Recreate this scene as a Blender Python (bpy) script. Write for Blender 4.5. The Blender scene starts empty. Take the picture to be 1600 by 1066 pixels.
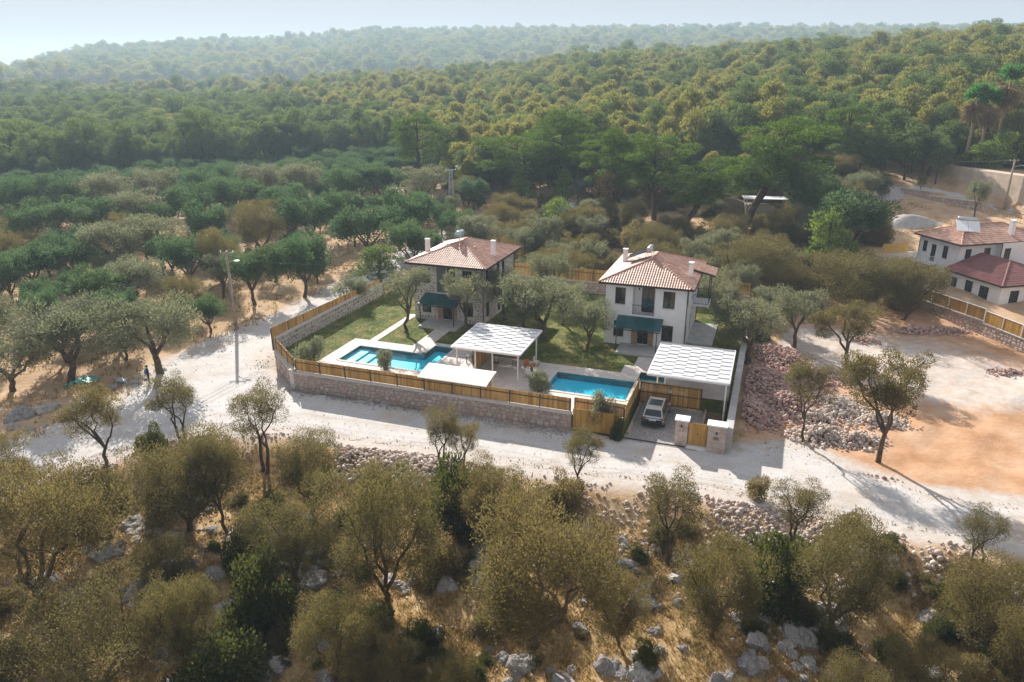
import bpy, bmesh, math, random
import numpy as np
from mathutils import Vector, Matrix
R = math.radians
SC = bpy.context.scene
COL = SC.collection

# ------------------------------------------------------------------ camera, sky, sun, exposure
CAM_H, FPX, PITCH = 26.2, 1150.0, R(20.0)
cam_d = bpy.data.cameras.new('camera'); cam = bpy.data.objects.new('camera', cam_d); COL.objects.link(cam)
cam.location = (0, 0, CAM_H); cam.rotation_euler = (R(90) - PITCH, 0, 0)
cam_d.sensor_width = 36.0; cam_d.lens = 36.0 * FPX / 1600.0
cam_d.clip_start = 0.5; cam_d.clip_end = 12000
SC.camera = cam
SUN_AZ, SUN_EL = R(-19.6), R(28.6)          # azimuth from +Y (negative: left), elevation
w = bpy.data.worlds.new('World'); SC.world = w; w.use_nodes = True
nt = w.node_tree; bg = nt.nodes['Background']
sky = nt.nodes.new('ShaderNodeTexSky'); sky.sky_type = 'NISHITA'; sky.sun_disc = False
sky.sun_elevation = SUN_EL; sky.sun_rotation = SUN_AZ
sky.air_density = 1.0; sky.dust_density = 0.6; sky.ozone_density = 1.0; sky.altitude = 50
# thin bright summer haze: the clear sky plus an even pale veil over the whole dome
sc_ = nt.nodes.new('ShaderNodeVectorMath'); sc_.operation = 'MULTIPLY_ADD'
nt.links.new(sky.outputs[0], sc_.inputs[0]); sc_.inputs[1].default_value = (0.035, 0.035, 0.035); sc_.inputs[2].default_value = (2.85, 2.94, 3.3)
nt.links.new(sc_.outputs[0], bg.inputs[0]); bg.inputs[1].default_value = 0.1
sd = bpy.data.lights.new('sun', 'SUN'); sd.energy = 5.0; sd.angle = R(0.53); sd.color = (1.0, 0.94, 0.86)
sun = bpy.data.objects.new('sun', sd); COL.objects.link(sun)
sv = Vector((math.sin(SUN_AZ) * math.cos(SUN_EL), math.cos(SUN_AZ) * math.cos(SUN_EL), math.sin(SUN_EL)))
sun.rotation_euler = sv.to_track_quat('Z', 'Y').to_euler(); sun.location = sv * 60 + Vector((0, 60, 0))
vs = SC.view_settings; vs.view_transform = 'Standard'; vs.look = 'None'; vs.gamma = 1; vs.exposure = 0.88
vs.use_curve_mapping = False
HAZE_DENSITY = 0.00036
cy = SC.cycles
cy.use_denoising = True; cy.max_bounces = 6; cy.diffuse_bounces = 3; cy.glossy_bounces = 2
cy.transmission_bounces = 3; cy.transparent_max_bounces = 8; cy.volume_bounces = 1
cy.caustics_reflective = False; cy.caustics_refractive = False; cy.sample_clamp_indirect = 6

# ------------------------------------------------------------------ materials
MATS = {}
def newmat(name):
    m = bpy.data.materials.new(name); m.use_nodes = True
    MATS[name] = m
    n = m.node_tree.nodes; n.clear()
    o = n.new('ShaderNodeOutputMaterial')
    return m, m.node_tree, o
def ramp(nt, src, stops):
    r = nt.nodes.new('ShaderNodeValToRGB'); cr = r.color_ramp
    while len(cr.elements) < len(stops): cr.elements.new(0.5)
    for e, (p, c) in zip(cr.elements, stops):
        e.position = p; e.color = (*c, 1)
    nt.links.new(src, r.inputs[0]); return r.outputs[0]
def noise(nt, scale, detail=4, rough=0.55, vec=None, dist=0.0):
    n = nt.nodes.new('ShaderNodeTexNoise'); n.inputs['Scale'].default_value = scale
    n.inputs['Detail'].default_value = detail; n.inputs['Roughness'].default_value = rough
    n.inputs['Distortion'].default_value = dist
    if vec is not None: nt.links.new(vec, n.inputs['Vector'])
    return n.outputs['Fac']
def mixc(nt, fac, a, b, typ='MIX'):
    n = nt.nodes.new('ShaderNodeMix'); n.data_type = 'RGBA'; n.blend_type = typ
    for sock, v in ((n.inputs['Factor'], fac), (n.inputs['A'] if 0 else n.inputs[6], a), (n.inputs[7], b)):
        if isinstance(v, (int, float)): sock.default_value = v
        elif isinstance(v, tuple): sock.default_value = (*v, 1)
        else: nt.links.new(v, sock)
    return n.outputs[2]
def math_n(nt, op, a, b=0.0, c=None):
    n = nt.nodes.new('ShaderNodeMath'); n.operation = op
    for i, v in enumerate((a, b, c)):
        if v is None: continue
        if isinstance(v, (int, float)): n.inputs[i].default_value = v
        else: nt.links.new(v, n.inputs[i])
    return n.outputs[0]
def wpos(nt):
    return nt.nodes.new('ShaderNodeNewGeometry').outputs['Position']
def opos(nt):
    return nt.nodes.new('ShaderNodeTexCoord').outputs['Object']
def pbsdf(nt, out, col, rough=0.8, spec=0.3, metal=0.0, bump=None, bstr=0.3, bdist=0.05):
    p = nt.nodes.new('ShaderNodeBsdfPrincipled')
    if isinstance(col, tuple): p.inputs['Base Color'].default_value = (*col, 1)
    else: nt.links.new(col, p.inputs['Base Color'])
    p.inputs['Roughness'].default_value = rough; p.inputs['Specular IOR Level'].default_value = spec
    p.inputs['Metallic'].default_value = metal
    if bump is not None:
        b = nt.nodes.new('ShaderNodeBump'); b.inputs['Strength'].default_value = bstr
        b.inputs['Distance'].default_value = bdist
        nt.links.new(bump, b.inputs['Height']); nt.links.new(b.outputs[0], p.inputs['Normal'])
    nt.links.new(p.outputs[0], out.inputs[0]); return p
def simple(name, col, rough=0.7, spec=0.3, metal=0.0, var=0.12, scale=3.0, bump=0.0, island=0.0):
    m, t, o = newmat(name)
    c = col
    if var > 0:
        n = noise(t, scale, 5, 0.6, opos(t))
        lo = tuple(max(0, x * (1 - var * 1.6)) for x in col); hi = tuple(min(1, x * (1 + var * 1.2)) for x in col)
        c = ramp(t, n, [(0.3, lo), (0.7, hi)])
    if island > 0:
        g = t.nodes.new('ShaderNodeNewGeometry'); oi = t.nodes.new('ShaderNodeObjectInfo')
        rnd = math_n(t, 'FRACT', math_n(t, 'ADD', g.outputs['Random Per Island'], oi.outputs['Random']))
        k = ramp(t, rnd, [(0, (1 - island,) * 3), (1, (1 + island * 0.5,) * 3)])
        c = mixc(t, 1.0, c, k, 'MULTIPLY')
    b = None
    if bump > 0: b = noise(t, scale * 6, 4, 0.6, opos(t))
    pbsdf(t, o, c, rough, spec, metal, b, bump, 0.03)
    return m
def leafmat(name, stops, trans=0.35, tcol=(0.16, 0.17, 0.03), objvar=0.25, rough=0.55, spec=0.0):
    """stops: colours picked per leaf spray"""
    m, t, o = newmat(name)
    g = t.nodes.new('ShaderNodeNewGeometry'); oi = t.nodes.new('ShaderNodeObjectInfo')
    c = ramp(t, g.outputs['Random Per Island'], stops)
    n = noise(t, 0.55, 2, 0.5, opos(t))
    c = mixc(t, 1.0, c, ramp(t, n, [(0.35, (0.72, 0.74, 0.7)), (0.65, (1.22, 1.18, 1.1))]), 'MULTIPLY')
    k = ramp(t, oi.outputs['Random'], [(0, (1 - objvar * 1.4, 1 - objvar * 0.8, 1 - objvar * 0.7)), (0.35, (1 - objvar * .3, 1, 1)), (0.7, (1 + objvar * .5, 1 + objvar * .3, 1)), (1, (1 + objvar * 1.2, 1 + objvar * 0.7, 1 + objvar * 0.3))])
    c = mixc(t, 1.0, c, k, 'MULTIPLY')
    d = t.nodes.new('ShaderNodeBsdfDiffuse'); t.links.new(c, d.inputs[0])
    tr = t.nodes.new('ShaderNodeBsdfTranslucent')
    t.links.new(mixc(t, 0.55, c, tcol), tr.inputs[0])
    mx = t.nodes.new('ShaderNodeMixShader'); mx.inputs[0].default_value = trans
    t.links.new(d.outputs[0], mx.inputs[1]); t.links.new(tr.outputs[0], mx.inputs[2])
    last = mx.outputs[0]
    if spec > 0:
        gl = t.nodes.new('ShaderNodeBsdfGlossy'); gl.inputs['Roughness'].default_value = rough
        gl.inputs[0].default_value = (0.9, 0.9, 0.85, 1)
        m2 = t.nodes.new('ShaderNodeMixShader'); m2.inputs[0].default_value = spec
        t.links.new(last, m2.inputs[1]); t.links.new(gl.outputs[0], m2.inputs[2]); last = m2.outputs[0]
    t.links.new(last, o.inputs[0])
    return m

# ground: masks painted in world space as vertex attributes
def ground_mat():
    m, t, o = newmat('ground')
    P = wpos(t)
    a = t.nodes.new('ShaderNodeAttribute'); a.attribute_name = 'kind'
    sep = t.nodes.new('ShaderNodeSeparateColor'); t.links.new(a.outputs['Color'], sep.inputs[0])
    soil = ramp(t, noise(t, 0.35, 6, 0.65, P), [(0.3, (0.40, 0.25, 0.14)), (0.5, (0.54, 0.37, 0.23)), (0.7, (0.62, 0.47, 0.34))])
    grass = ramp(t, noise(t, 0.5, 8, 0.72, P), [(0.28, (0.13, 0.08, 0.04)), (0.42, (0.31, 0.195, 0.085)), (0.55, (0.46, 0.32, 0.155)), (0.72, (0.58, 0.46, 0.27))])
    fine = ramp(t, noise(t, 5.0, 5, 0.7, P), [(0.25, (0.6, 0.58, 0.55)), (0.75, (1.25, 1.25, 1.25))])
    grass = mixc(t, 1.0, grass, fine, 'MULTIPLY')
    dust = ramp(t, noise(t, 1.3, 6, 0.6, P), [(0.3, (0.48, 0.415, 0.36)), (0.7, (0.60, 0.555, 0.51))])
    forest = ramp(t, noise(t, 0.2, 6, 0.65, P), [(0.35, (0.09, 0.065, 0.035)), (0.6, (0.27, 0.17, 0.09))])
    oi_ = t.nodes.new('ShaderNodeAttribute'); oi_.attribute_name = 'plot'
    soil = mixc(t, oi_.outputs['Fac'], soil, ramp(t, noise(t, 0.25, 6, 0.65, P), [(0.3, (0.40, 0.21, 0.11)), (0.5, (0.53, 0.31, 0.18)), (0.7, (0.60, 0.41, 0.28))]))
    c = mixc(t, sep.outputs[0], soil, grass)
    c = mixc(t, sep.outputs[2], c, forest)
    brk = noise(t, 0.9, 6, 0.7, P)
    f = math_n(t, 'SUBTRACT', math_n(t, 'ADD', sep.outputs[1], brk), 0.72)
    f = t.nodes.new('ShaderNodeClamp').outputs[0] if False else math_n(t, 'MULTIPLY', f, 2.2)
    cl = t.nodes.new('ShaderNodeClamp'); t.links.new(f, cl.inputs[0])
    f2 = math_n(t, 'MULTIPLY', cl.outputs[0], math_n(t, 'GREATER_THAN', sep.outputs[1], 0.02))
    c = mixc(t, f2, c, dust)
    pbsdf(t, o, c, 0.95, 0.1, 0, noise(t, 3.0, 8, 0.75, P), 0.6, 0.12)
    return m
def road_mat():
    m, t, o = newmat('road_limestone')
    P = wpos(t)
    c = ramp(t, noise(t, 0.45, 7, 0.62, P), [(0.3, (0.43, 0.41, 0.39)), (0.5, (0.53, 0.52, 0.51)), (0.7, (0.60, 0.595, 0.59))])
    peb = t.nodes.new('ShaderNodeTexVoronoi'); peb.inputs['Scale'].default_value = 7.0; t.links.new(P, peb.inputs['Vector'])
    c = mixc(t, 0.35, c, ramp(t, peb.outputs['Distance'], [(0.1, (0.75, 0.72, 0.68)), (0.6, (0.48, 0.42, 0.37))]))
    st = ramp(t, noise(t, 0.18, 5, 0.6, P), [(0.52, (1, 1, 1)), (0.72, (0.9, 0.76, 0.62))])
    c = mixc(t, 1.0, c, st, 'MULTIPLY')
    at_ = t.nodes.new('ShaderNodeAttribute'); at_.attribute_name = 'edge_dist'
    d = math_n(t, 'ADD', at_.outputs['Fac'], math_n(t, 'MULTIPLY', noise(t, 0.12, 3, 0.5, P), 1.6))
    rut = ramp(t, math_n(t, 'MULTIPLY', d, 0.125), [(0.0, (0.84, 0.72, 0.6)), (0.17, (0.9, 0.82, 0.74)), (0.235, (1, 1, 1)), (0.27, (0.86, 0.84, 0.81)), (0.31, (1.02, 1.02, 1.02)), (0.43, (0.98, 0.96, 0.93)), (0.47, (0.85, 0.83, 0.8)), (0.51, (1.02, 1.02, 1.02)), (1, (1, 1, 1))])
    c = mixc(t, ramp(t, noise(t, 0.5, 5, 0.7, P), [(0.3, (0.35,) * 3), (0.6, (1, 1, 1))]), c, mixc(t, 1.0, c, rut, 'MULTIPLY'))
    pbsdf(t, o, c, 0.95, 0.15, 0, noise(t, 9, 6, 0.7, P), 0.35, 0.05)
    return m
ground_mat(); road_mat()
def stone_mat(name, cols, island=True):
    m, t, o = newmat(name)
    g = t.nodes.new('ShaderNodeNewGeometry'); oi = t.nodes.new('ShaderNodeObjectInfo')
    rnd = math_n(t, 'FRACT', math_n(t, 'ADD', g.outputs['Random Per Island'], oi.outputs['Random']))
    n = len(cols)
    c = ramp(t, rnd, [(i / max(1, n - 1), cc) for i, cc in enumerate(cols)])
    v = ramp(t, noise(t, 9, 5, 0.65, wpos(t)), [(0.3, (0.72, 0.7, 0.68)), (0.7, (1.15, 1.15, 1.15))])
    c = mixc(t, 1.0, c, v, 'MULTIPLY')
    pbsdf(t, o, c, 0.9, 0.2, 0, noise(t, 14, 5, 0.7, wpos(t)), 0.5, 0.02)
    return m
stone_mat('wall_stone', [(0.46, 0.31, 0.25), (0.58, 0.43, 0.36), (0.5, 0.42, 0.37), (0.64, 0.53, 0.45), (0.4, 0.31, 0.27), (0.6, 0.41, 0.32)])
stone_mat('house_stone', [(0.26, 0.23, 0.2), (0.5, 0.46, 0.41), (0.2, 0.17, 0.15), (0.58, 0.52, 0.46), (0.44, 0.33, 0.26), (0.3, 0.28, 0.27)])
stone_mat('rubble_stone', [(0.5, 0.4, 0.34), (0.62, 0.54, 0.47), (0.42, 0.3, 0.23), (0.66, 0.61, 0.56), (0.48, 0.34, 0.25)])
stone_mat('rubble_red', [(0.44, 0.25, 0.2), (0.56, 0.39, 0.34), (0.4, 0.23, 0.19), (0.6, 0.48, 0.43), (0.47, 0.29, 0.25)])
stone_mat('block_stone', [(0.55, 0.44, 0.38), (0.62, 0.53, 0.47), (0.48, 0.38, 0.33), (0.58, 0.48, 0.4)])
def karst():
    m, t, o = newmat('karst')
    P = opos(t); oi = t.nodes.new('ShaderNodeObjectInfo')
    n1 = noise(t, 1.6, 8, 0.7, P); n2 = noise(t, 6, 6, 0.7, P)
    c = ramp(t, n1, [(0.3, (0.13, 0.12, 0.11)), (0.45, (0.30, 0.28, 0.26)), (0.62, (0.44, 0.42, 0.39)), (0.8, (0.40, 0.31, 0.22))])
    c = mixc(t, 0.6, c, ramp(t, n2, [(0.35, (0.16, 0.15, 0.14)), (0.65, (0.55, 0.52, 0.49))]))
    k = ramp(t, oi.outputs['Random'], [(0, (0.75, 0.75, 0.77)), (1, (1.2, 1.17, 1.12))])
    c = mixc(t, 1.0, c, k, 'MULTIPLY')
    pbsdf(t, o, c, 0.92, 0.2, 0, n2, 0.8, 0.1)
karst()
simple('plaster_white', (0.83, 0.83, 0.83), 0.85, 0.2, 0, 0.04, 1.5)
simple('plaster_grey', (0.33, 0.34, 0.34), 0.85, 0.2, 0, 0.08, 1.5)
simple('mortar', (0.40, 0.33, 0.29), 0.95, 0.1, 0, 0.15, 4)
simple('mortar_pale', (0.6, 0.57, 0.53), 0.95, 0.1, 0, 0.12, 4)
simple('concrete', (0.46, 0.45, 0.43), 0.9, 0.2, 0, 0.12, 1.2, 0.2)
simple('coping', (0.60, 0.56, 0.51), 0.85, 0.2, 0, 0.1, 2)
simple('white_metal', (0.8, 0.8, 0.8), 0.4, 0.4, 0, 0.03, 2)
simple('white_slat', (0.60, 0.60, 0.62), 0.45, 0.4, 0, 0.04, 1.5, 0, 0.05)
simple('white_canvas', (0.76, 0.73, 0.68), 0.8, 0.2, 0, 0.05, 1.0)
simple('dark_metal', (0.035, 0.036, 0.04), 0.5, 0.4, 0, 0.1, 3)
simple('frame_dark', (0.035, 0.03, 0.028), 0.5, 0.4, 0, 0.1, 3)
simple('awning_green', (0.014, 0.085, 0.095), 0.28, 0.5, 0, 0.15, 2)
simple('brick_warm', (0.46, 0.29, 0.2), 0.9, 0.2, 0, 0.2, 8, 0.2, 0.25)
simple('ridge_tile', (0.48, 0.25, 0.17), 0.6, 0.4, 0, 0.2, 3, 0, 0.2)
simple('steel', (0.55, 0.56, 0.57), 0.3, 0.5, 0.9, 0.05, 2)
simple('tank_blue', (0.42, 0.55, 0.62), 0.25, 0.5, 0.3, 0.05, 2)
simple('collector', (0.05, 0.06, 0.08), 0.12, 0.8, 0, 0.05, 2)
simple('pole_wood', (0.38, 0.31, 0.24), 0.85, 0.2, 0, 0.25, 2, 0.3)
simple('cable', (0.12, 0.12, 0.12), 0.6, 0.3, 0, 0)
simple('gravel_grey', (0.36, 0.34, 0.33), 0.95, 0.1, 0, 0.2, 3, 0.5)
simple('terrace_grey', (0.30, 0.28, 0.27), 0.85, 0.2, 0, 0.12, 2)
simple('cobble', (0.36, 0.33, 0.31), 0.9, 0.2, 0, 0.22, 5, 0.5)
simple('bed_soil', (0.20, 0.145, 0.10), 0.95, 0.1, 0, 0.3, 4, 0.6)
simple('timber_edge', (0.52, 0.42, 0.30), 0.85, 0.2, 0, 0.2, 2)
simple('tan_wall', (0.56, 0.46, 0.37), 0.9, 0.15, 0, 0.12, 0.6, 0.3)
simple('bark_olive', (0.115, 0.085, 0.06), 0.95, 0.1, 0, 0.35, 3, 0.5)
simple('bark_pine', (0.10, 0.065, 0.045), 0.95, 0.1, 0, 0.35, 3, 0.5)
simple('bark_palm', (0.26, 0.2, 0.15), 0.95, 0.1, 0, 0.3, 5, 0.5)
simple('fabric_navy', (0.02, 0.025, 0.05), 0.9, 0.1, 0, 0.15, 6)
simple('fabric_blue', (0.05, 0.16, 0.35), 0.9, 0.1, 0, 0.15, 6)
simple('skin', (0.42, 0.25, 0.18), 0.6, 0.3, 0, 0.05, 6)
simple('hair', (0.02, 0.016, 0.013), 0.6, 0.3, 0, 0.1, 6)
simple('car_silver', (0.42, 0.43, 0.44), 0.25, 0.5, 0.75, 0.02, 2)
simple('car_black', (0.02, 0.02, 0.022), 0.5, 0.3, 0, 0.05, 3)
simple('car_glass', (0.012, 0.02, 0.024), 0.06, 0.6, 0, 0)
simple('rubber', (0.02, 0.02, 0.02), 0.85, 0.2, 0, 0.05, 3)
simple('tail_red', (0.35, 0.02, 0.015), 0.25, 0.5, 0, 0)
simple('plate_white', (0.75, 0.75, 0.75), 0.4, 0.4, 0, 0)
simple('cushion', (0.66, 0.56, 0.45), 0.9, 0.1, 0, 0.06, 3)
simple('orange_fabric', (0.48, 0.17, 0.06), 0.85, 0.1, 0, 0.06, 3)
simple('teal_fabric', (0.02, 0.22, 0.22), 0.85, 0.1, 0, 0.06, 3)
simple('teal_plastic', (0.08, 0.42, 0.36), 0.45, 0.4, 0, 0.1, 3)
simple('sign_white', (0.74, 0.76, 0.76), 0.5, 0.3, 0, 0.06, 3)
simple('sign_grey', (0.55, 0.52, 0.47), 0.6, 0.3, 0, 0.1, 3)
simple('sign_blue', (0.06, 0.26, 0.42), 0.5, 0.3, 0, 0.05, 3)
simple('galvanised', (0.42, 0.45, 0.46), 0.45, 0.5, 0.6, 0.1, 3)
simple('board_tan', (0.62, 0.40, 0.12), 0.8, 0.2, 0, 0.1, 3)
simple('sand_grey', (0.40, 0.38, 0.36), 0.95, 0.1, 0, 0.12, 1.5, 0.4)
def glass_dark():
    m, t, o = newmat('window_glass')
    n = noise(t, 0.9, 3, 0.5, wpos(t))
    c = ramp(t, n, [(0.4, (0.008, 0.01, 0.012)), (0.7, (0.03, 0.035, 0.04))])
    pbsdf(t, o, c, 0.07, 0.5)
glass_dark()
def wood(name, lo, mid, hi):
    m, t, o = newmat(name)
    g = t.nodes.new('ShaderNodeNewGeometry'); oi = t.nodes.new('ShaderNodeObjectInfo')
    rnd = math_n(t, 'FRACT', math_n(t, 'ADD', g.outputs['Random Per Island'], oi.outputs['Random']))
    c = ramp(t, rnd, [(0, lo), (0.5, mid), (1, hi)])
    mp = t.nodes.new('ShaderNodeMapping'); mp.inputs['Scale'].default_value = (14, 14, 1.2)
    t.links.new(wpos(t), mp.inputs[0])
    gr = ramp(t, noise(t, 1.0, 6, 0.7, mp.outputs[0]), [(0.3, (0.72, 0.68, 0.62)), (0.7, (1.18, 1.16, 1.12))])
    c = mixc(t, 1.0, c, gr, 'MULTIPLY')
    st = ramp(t, noise(t, 0.7, 4, 0.6, wpos(t)), [(0.4, (1, 1, 1)), (0.75, (0.8, 0.74, 0.68))])
    c = mixc(t, 1.0, c, st, 'MULTIPLY')
    pbsdf(t, o, c, 0.75, 0.2)
wood('fence_wood', (0.45, 0.255, 0.075), (0.62, 0.375, 0.125), (0.74, 0.48, 0.19))
wood('gate_wood', (0.44, 0.25, 0.06), (0.54, 0.32, 0.08), (0.62, 0.38, 0.11))
def deck_mat():
    m, t, o = newmat('travertine')
    b = t.nodes.new('ShaderNodeTexBrick'); b.inputs['Scale'].default_value = 1.0
    b.inputs['Brick Width'].default_value = 0.6; b.inputs['Row Height'].default_value = 0.4
    b.inputs['Mortar Size'].default_value = 0.012
    b.inputs['Color1'].default_value = (0.60, 0.535, 0.48, 1); b.inputs['Color2'].default_value = (0.68, 0.62, 0.57, 1)
    b.inputs['Mortar'].default_value = (0.42, 0.37, 0.33, 1)
    t.links.new(opos(t), b.inputs['Vector'])
    v = ramp(t, noise(t, 0.8, 6, 0.65, wpos(t)), [(0.3, (0.84, 0.82, 0.8)), (0.7, (1.08, 1.08, 1.08))])
    c = mixc(t, 1.0, b.outputs['Color'], v, 'MULTIPLY')
    pbsdf(t, o, c, 0.75, 0.25)
deck_mat()
def tile_mat(name, cols):
    m, t, o = newmat(name)
    g = t.nodes.new('ShaderNodeNewGeometry')
    c = ramp(t, g.outputs['Random Per Island'], [(i / (len(cols) - 1), cc) for i, cc in enumerate(cols)])
    v = ramp(t, noise(t, 1.2, 5, 0.6, wpos(t)), [(0.3, (0.8, 0.78, 0.76)), (0.7, (1.12, 1.12, 1.12))])
    c = mixc(t, 1.0, c, v, 'MULTIPLY')
    pbsdf(t, o, c, 0.52, 0.45)
tile_mat('roof_tile', [(0.45, 0.25, 0.18), (0.55, 0.33, 0.245), (0.61, 0.4, 0.31), (0.5, 0.29, 0.21)])
tile_mat('roof_tile_plum', [(0.20, 0.075, 0.07), (0.26, 0.10, 0.09), (0.23, 0.09, 0.085)])
def pool_mats():
    m, t, o = newmat('pool_mosaic')
    b = t.nodes.new('ShaderNodeTexBrick'); b.offset = 0; b.inputs['Scale'].default_value = 5
    b.inputs['Color1'].default_value = (0.05, 0.58, 0.76, 1); b.inputs['Color2'].default_value = (0.08, 0.65, 0.82, 1)
    b.inputs['Mortar'].default_value = (0.12, 0.64, 0.84, 1); t.links.new(opos(t), b.inputs['Vector'])
    pbsdf(t, o, b.outputs['Color'], 0.4, 0.4)
    m, t, o = newmat('pool_water')
    tr = t.nodes.new('ShaderNodeBsdfTransparent'); tr.inputs[0].default_value = (0.6, 0.96, 1.0, 1)
    gl = t.nodes.new('ShaderNodeBsdfGlossy'); gl.inputs['Roughness'].default_value = 0.03
    bp = t.nodes.new('ShaderNodeBump'); bp.inputs['Strength'].default_value = 0.25; bp.inputs['Distance'].default_value = 0.05
    t.links.new(noise(t, 1.8, 4, 0.6, wpos(t), 0.6), bp.inputs['Height'])
    fr = t.nodes.new('ShaderNodeLayerWeight'); t.links.new(bp.outputs[0], fr.inputs['Normal']); t.links.new(bp.outputs[0], gl.inputs['Normal'])
    f5 = math_n(t, 'ADD', math_n(t, 'MULTIPLY', math_n(t, 'POWER', fr.outputs['Facing'], 5.0), 0.9), 0.02)
    mx = t.nodes.new('ShaderNodeMixShader'); t.links.new(f5, mx.inputs[0])
    t.links.new(tr.outputs[0], mx.inputs[1]); t.links.new(gl.outputs[0], mx.inputs[2]); t.links.new(mx.outputs[0], o.inputs[0])
pool_mats()
def lawn_mat():
    m, t, o = newmat('lawn')
    P = wpos(t)
    c = ramp(t, noise(t, 0.6, 7, 0.7, P), [(0.3, (0.05, 0.08, 0.02)), (0.46, (0.10, 0.125, 0.03)), (0.58, (0.22, 0.19, 0.065)), (0.7, (0.34, 0.26, 0.11))])
    c = mixc(t, 1.0, c, ramp(t, noise(t, 12, 4, 0.7, P), [(0.3, (0.65, 0.65, 0.6)), (0.7, (1.25, 1.25, 1.2))]), 'MULTIPLY')
    pbsdf(t, o, c, 0.9, 0.1, 0, noise(t, 25, 3, 0.7, P), 0.6, 0.05)
lawn_mat()
OL = [(0, (0.06, 0.058, 0.028)), (0.4, (0.088, 0.078, 0.038)), (0.75, (0.122, 0.106, 0.054)), (1, (0.16, 0.138, 0.08))]
leafmat('leaf_olive_dusty', OL, 0.45, (0.35, 0.28, 0.08), 0.2, 0.5, 0.02)
leafmat('leaf_olive_grove', [(0, (0.032, 0.06, 0.03)), (0.5, (0.058, 0.096, 0.046)), (1, (0.105, 0.145, 0.078))], 0.42, (0.17, 0.3, 0.10), 0.28, 0.5, 0.02)
leafmat('leaf_olive_silver', [(0, (0.11, 0.12, 0.076)), (0.5, (0.18, 0.188, 0.128)), (1, (0.28, 0.28, 0.20))], 0.42, (0.33, 0.35, 0.16), 0.12, 0.5, 0.02)
leafmat('leaf_mastic', [(0, (0.03, 0.042, 0.013)), (0.6, (0.055, 0.07, 0.02)), (1, (0.095, 0.10, 0.03))], 0.35, (0.2, 0.22, 0.04), 0.2, 0.45, 0.03)
leafmat('leaf_scrub', [(0, (0.10, 0.084, 0.038)), (0.5, (0.15, 0.127, 0.062)), (1, (0.21, 0.175, 0.088))], 0.42, (0.42, 0.33, 0.12), 0.3, 0.5, 0.02)
leafmat('leaf_pine', [(0, (0.022, 0.052, 0.01)), (0.5, (0.045, 0.09, 0.017)), (1, (0.11, 0.155, 0.03))], 0.32, (0.26, 0.42, 0.04), 0.15, 0.5, 0.02)
leafmat('leaf_pine_forest', [(0, (0.06, 0.084, 0.022)), (0.5, (0.122, 0.132, 0.037)), (1, (0.205, 0.185, 0.064))], 0.5, (0.49, 0.47, 0.09), 0.25, 0.5, 0.02)
leafmat('leaf_pine_belt', [(0, (0.04, 0.066, 0.022)), (0.5, (0.078, 0.108, 0.036)), (1, (0.14, 0.16, 0.058))], 0.45, (0.26, 0.36, 0.08), 0.25, 0.5, 0.02)
leafmat('leaf_bright', [(0, (0.08, 0.14, 0.024)), (0.5, (0.12, 0.19, 0.036)), (1, (0.18, 0.23, 0.065))], 0.42, (0.34, 0.45, 0.06), 0.1, 0.5, 0.02)
leafmat('leaf_palm', [(0, (0.03, 0.12, 0.025)), (0.5, (0.05, 0.17, 0.04)), (1, (0.11, 0.23, 0.07))], 0.4, (0.14, 0.5, 0.08), 0.1, 0.4, 0.04)
leafmat('leaf_dead', [(0, (0.17, 0.1, 0.05)), (0.5, (0.26, 0.16, 0.085)), (1, (0.34, 0.23, 0.13))], 0.3, (0.4, 0.24, 0.09), 0.1)
leafmat('leaf_palm_dead', [(0, (0.18, 0.13, 0.075)), (0.5, (0.28, 0.2, 0.12)), (1, (0.38, 0.29, 0.18))], 0.25, (0.36, 0.26, 0.12), 0.05)
leafmat('leaf_drygrass', [(0, (0.2, 0.13, 0.05)), (0.5, (0.36, 0.25, 0.105)), (1, (0.5, 0.38, 0.2))], 0.4, (0.46, 0.33, 0.12), 0.1)
leafmat('leaf_lawn', [(0, (0.05, 0.09, 0.018)), (0.6, (0.09, 0.14, 0.03)), (1, (0.2, 0.2, 0.07))], 0.35, (0.25, 0.35, 0.05), 0.0)

# ------------------------------------------------------------------ object helpers
def tag(o, label=None, cat=None, group=None, kind=None):
    if label: o['label'] = label
    if cat: o['category'] = cat
    if group: o['group'] = group
    if kind: o['kind'] = kind
    return o
def empty(name, loc, rz=0.0):
    o = bpy.data.objects.new(name, None); COL.objects.link(o); o.location = loc; o.rotation_euler = (0, 0, rz)
    o.empty_display_size = 0.3; return o
def link_mesh(name, me, parent=None, loc=None):
    o = bpy.data.objects.new(name, me); COL.objects.link(o)
    if parent is not None: o.parent = parent
    if loc is not None: o.location = loc
    return o
def np_mesh(name, V, F, mats, matidx=None, smooth=False):
    """V (n,3) array, F list of index arrays all of one size or list of mixed faces"""
    me = bpy.data.meshes.new(name)
    V = np.asarray(V, dtype=np.float32)
    if isinstance(F, np.ndarray):
        k = F.shape[1]; nf = F.shape[0]
        me.vertices.add(len(V)); me.vertices.foreach_set('co', V.ravel())
        me.loops.add(nf * k); me.loops.foreach_set('vertex_index', F.astype(np.int32).ravel())
        me.polygons.add(nf); me.polygons.foreach_set('loop_start', np.arange(0, nf * k, k, dtype=np.int32))
        me.update(calc_edges=True)
    else:
        me.from_pydata([tuple(v) for v in V], [], F)
    for m in mats: me.materials.append(MATS[m])
    if matidx is not None: me.polygons.foreach_set('material_index', np.asarray(matidx, dtype=np.int32))
    if smooth: me.polygons.foreach_set('use_smooth', np.ones(len(me.polygons), dtype=bool))
    me.update(); return me
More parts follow.
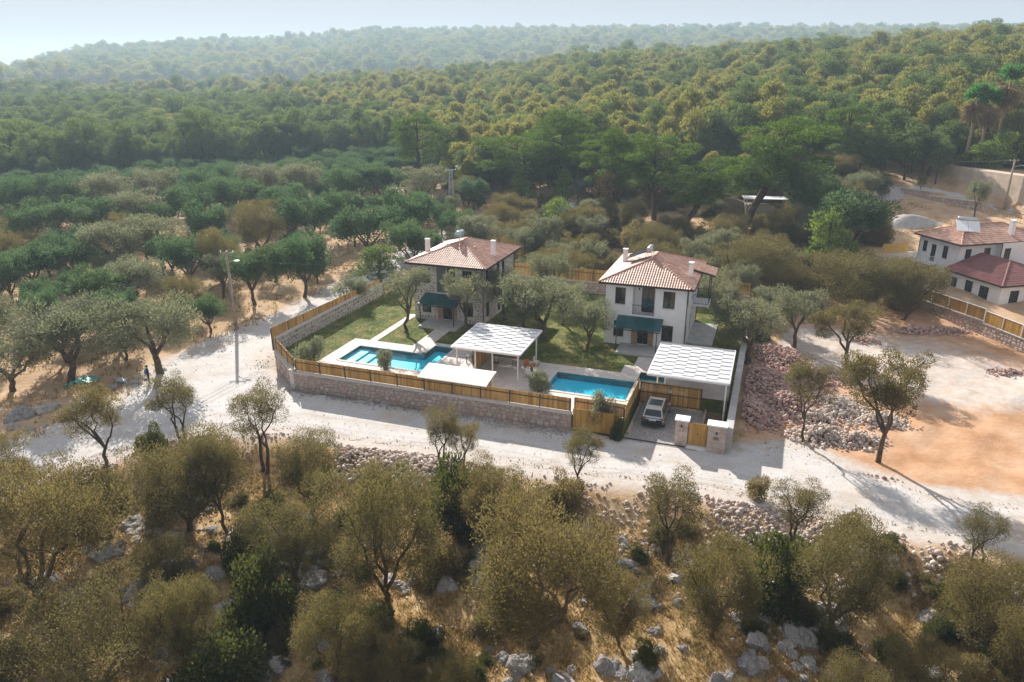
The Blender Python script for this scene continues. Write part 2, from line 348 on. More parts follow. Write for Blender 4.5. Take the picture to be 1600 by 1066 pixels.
class MB:
    def __init__(s): s.v = []; s.f = []; s.m = []
    def add(s, vs, fs, mi=0):
        b = len(s.v); s.v += [tuple(v) for v in vs]
        for f in fs: s.f.append(tuple(b + i for i in f)); s.m.append(mi)
    def box(s, x0, x1, y0, y1, z0, z1, mi=0):
        s.add([(x0, y0, z0), (x1, y0, z0), (x1, y1, z0), (x0, y1, z0), (x0, y0, z1), (x1, y0, z1), (x1, y1, z1), (x0, y1, z1)],
              [(3, 2, 1, 0), (4, 5, 6, 7), (0, 1, 5, 4), (1, 2, 6, 5), (2, 3, 7, 6), (3, 0, 4, 7)], mi)
    def bar(s, p, q, w, h=None, mi=0, up=(0, 0, 1)):
        """rectangular bar from p to q"""
        h = h or w; p = Vector(p); q = Vector(q); d = (q - p).normalized(); u = Vector(up)
        if abs(d.dot(u)) > 0.98: u = Vector((0, 1, 0))
        x = d.cross(u).normalized() * w / 2; y = x.cross(d).normalized() * h / 2
        vs = [p - x - y, p + x - y, p + x + y, p - x + y, q - x - y, q + x - y, q + x + y, q - x + y]
        s.add(vs, [(3, 2, 1, 0), (4, 5, 6, 7), (0, 1, 5, 4), (1, 2, 6, 5), (2, 3, 7, 6), (3, 0, 4, 7)], mi)
    def tube(s, pts, rad, n=6, mi=0, cap=True):
        pts = [Vector(p) for p in pts]
        if isinstance(rad, (int, float)): rad = [rad] * len(pts)
        b = len(s.v); prev = None
        for i, p in enumerate(pts):
            d = (pts[min(i + 1, len(pts) - 1)] - pts[max(i - 1, 0)]).normalized()
            u = Vector((1, 0, 0)) if abs(d.x) < 0.9 else Vector((0, 1, 0))
            if prev is not None: u = prev
            x = (u - d * u.dot(d)).normalized(); prev = x; y = d.cross(x)
            for k in range(n):
                a = 2 * math.pi * k / n
                s.v.append(tuple(p + (x * math.cos(a) + y * math.sin(a)) * rad[i]))
        for i in range(len(pts) - 1):
            for k in range(n):
                s.f.append((b + i * n + k, b + i * n + (k + 1) % n, b + (i + 1) * n + (k + 1) % n, b + (i + 1) * n + k)); s.m.append(mi)
        if cap:
            s.f.append(tuple(b + k for k in reversed(range(n)))); s.m.append(mi)
            e = b + (len(pts) - 1) * n
            s.f.append(tuple(e + k for k in range(n))); s.m.append(mi)
    def prism(s, poly, z0, z1, mi=0, bottom=True):
        n = len(poly)
        a = sum(poly[i][0] * poly[(i + 1) % n][1] - poly[(i + 1) % n][0] * poly[i][1] for i in range(n))
        if a < 0: poly = poly[::-1]
        b = len(s.v)
        s.v += [(x, y, z0) for x, y in poly] + [(x, y, z1) for x, y in poly]
        s.f.append(tuple(b + n + i for i in range(n))); s.m.append(mi)
        if bottom: s.f.append(tuple(b + i for i in reversed(range(n)))); s.m.append(mi)
        for i in range(n):
            j = (i + 1) % n; s.f.append((b + i, b + j, b + n + j, b + n + i)); s.m.append(mi)
    def build(s, name, mats, parent=None, smooth=False, loc=None):
        if isinstance(mats, str): mats = [mats]
        me = np_mesh(name, np.array(s.v), s.f, mats, s.m, smooth)
        return link_mesh(name, me, parent, loc)

# ------------------------------------------------------------------ camera geometry (used to read distances off the photo)
def ray(px, py):
    u = (px - 800) / FPX; v = (py - 533) / FPX
    return Vector((u, math.cos(PITCH) - v * math.sin(PITCH), -math.sin(PITCH) - v * math.cos(PITCH)))
def at(px, py, z=0.0):
    d = ray(px, py); t = (z - CAM_H) / d.z; return Vector((d.x * t, d.y * t, z))
def project(x, y, z):
    dz = z - CAM_H; dep = y * math.cos(PITCH) - dz * math.sin(PITCH)
    return 800 + FPX * x / dep, 533 - FPX * (y * math.sin(PITCH) + dz * math.cos(PITCH)) / dep
def z_for_row(y, py):
    k = (533 - py) / FPX; return CAM_H + y * (k * math.cos(PITCH) - math.sin(PITCH)) / (math.cos(PITCH) + k * math.sin(PITCH))
TH = R(19.5); E1 = np.array([math.cos(TH), -math.sin(TH)]); E2 = np.array([math.sin(TH), math.cos(TH)]); O0 = np.array([-19.5, 59.6])
def C(a, b, z=0.0):                     # compound plan coordinates -> world
    p = O0 + a * E1 + b * E2; return Vector((p[0], p[1], z))
def toAB(x, y):
    d = np.array([x, y]) - O0; return float(d @ E1), float(d @ E2)

# ------------------------------------------------------------------ terrain
RN = [0, 60, 90, 110, 130, 145, 160, 200, 250, 300, 350, 420, 520, 640, 800, 1000, 1250, 1600, 1900, 2400, 3200]
PROF = {-60: [0, 0, 0, 0, 0, 0, 0, 0, 0, 0, 0, 0, 0, 0, 0, 0, 1, 3, 1, 0, 0],
        -34: [0, 0, 0, 0, 0, 0, 0, 0, 0, 0, 1, 2, 1, 0, 0, 0, 2, 6, 2, 0, 0],
        -26.8: [0, 0, 0, 0, 0, 0, 0, 0, 0, 0.5, 1.5, 3, 1, 0, 0, 3, 20, 46, 30, 5, 0],
        -20.8: [0, 0, 0, 0, 0, 0.3, 0.5, 0.5, 1, 2, 3, 4, 2, 0, 0, 6, 28, 58, 40, 8, 0],
        -14.2: [0, 0, 0, 0.3, 0.5, 0.8, 1, 1.6, 2.5, 4, 5.5, 8.4, 5, 2, 0, 8, 34, 68, 50, 8, 0],
        -9.6: [0, 0, 0, 0.5, 1, 1.5, 2, 3, 4, 5.5, 8, 12, 11, 5, 2, 12, 42, 79, 60, 10, 0],
        -3.1: [0, 0, 0, 0.8, 1.6, 2.3, 3, 4.5, 6.5, 8.5, 11, 15, 17.5, 9, 4, 14, 46, 82, 60, 10, 0],
        9.6: [0, 0, 0, 1.2, 3.0, 4.5, 6.5, 9.5, 13.5, 17, 19.5, 23, 28, 20, 12, 22, 52, 85, 60, 10, 0],
        22.9: [0, 0, 0.2, 2, 4.0, 5, 8, 12.5, 18, 22.5, 25.5, 28, 30, 28, 22, 28, 52, 78, 60, 10, 0],
        34: [0, 0, 0.2, 2.2, 4.2, 4.8, 9, 16, 22, 27, 30.0, 33, 34, 32, 26, 28, 50, 70, 50, 10, 0],
        45: [0, 0, 0.2, 2.4, 5, 8, 11, 17, 24, 29, 32.5, 35, 36, 32, 26, 28, 50, 70, 50, 10, 0],
        60: [0, 0, 0.2, 2.4, 5, 8, 11, 17, 24, 29, 32.5, 35, 36, 32, 26, 28, 50, 70, 50, 10, 0]}
AZ = sorted(PROF); PT = np.array([PROF[k] for k in AZ], dtype=float)
ROAD_NEAR = [(60, 32.5), (40, 35.0), (30.3, 36.9), (24.9, 38.0), (20.2, 39.9), (10.9, 43.7), (3.6, 45.0), (-4.7, 48.2), (-11.6, 49.7), (-17.6, 51.7), (-23.5, 51.6), (-27.0, 49.6), (-31.5, 45.4), (-35, 42.2), (-42, 36), (-60, 20)]
ROAD_FAR = [(-62, 26), (-46, 41), (-40, 47.2), (-37.2, 49.3), (-34.6, 53.0), (-33.0, 58.0), (-33.4, 64.5), (-30.6, 72.5), (-27.2, 79), (-23.6, 90), (-20, 101), (-16, 112), (-11, 123), (-8, 132),
            (-3.2, 131), (-6.5, 122), (-11.5, 111), (-15.5, 101), (-18.4, 90), (-20.6, 79), (-23.0, 70), (-24.2, 65), (-19.6, 59.4), (-6, 55.0), (5, 51.4), (9.2, 50.6), (15.4, 48.4), (18, 48.7), (21.8, 49.0), (23.8, 45.6), (27.5, 42.4), (33, 41.0), (42, 40.2), (62, 38)]
def vnoise(x, y, s):
    """cheap smooth pseudo noise, -1..1"""
    x = np.asarray(x) * s; y = np.asarray(y) * s
    return (np.sin(x * 1.3 + 2.1 * np.sin(y * .7 + 1.3)) + np.sin(y * 1.7 - 1.9 * np.sin(x * .9 + .4)) + np.sin((x + y) * .83 + 2.6) + np.sin((x - y) * 2.3 + np.sin(x * 2.7))) / 4
def polydist(x, y, poly):
    """unsigned distance to polyline, vectorised"""
    best = np.full(np.shape(x), 1e9)
    for (x0, y0), (x1, y1) in zip(poly[:-1], poly[1:]):
        dx, dy = x1 - x0, y1 - y0; L2 = dx * dx + dy * dy
        t = np.clip(((x - x0) * dx + (y - y0) * dy) / L2, 0, 1)
        best = np.minimum(best, np.hypot(x - x0 - t * dx, y - y0 - t * dy))
    return best
def inpoly(x, y, poly):
    ins = np.zeros(np.shape(x), dtype=bool); n = len(poly); j = n - 1
    for i in range(n):
        xi, yi = poly[i]; xj, yj = poly[j]
        with np.errstate(divide='ignore', invalid='ignore'):
            c = ((yi > y) != (yj > y)) & (x < (xj - xi) * (y - yi) / (yj - yi + 1e-12) + xi)
        ins ^= c; j = i
    return ins
ROAD_POLY = ROAD_NEAR + ROAD_FAR
FG_POLY = ROAD_NEAR + [(-60, -20), (60, -20)]
def sstep(t, a, b):
    t = np.clip((t - a) / (b - a), 0, 1); return t * t * (3 - 2 * t)
def hz(x, y):
    x = np.asarray(x, dtype=float); y = np.asarray(y, dtype=float)
    r = np.hypot(x, y); az = np.degrees(np.arctan2(x, y)); az = np.clip(az, -60, 60)
    ai = np.clip(np.searchsorted(AZ, az, side='right') - 1, 0, len(AZ) - 2)
    a0 = np.array(AZ)[ai]; a1 = np.array(AZ)[ai + 1]; fa = (az - a0) / (a1 - a0); fa = fa * fa * (3 - 2 * fa)
    rr = np.clip(r, 0, 3199); ri = np.clip(np.searchsorted(RN, rr, side='right') - 1, 0, len(RN) - 2)
    r0 = np.array(RN)[ri]; r1 = np.array(RN)[ri + 1]; fr = (rr - r0) / (r1 - r0)
    def col(i): return PT[i, ri] * (1 - fr) + PT[i, ri + 1] * fr
    z = col(ai) * (1 - fa) + col(ai + 1) * fa
    droad = polydist(x, y, ROAD_NEAR); fg = inpoly(x, y, FG_POLY)
    z = z - np.where(fg, 1.5 * sstep(droad, 0.8, 6.5), 0)
    rough = vnoise(x, y, 0.35) * 0.22 + vnoise(x, y, 1.1) * 0.08
    inr = inpoly(x, y, ROAD_POLY); dall = np.where(inr, 0, np.minimum(droad, polydist(x, y, ROAD_FAR)))
    z = z + rough * sstep(dall, 0.3, 4.0) * np.where(r < 160, 1, 0.5)
    z = z + vnoise(x, y, 0.045) * 1.2 * sstep(r, 160, 300) + vnoise(x, y, 0.018) * 3.0 * sstep(r, 350, 700)
    # plateau held up by the tall tan retaining wall on the right
    s = (x - 79.2) + (y - 128) * 0.10
    pl = sstep(s, 0.5, 2.2) * sstep(139.5 - y, 0, 3.0) * sstep(y, 95, 108)
    z = np.where(pl > 0, np.maximum(z, z * (1 - pl) + 10.2 * pl), z)
    return z
def hz1(x, y): return float(hz(np.array([x]), np.array([y]))[0])
def ground_at(px, py):
    d = ray(px, py); t = 20.0
    ts = np.exp(np.linspace(math.log(25), math.log(900), 700))
    z = hz(d.x * ts, d.y * ts); hit = np.nonzero(CAM_H + d.z * ts <= z)[0]
    t = ts[hit[0]] if len(hit) else 1500.0
    return Vector((d.x * t, d.y * t, hz1(d.x * t, d.y * t)))
COMP_POLY = [tuple(C(a, b)[:2]) for a, b in ((-6, 3.6), (-0.2, -0.6), (37.8, -0.6), (37.8, 36), (-6, 36))]
LOT_POLY = [(17.5, 48.5), (19, 56), (23, 66), (30, 75), (37, 81), (43, 82), (47, 81), (50, 72), (52, 60), (58, 48), (60, 40), (33, 41), (27.5, 42.4), (23.8, 45.6)]
OR_LOT = [tuple(ground_at(px, py)[:2]) for px, py in ((1345, 322), (1370, 306), (1465, 310), (1600, 352), (1600, 400), (1440, 395), (1360, 372))]
def build_ground():
    az = np.concatenate([np.radians(np.linspace(-180, -56, 26)), np.radians(np.linspace(-54, 54, 310)), np.radians(np.linspace(56, 180, 26))[:-1]])
    rs = [2.0]
    while rs[-1] < 3000: rs.append(rs[-1] * (1.011 if rs[-1] < 200 else 1.02))
    rs = np.array(rs); A, RR = np.meshgrid(az, rs)
    X = RR * np.sin(A); Y = RR * np.cos(A); Z = hz(X.ravel(), Y.ravel()).reshape(X.shape)
    inC = inpoly(X.ravel(), Y.ravel(), COMP_POLY).reshape(X.shape); Z = np.where(inC, np.minimum(Z, -0.25), Z)
    nr, na = X.shape
    V = np.stack([X, Y, Z], -1).reshape(-1, 3)
    V = np.vstack([V, [[0, 0, -1.5]]]); cidx = len(V) - 1
    i = np.arange(nr - 1)[:, None] * na; j = np.arange(na)[None, :]; jn = (j + 1) % na
    F = np.stack([i + j, i + na + j, i + na + jn, i + jn], -1).reshape(-1, 4)
    me = np_mesh('ground', V, F[:, ::-1].copy(), ['ground'], None, True)
    x = V[:, 0]; y = V[:, 1]; r = np.hypot(x, y)
    fg = inpoly(x, y, FG_POLY); droad = np.where(inpoly(x, y, ROAD_POLY), 0, np.minimum(polydist(x, y, ROAD_NEAR), polydist(x, y, ROAD_FAR)))
    lot = inpoly(x, y, LOT_POLY) | inpoly(x, y, OR_LOT)
    dry = np.where(fg, 0.95, np.clip(0.35 + 0.5 * vnoise(x, y, 0.12), 0, 0.9)); dry = np.where(lot, 0.05, dry)
    dry = np.where(fg, np.clip(dry - 0.7 * (1 - sstep(droad, 1, 5)), 0, 1), dry)
    dust = 0.75 * (1 - sstep(droad, 0.2, 2.6)) * (r < 170)
    gl = np.exp(-((x - 37) ** 2 / 90 + (y - 66) ** 2 / 70)) + 0.9 * np.exp(-((x - 42) ** 2 / 40 + (y - 60) ** 2 / 25)) + 0.7 * np.exp(-((x - 30) ** 2 / 30 + (y - 72) ** 2 / 30))
    dust = np.where(lot, np.maximum(dust, np.clip(gl * .8, 0, 0.62)), dust)
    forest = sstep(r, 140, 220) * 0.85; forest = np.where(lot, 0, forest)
    # bare clearings in the grove stay pale
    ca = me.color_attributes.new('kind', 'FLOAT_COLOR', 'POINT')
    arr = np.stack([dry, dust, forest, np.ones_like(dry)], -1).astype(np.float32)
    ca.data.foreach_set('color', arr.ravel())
    pa = me.attributes.new('plot', 'FLOAT', 'POINT'); pa.data.foreach_set('value', (lot & (r < 100)).astype(np.float32))
    o = link_mesh('ground', me); tag(o, kind='structure'); return o
build_ground()
def draped(name, poly, mat, dz, cell=0.7, jit=0.35, seed=1):
    """sheet over a polygon with a ragged natural edge, lying dz above the terrain"""
    rg = random.Random(seed); pts = []
    n = len(poly)
    for i in range(n):
        p = Vector(poly[i]); q = Vector(poly[(i + 1) % n]); L = (q - p).length; k = max(1, int(L / cell))
        nn = Vector((q.y - p.y, p.x - q.x)).normalized() if L > 0 else Vector((0, 0))
        for s in range(k):
            t = s / k; pt = p.lerp(q, t) + nn * rg.uniform(-jit, jit); pts.append(pt)
    bm = bmesh.new(); vs = [bm.verts.new((p.x, p.y, 0)) for p in pts]; bm.faces.new(vs)
    bmesh.ops.triangulate(bm, faces=bm.faces[:])
    for _ in range(5):
        long = [e for e in bm.edges if e.calc_length() > 1.3]
        if not long: break
        bmesh.ops.subdivide_edges(bm, edges=long, cuts=1); bmesh.ops.triangulate(bm, faces=[f for f in bm.faces if len(f.verts) > 3])
    co = np.array([v.co[:] for v in bm.verts]); zz = hz(co[:, 0], co[:, 1])
    bd = {v.index for e in bm.edges if e.is_boundary for v in e.verts} if (bm.verts.index_update() or bm.edges.ensure_lookup_table() or True) else ()
    for v, z in zip(bm.verts, zz): v.co.z = z + (dz if v.index not in bd else -0.05)
    bmesh.ops.recalc_face_normals(bm, faces=bm.faces[:])
    if sum(f.normal.z for f in bm.faces) < 0: bmesh.ops.reverse_faces(bm, faces=bm.faces[:])
    me = bpy.data.meshes.new(name); bm.to_mesh(me); bm.free(); me.materials.append(MATS[mat])
    co = np.empty(len(me.vertices) * 3, dtype=np.float32); me.vertices.foreach_get('co', co); co = co.reshape(-1, 3)
    at_ = me.attributes.new('edge_dist', 'FLOAT', 'POINT'); at_.data.foreach_set('value', polydist(co[:, 0], co[:, 1], ROAD_NEAR).astype(np.float32))
    o = link_mesh(name, me); tag(o, kind='structure'); return o
draped('dirt_road', ROAD_POLY, 'road_limestone', 0.03)
draped('track', [tuple(ground_at(px, py)[:2]) for px, py in ((1352, 300), (1400, 294), (1468, 294), (1530, 314), (1600, 332), (1600, 340), (1525, 321), (1462, 302), (1400, 302), (1356, 306))], 'road_limestone', 0.08, 2.0, 0.3, 4)
draped('track', [tuple(at(px, py, 1.4)[:2]) for px, py in ((820, 343), (845, 332), (905, 329), (1000, 326), (1010, 332), (900, 340), (850, 352))], 'road_limestone', 0.12, 2.0, 0.4, 5)

# ------------------------------------------------------------------ building kit
def wall_face(mb, p0, p1, z0, z1, ops, dep, mi=0):
    """wall skin from p0 to p1 (outside on the right of travel) with openings (s0,s1,za,zb) and reveals dep deep"""
    p0 = Vector(p0); p1 = Vector(p1); L = (p1 - p0).length; d = (p1 - p0) / L; inn = Vector((-d.y, d.x))
    ss = sorted({0, L, *[o[0] for o in ops], *[o[1] for o in ops]}); zs = sorted({z0, z1, *[o[2] for o in ops], *[o[3] for o in ops]})
    def P(s, z, q=0): v = p0 + d * s + inn * q; return (v.x, v.y, z)
    for s0, s1 in zip(ss[:-1], ss[1:]):
        for a0, a1 in zip(zs[:-1], zs[1:]):
            cs, cz = (s0 + s1) / 2, (a0 + a1) / 2
            if any(o[0] < cs < o[1] and o[2] < cz < o[3] for o in ops): continue
            mb.add([P(s0, a0), P(s1, a0), P(s1, a1), P(s0, a1)], [(0, 1, 2, 3)], mi)
    for o in ops:
        a, b, c, e = o[:4]; dp = o[4] if len(o) > 4 else dep
        mb.add([P(a, c), P(a, c, dp), P(a, e, dp), P(a, e)], [(3, 2, 1, 0)], mi)
        mb.add([P(b, c), P(b, c, dp), P(b, e, dp), P(b, e)], [(0, 1, 2, 3)], mi)
        mb.add([P(a, c), P(b, c), P(b, c, dp), P(a, c, dp)], [(0, 1, 2, 3)], mi)
        mb.add([P(a, e), P(b, e), P(b, e, dp), P(a, e, dp)], [(3, 2, 1, 0)], mi)
        if len(o) > 4: mb.add([P(a, c, dp), P(b, c, dp), P(b, e, dp), P(a, e, dp)], [(0, 1, 2, 3)], mi)
def window(parent, p0, p1, op, dep, name='window', sill=True, panes=2, label=None):
    p0 = Vector(p0); p1 = Vector(p1); d = (p1 - p0).normalized(); inn = Vector((-d.y, d.x))
    s0, s1, z0, z1 = op[:4]; t = 0.07
    def P(s, z, q): v = p0 + d * s + inn * q; return Vector((v.x, v.y, z))
    mb = MB(); q = dep - 0.06; n3 = (inn.x, inn.y, 0)
    mb.bar(P(s0 + .002, z0 + t / 2, q), P(s1 - .002, z0 + t / 2, q), .07, t); mb.bar(P(s0 + .002, z1 - t / 2, q), P(s1 - .002, z1 - t / 2, q), .07, t)
    xs = [s0 + t / 2 + .002, s1 - t / 2 - .002] + [s0 + (s1 - s0) * k / panes for k in range(1, panes)]
    for s in xs: mb.bar(P(s, z0 + t, q), P(s, z1 - t, q), t, .07, 0, n3)
    f = mb.build(name, 'frame_dark', parent)
    if label: f['label'] = label
    w_ = (s1 - s0) / panes
    for k in range(panes):
        m2 = MB(); a = s0 + w_ * k + t * .9; b = s0 + w_ * (k + 1) - t * .9
        m2.bar(P((a + b) / 2, z0 + t, q + .012), P((a + b) / 2, z1 - t, q + .012), b - a, .012, 0, n3)
        m2.build('pane', 'window_glass', f)
    if sill:
        m3 = MB(); m3.bar(P(s0 - .05, z0 - .03, .03), P(s1 + .05, z0 - .03, .03), .16, .05); m3.build('sill', 'coping', f)
    return f
def stone_layout(L, H, size, rg, avoid=()):
    out = []; t = 0.0
    while t < H - 0.06:
        h = size * rg.uniform(0.65, 1.1); h = H - t if t + h > H - size * .4 else h
        s = -rg.random() * size * .5
        while s < L:
            w_ = size * rg.uniform(0.7, 1.6); a = max(s, 0.0); b = min(s + w_, L); s += w_
            if b - a < .08: continue
            cs, cz = (a + b) / 2, t + h / 2
            if any(o[0] - .05 < cs + x < o[1] + .05 and o[2] - .05 < cz + y < o[3] + .05 for o in avoid for x in (-(b - a) * .4, 0, (b - a) * .4) for y in (-h * .4, 0, h * .4)): continue
            out.append((cs, cz + rg.uniform(-.07, .07) * size / .42, (b - a) * rg.uniform(.92, 1.1), h * rg.uniform(.85, 1.2)))
        t += h
    return out
def unit_stone(rg, n=7):
    """irregular flat-faced rubble stone in a unit box: x,z in -.5...5, outward is -y, depth 1 unit"""
    vs = []; off = rg.random() * 6.28
    for ring, (sc, y) in enumerate(((0.47, 0.0), (0.44, -.55), (0.30, -1.0))):
        for k in range(n):
            a = off + 2 * math.pi * k / n + rg.uniform(-.3, .3) * (ring == 0)
            c, s_ = math.cos(a), math.sin(a); m = max(abs(c), abs(s_)) ** .62 * rg.uniform(.95, 1.14)
            if ring == 0: vs.append([sc * c / m, y, sc * s_ / m])
            else: vs.append([vs[k][0] * sc / .47, y + rg.uniform(-.15, .15), vs[k][2] * sc / .47])
    fs = [tuple(2 * n + k for k in range(n))]
    for r_ in range(2):
        for k in range(n): fs.append((r_ * n + k, r_ * n + (k + 1) % n, (r_ + 1) * n + (k + 1) % n, (r_ + 1) * n + k))
    return vs, fs
USTONES = [unit_stone(random.Random(50 + i), random.Random(i).choice((6, 7, 7, 8))) for i in range(10)]
def stone_part(parent, p0, p1, z0, layout, mat, rg, thick=0.05, name='stone_facing'):
    """many stones joined into one part (past the limit / too small to pick apart)"""
    p0 = Vector(p0); p1 = Vector(p1); d = (p1 - p0).normalized(); out = Vector((d.y, -d.x)); mb = MB()
    for s, t, w_, h in layout:
        vs, fs = rg.choice(USTONES); th = thick * rg.uniform(.7, 1.3); fl = rg.choice((1, 1))
        pts = []
        for x, y, z in vs:
            q = p0 + d * (s + x * w_ * .93) + out * (-y * th - .012); pts.append((q.x, q.y, z0 + t + z * h * .92))
        mb.add(pts, fs)
    o = mb.build(name, mat, parent); o['kind'] = 'stuff'; return o
STONE_ME = {}
def stone_objects(parent, layout, mat, rg, thick=0.07, y0=0.0, z0=0.0):
    """each stone its own object, meshes shared; wall local frame: x along, -y outward"""
    for s, t, w_, h in layout:
        k = rg.randrange(10); key = (mat, k)
        if key not in STONE_ME: STONE_ME[key] = np_mesh('stone', np.array(USTONES[k][0]), USTONES[k][1], [mat])
        o = link_mesh('stone', STONE_ME[key], parent, (s, y0 + .012, z0 + t)); o.scale = (w_ * .95, thick * rg.uniform(.7, 1.5), h * .93)
def frame_root(name, p0, p1, z=0.0):
    d = Vector((p1[0] - p0[0], p1[1] - p0[1])); o = empty(name, (p0[0], p0[1], z), math.atan2(d.y, d.x)); return o, d.length
def fence(name, p0, p1, z0, h, bay, label, cat='fence', mat='fence_wood', group=None, postmat='dark_metal', rail=(.72,), z1=None, rg=None, capmat=None, bw=.13, post_front=True, skirt=0.03):
    """board fence; z0..z1 base height at the two ends"""
    root, L = frame_root(name, p0, p1, z0); rg = rg or random.Random(7); tag(root, label, cat, group)
    z1 = z0 if z1 is None else z1; sl = (z1 - z0) / L; n = max(1, round(L / bay)); bl = L / n
    for i in range(n):
        mb = MB(); s = i * bl + .05; e = (i + 1) * bl - .05; k = max(1, int((e - s) / bw)); w_ = (e - s) / k
        for j in range(k):
            x0 = s + j * w_; y = rg.uniform(-.006, .006); zz = sl * (x0 + w_ / 2); tp = h + rg.uniform(-.012, .012)
            mb.box(x0 + .004, x0 + w_ - .004, y - .012, y + .012, zz + skirt, zz + tp)
        mb.build('fence_panel', mat, root)
        for rz in rail:
            m2 = MB(); a, b = s, e; m2.bar((a, -.045, sl * a + h * rz), (b, -.045, sl * b + h * rz), .04, .05); m2.build('rail', postmat, root)
        if capmat:
            m3 = MB(); m3.bar((s - .05, 0, sl * s + h + .03), (e + .05, 0, sl * e + h + .03), .1, .05); m3.build('top_rail', capmat, root)
    for i in range(n + 1):
        x = min(max(i * bl, .03), L - .03); m4 = MB(); m4.box(x - .035, x + .035, -.06, .02, sl * x, sl * x + h + (.02 if capmat else -.02)); m4.build('post', postmat, root)
    return root
def tiles(mb, poly, eave, updir, tw=.24, tl=.4, rg=None):
    """half-round tiles over a roof plane. poly: 3D corner list; eave: a point on the eave; updir: unit vector up the slope"""
    up = Vector(updir); N = (Vector(poly[1]) - Vector(poly[0])).cross(Vector(poly[2]) - Vector(poly[0])).normalized()
    if N.z < 0: N = -N
    X = up.cross(N).normalized(); E_ = Vector(eave)
    P2 = [((Vector(p) - E_).dot(X), (Vector(p) - E_).dot(up)) for p in poly]
    x0 = min(p[0] for p in P2); x1 = max(p[0] for p in P2); y1 = max(p[1] for p in P2)
    nx = int((x1 - x0) / tw); tw2 = (x1 - x0) / nx; ny = math.ceil(y1 / tl)
    px = np.array([x0 + (i + .5) * tw2 for i in range(nx)]); prof = [(-.5, 0.0), (-.3, .045), (0, .07), (.3, .045), (.5, 0.0)]
    for j in range(ny):
        yc = (j + .5) * tl; ins = inpoly(px, np.full(nx, yc), P2)
        for i in range(nx):
            if not ins[i]: continue
            vs = []
            for yy, lift in ((j * tl - .03, .03), ((j + 1) * tl, 0.004)):
                for u, hh in prof:
                    vs.append(E_ + X * (px[i] + u * tw2) + up * yy + N * (hh + lift + .01))
            mb.add(vs, [(k, k + 1, 6 + k, 5 + k) for k in range(4)] + [(4, 3, 2, 1, 0)])
def ridge_run(mb, p, q, r=.11, tl=.38):
    p = Vector(p); q = Vector(q); L = (q - p).length; d = (q - p) / L; n = max(1, int(L / tl)); u = Vector((0, 0, 1)); x = d.cross(u).normalized(); u = x.cross(d)
    for i in range(n):
        a = p + d * (L * i / n - .02); b = p + d * (L * (i + 1) / n + .02); vs = []
        for c, rr in ((a, r * 1.12), (b, r * .9)):
            for k in range(6):
                an = math.pi * k / 5; vs.append(c + x * math.cos(an) * rr + u * (math.sin(an) * rr + .03))
        mb.add(vs, [(k, k + 1, 7 + k, 6 + k) for k in range(5)] + [tuple(range(5, -1, -1)), tuple(range(6, 12))])
def hip_roof(parent, x0, x1, y0, y1, ze, zr, inset_y0, inset_y1, mat='roof_tile', fascia='frame_dark', thick=.16, name='roof', flush=None):
    """hip roof with the ridge along local y. flush: leave the y1 hip out (roof leaning on a wall)"""
    cx = (x0 + x1) / 2; A = (x0, y0, ze); B = (x1, y0, ze); Cc = (x1, y1, ze); D = (x0, y1, ze); r0 = (cx, y0 + inset_y0, zr); r1 = (cx, y1 - inset_y1, zr)
    mb = MB(); b4 = [(v[0], v[1], ze - thick) for v in (A, B, Cc, D)]
    vs = [A, B, Cc, D, r0, r1] + b4
    mb.add(vs, [(0, 1, 4), (1, 2, 5, 4), (2, 3, 5), (3, 0, 4, 5), (9, 8, 7, 6), (6, 7, 1, 0), (7, 8, 2, 1), (8, 9, 3, 2), (9, 6, 0, 3)])
    roof = mb.build(name, fascia, parent)
    tb = MB()
    for poly, e in (((A, B, r0), A), ((B, Cc, r1, r0), B), ((Cc, D, r1), Cc), ((D, A, r0, r1), D)):
        P = [Vector(v) for v in poly]; ed = (P[1] - P[0]).normalized(); N = ed.cross(P[2] - P[0]).normalized(); up = N.cross(ed).normalized()
        if up.z < 0: up = -up
        if abs(P[2].z - P[0].z) < .01: continue
        tiles(tb, poly, e, up)
    t = tb.build('tile_covering', mat, roof); t['kind'] = 'stuff'
    rb = MB()
    for c, r_ in ((A, r0), (B, r0), (Cc, r1), (D, r1)): ridge_run(rb, c, r_)
    if (Vector(r1) - Vector(r0)).length > .2: ridge_run(rb, r0, r1)
    rb.build('ridge_tile', 'ridge_tile' if mat == 'roof_tile' else mat, roof)
    return roof
def roof_z(x, y, x0, x1, y0, y1, ze, zr, i0, i1):
    return ze + (zr - ze) * max(0, min((x - x0) / ((x1 - x0) / 2), (x1 - x) / ((x1 - x0) / 2), (y - y0) / i0, (y1 - y) / i1))
def chimney(parent, x, y, z, h, s=.42):
    mb = MB(); mb.box(x - s / 2, x + s / 2, y - s / 2, y + s / 2, z - .4, z + h); c = mb.build('chimney', 'plaster_white', parent)
    m2 = MB(); m2.box(x - s / 2 - .05, x + s / 2 + .05, y - s / 2 - .05, y + s / 2 + .05, z + h + .12, z + h + .18)
    for sx in (-1, 1):
        for sy in (-1, 1): m2.box(x + sx * s * .4 - .04, x + sx * s * .4 + .04, y + sy * s * .4 - .04, y + sy * s * .4 + .04, z + h - .001, z + h + .121)
    m2.build('chimney_cap', 'plaster_white', c)
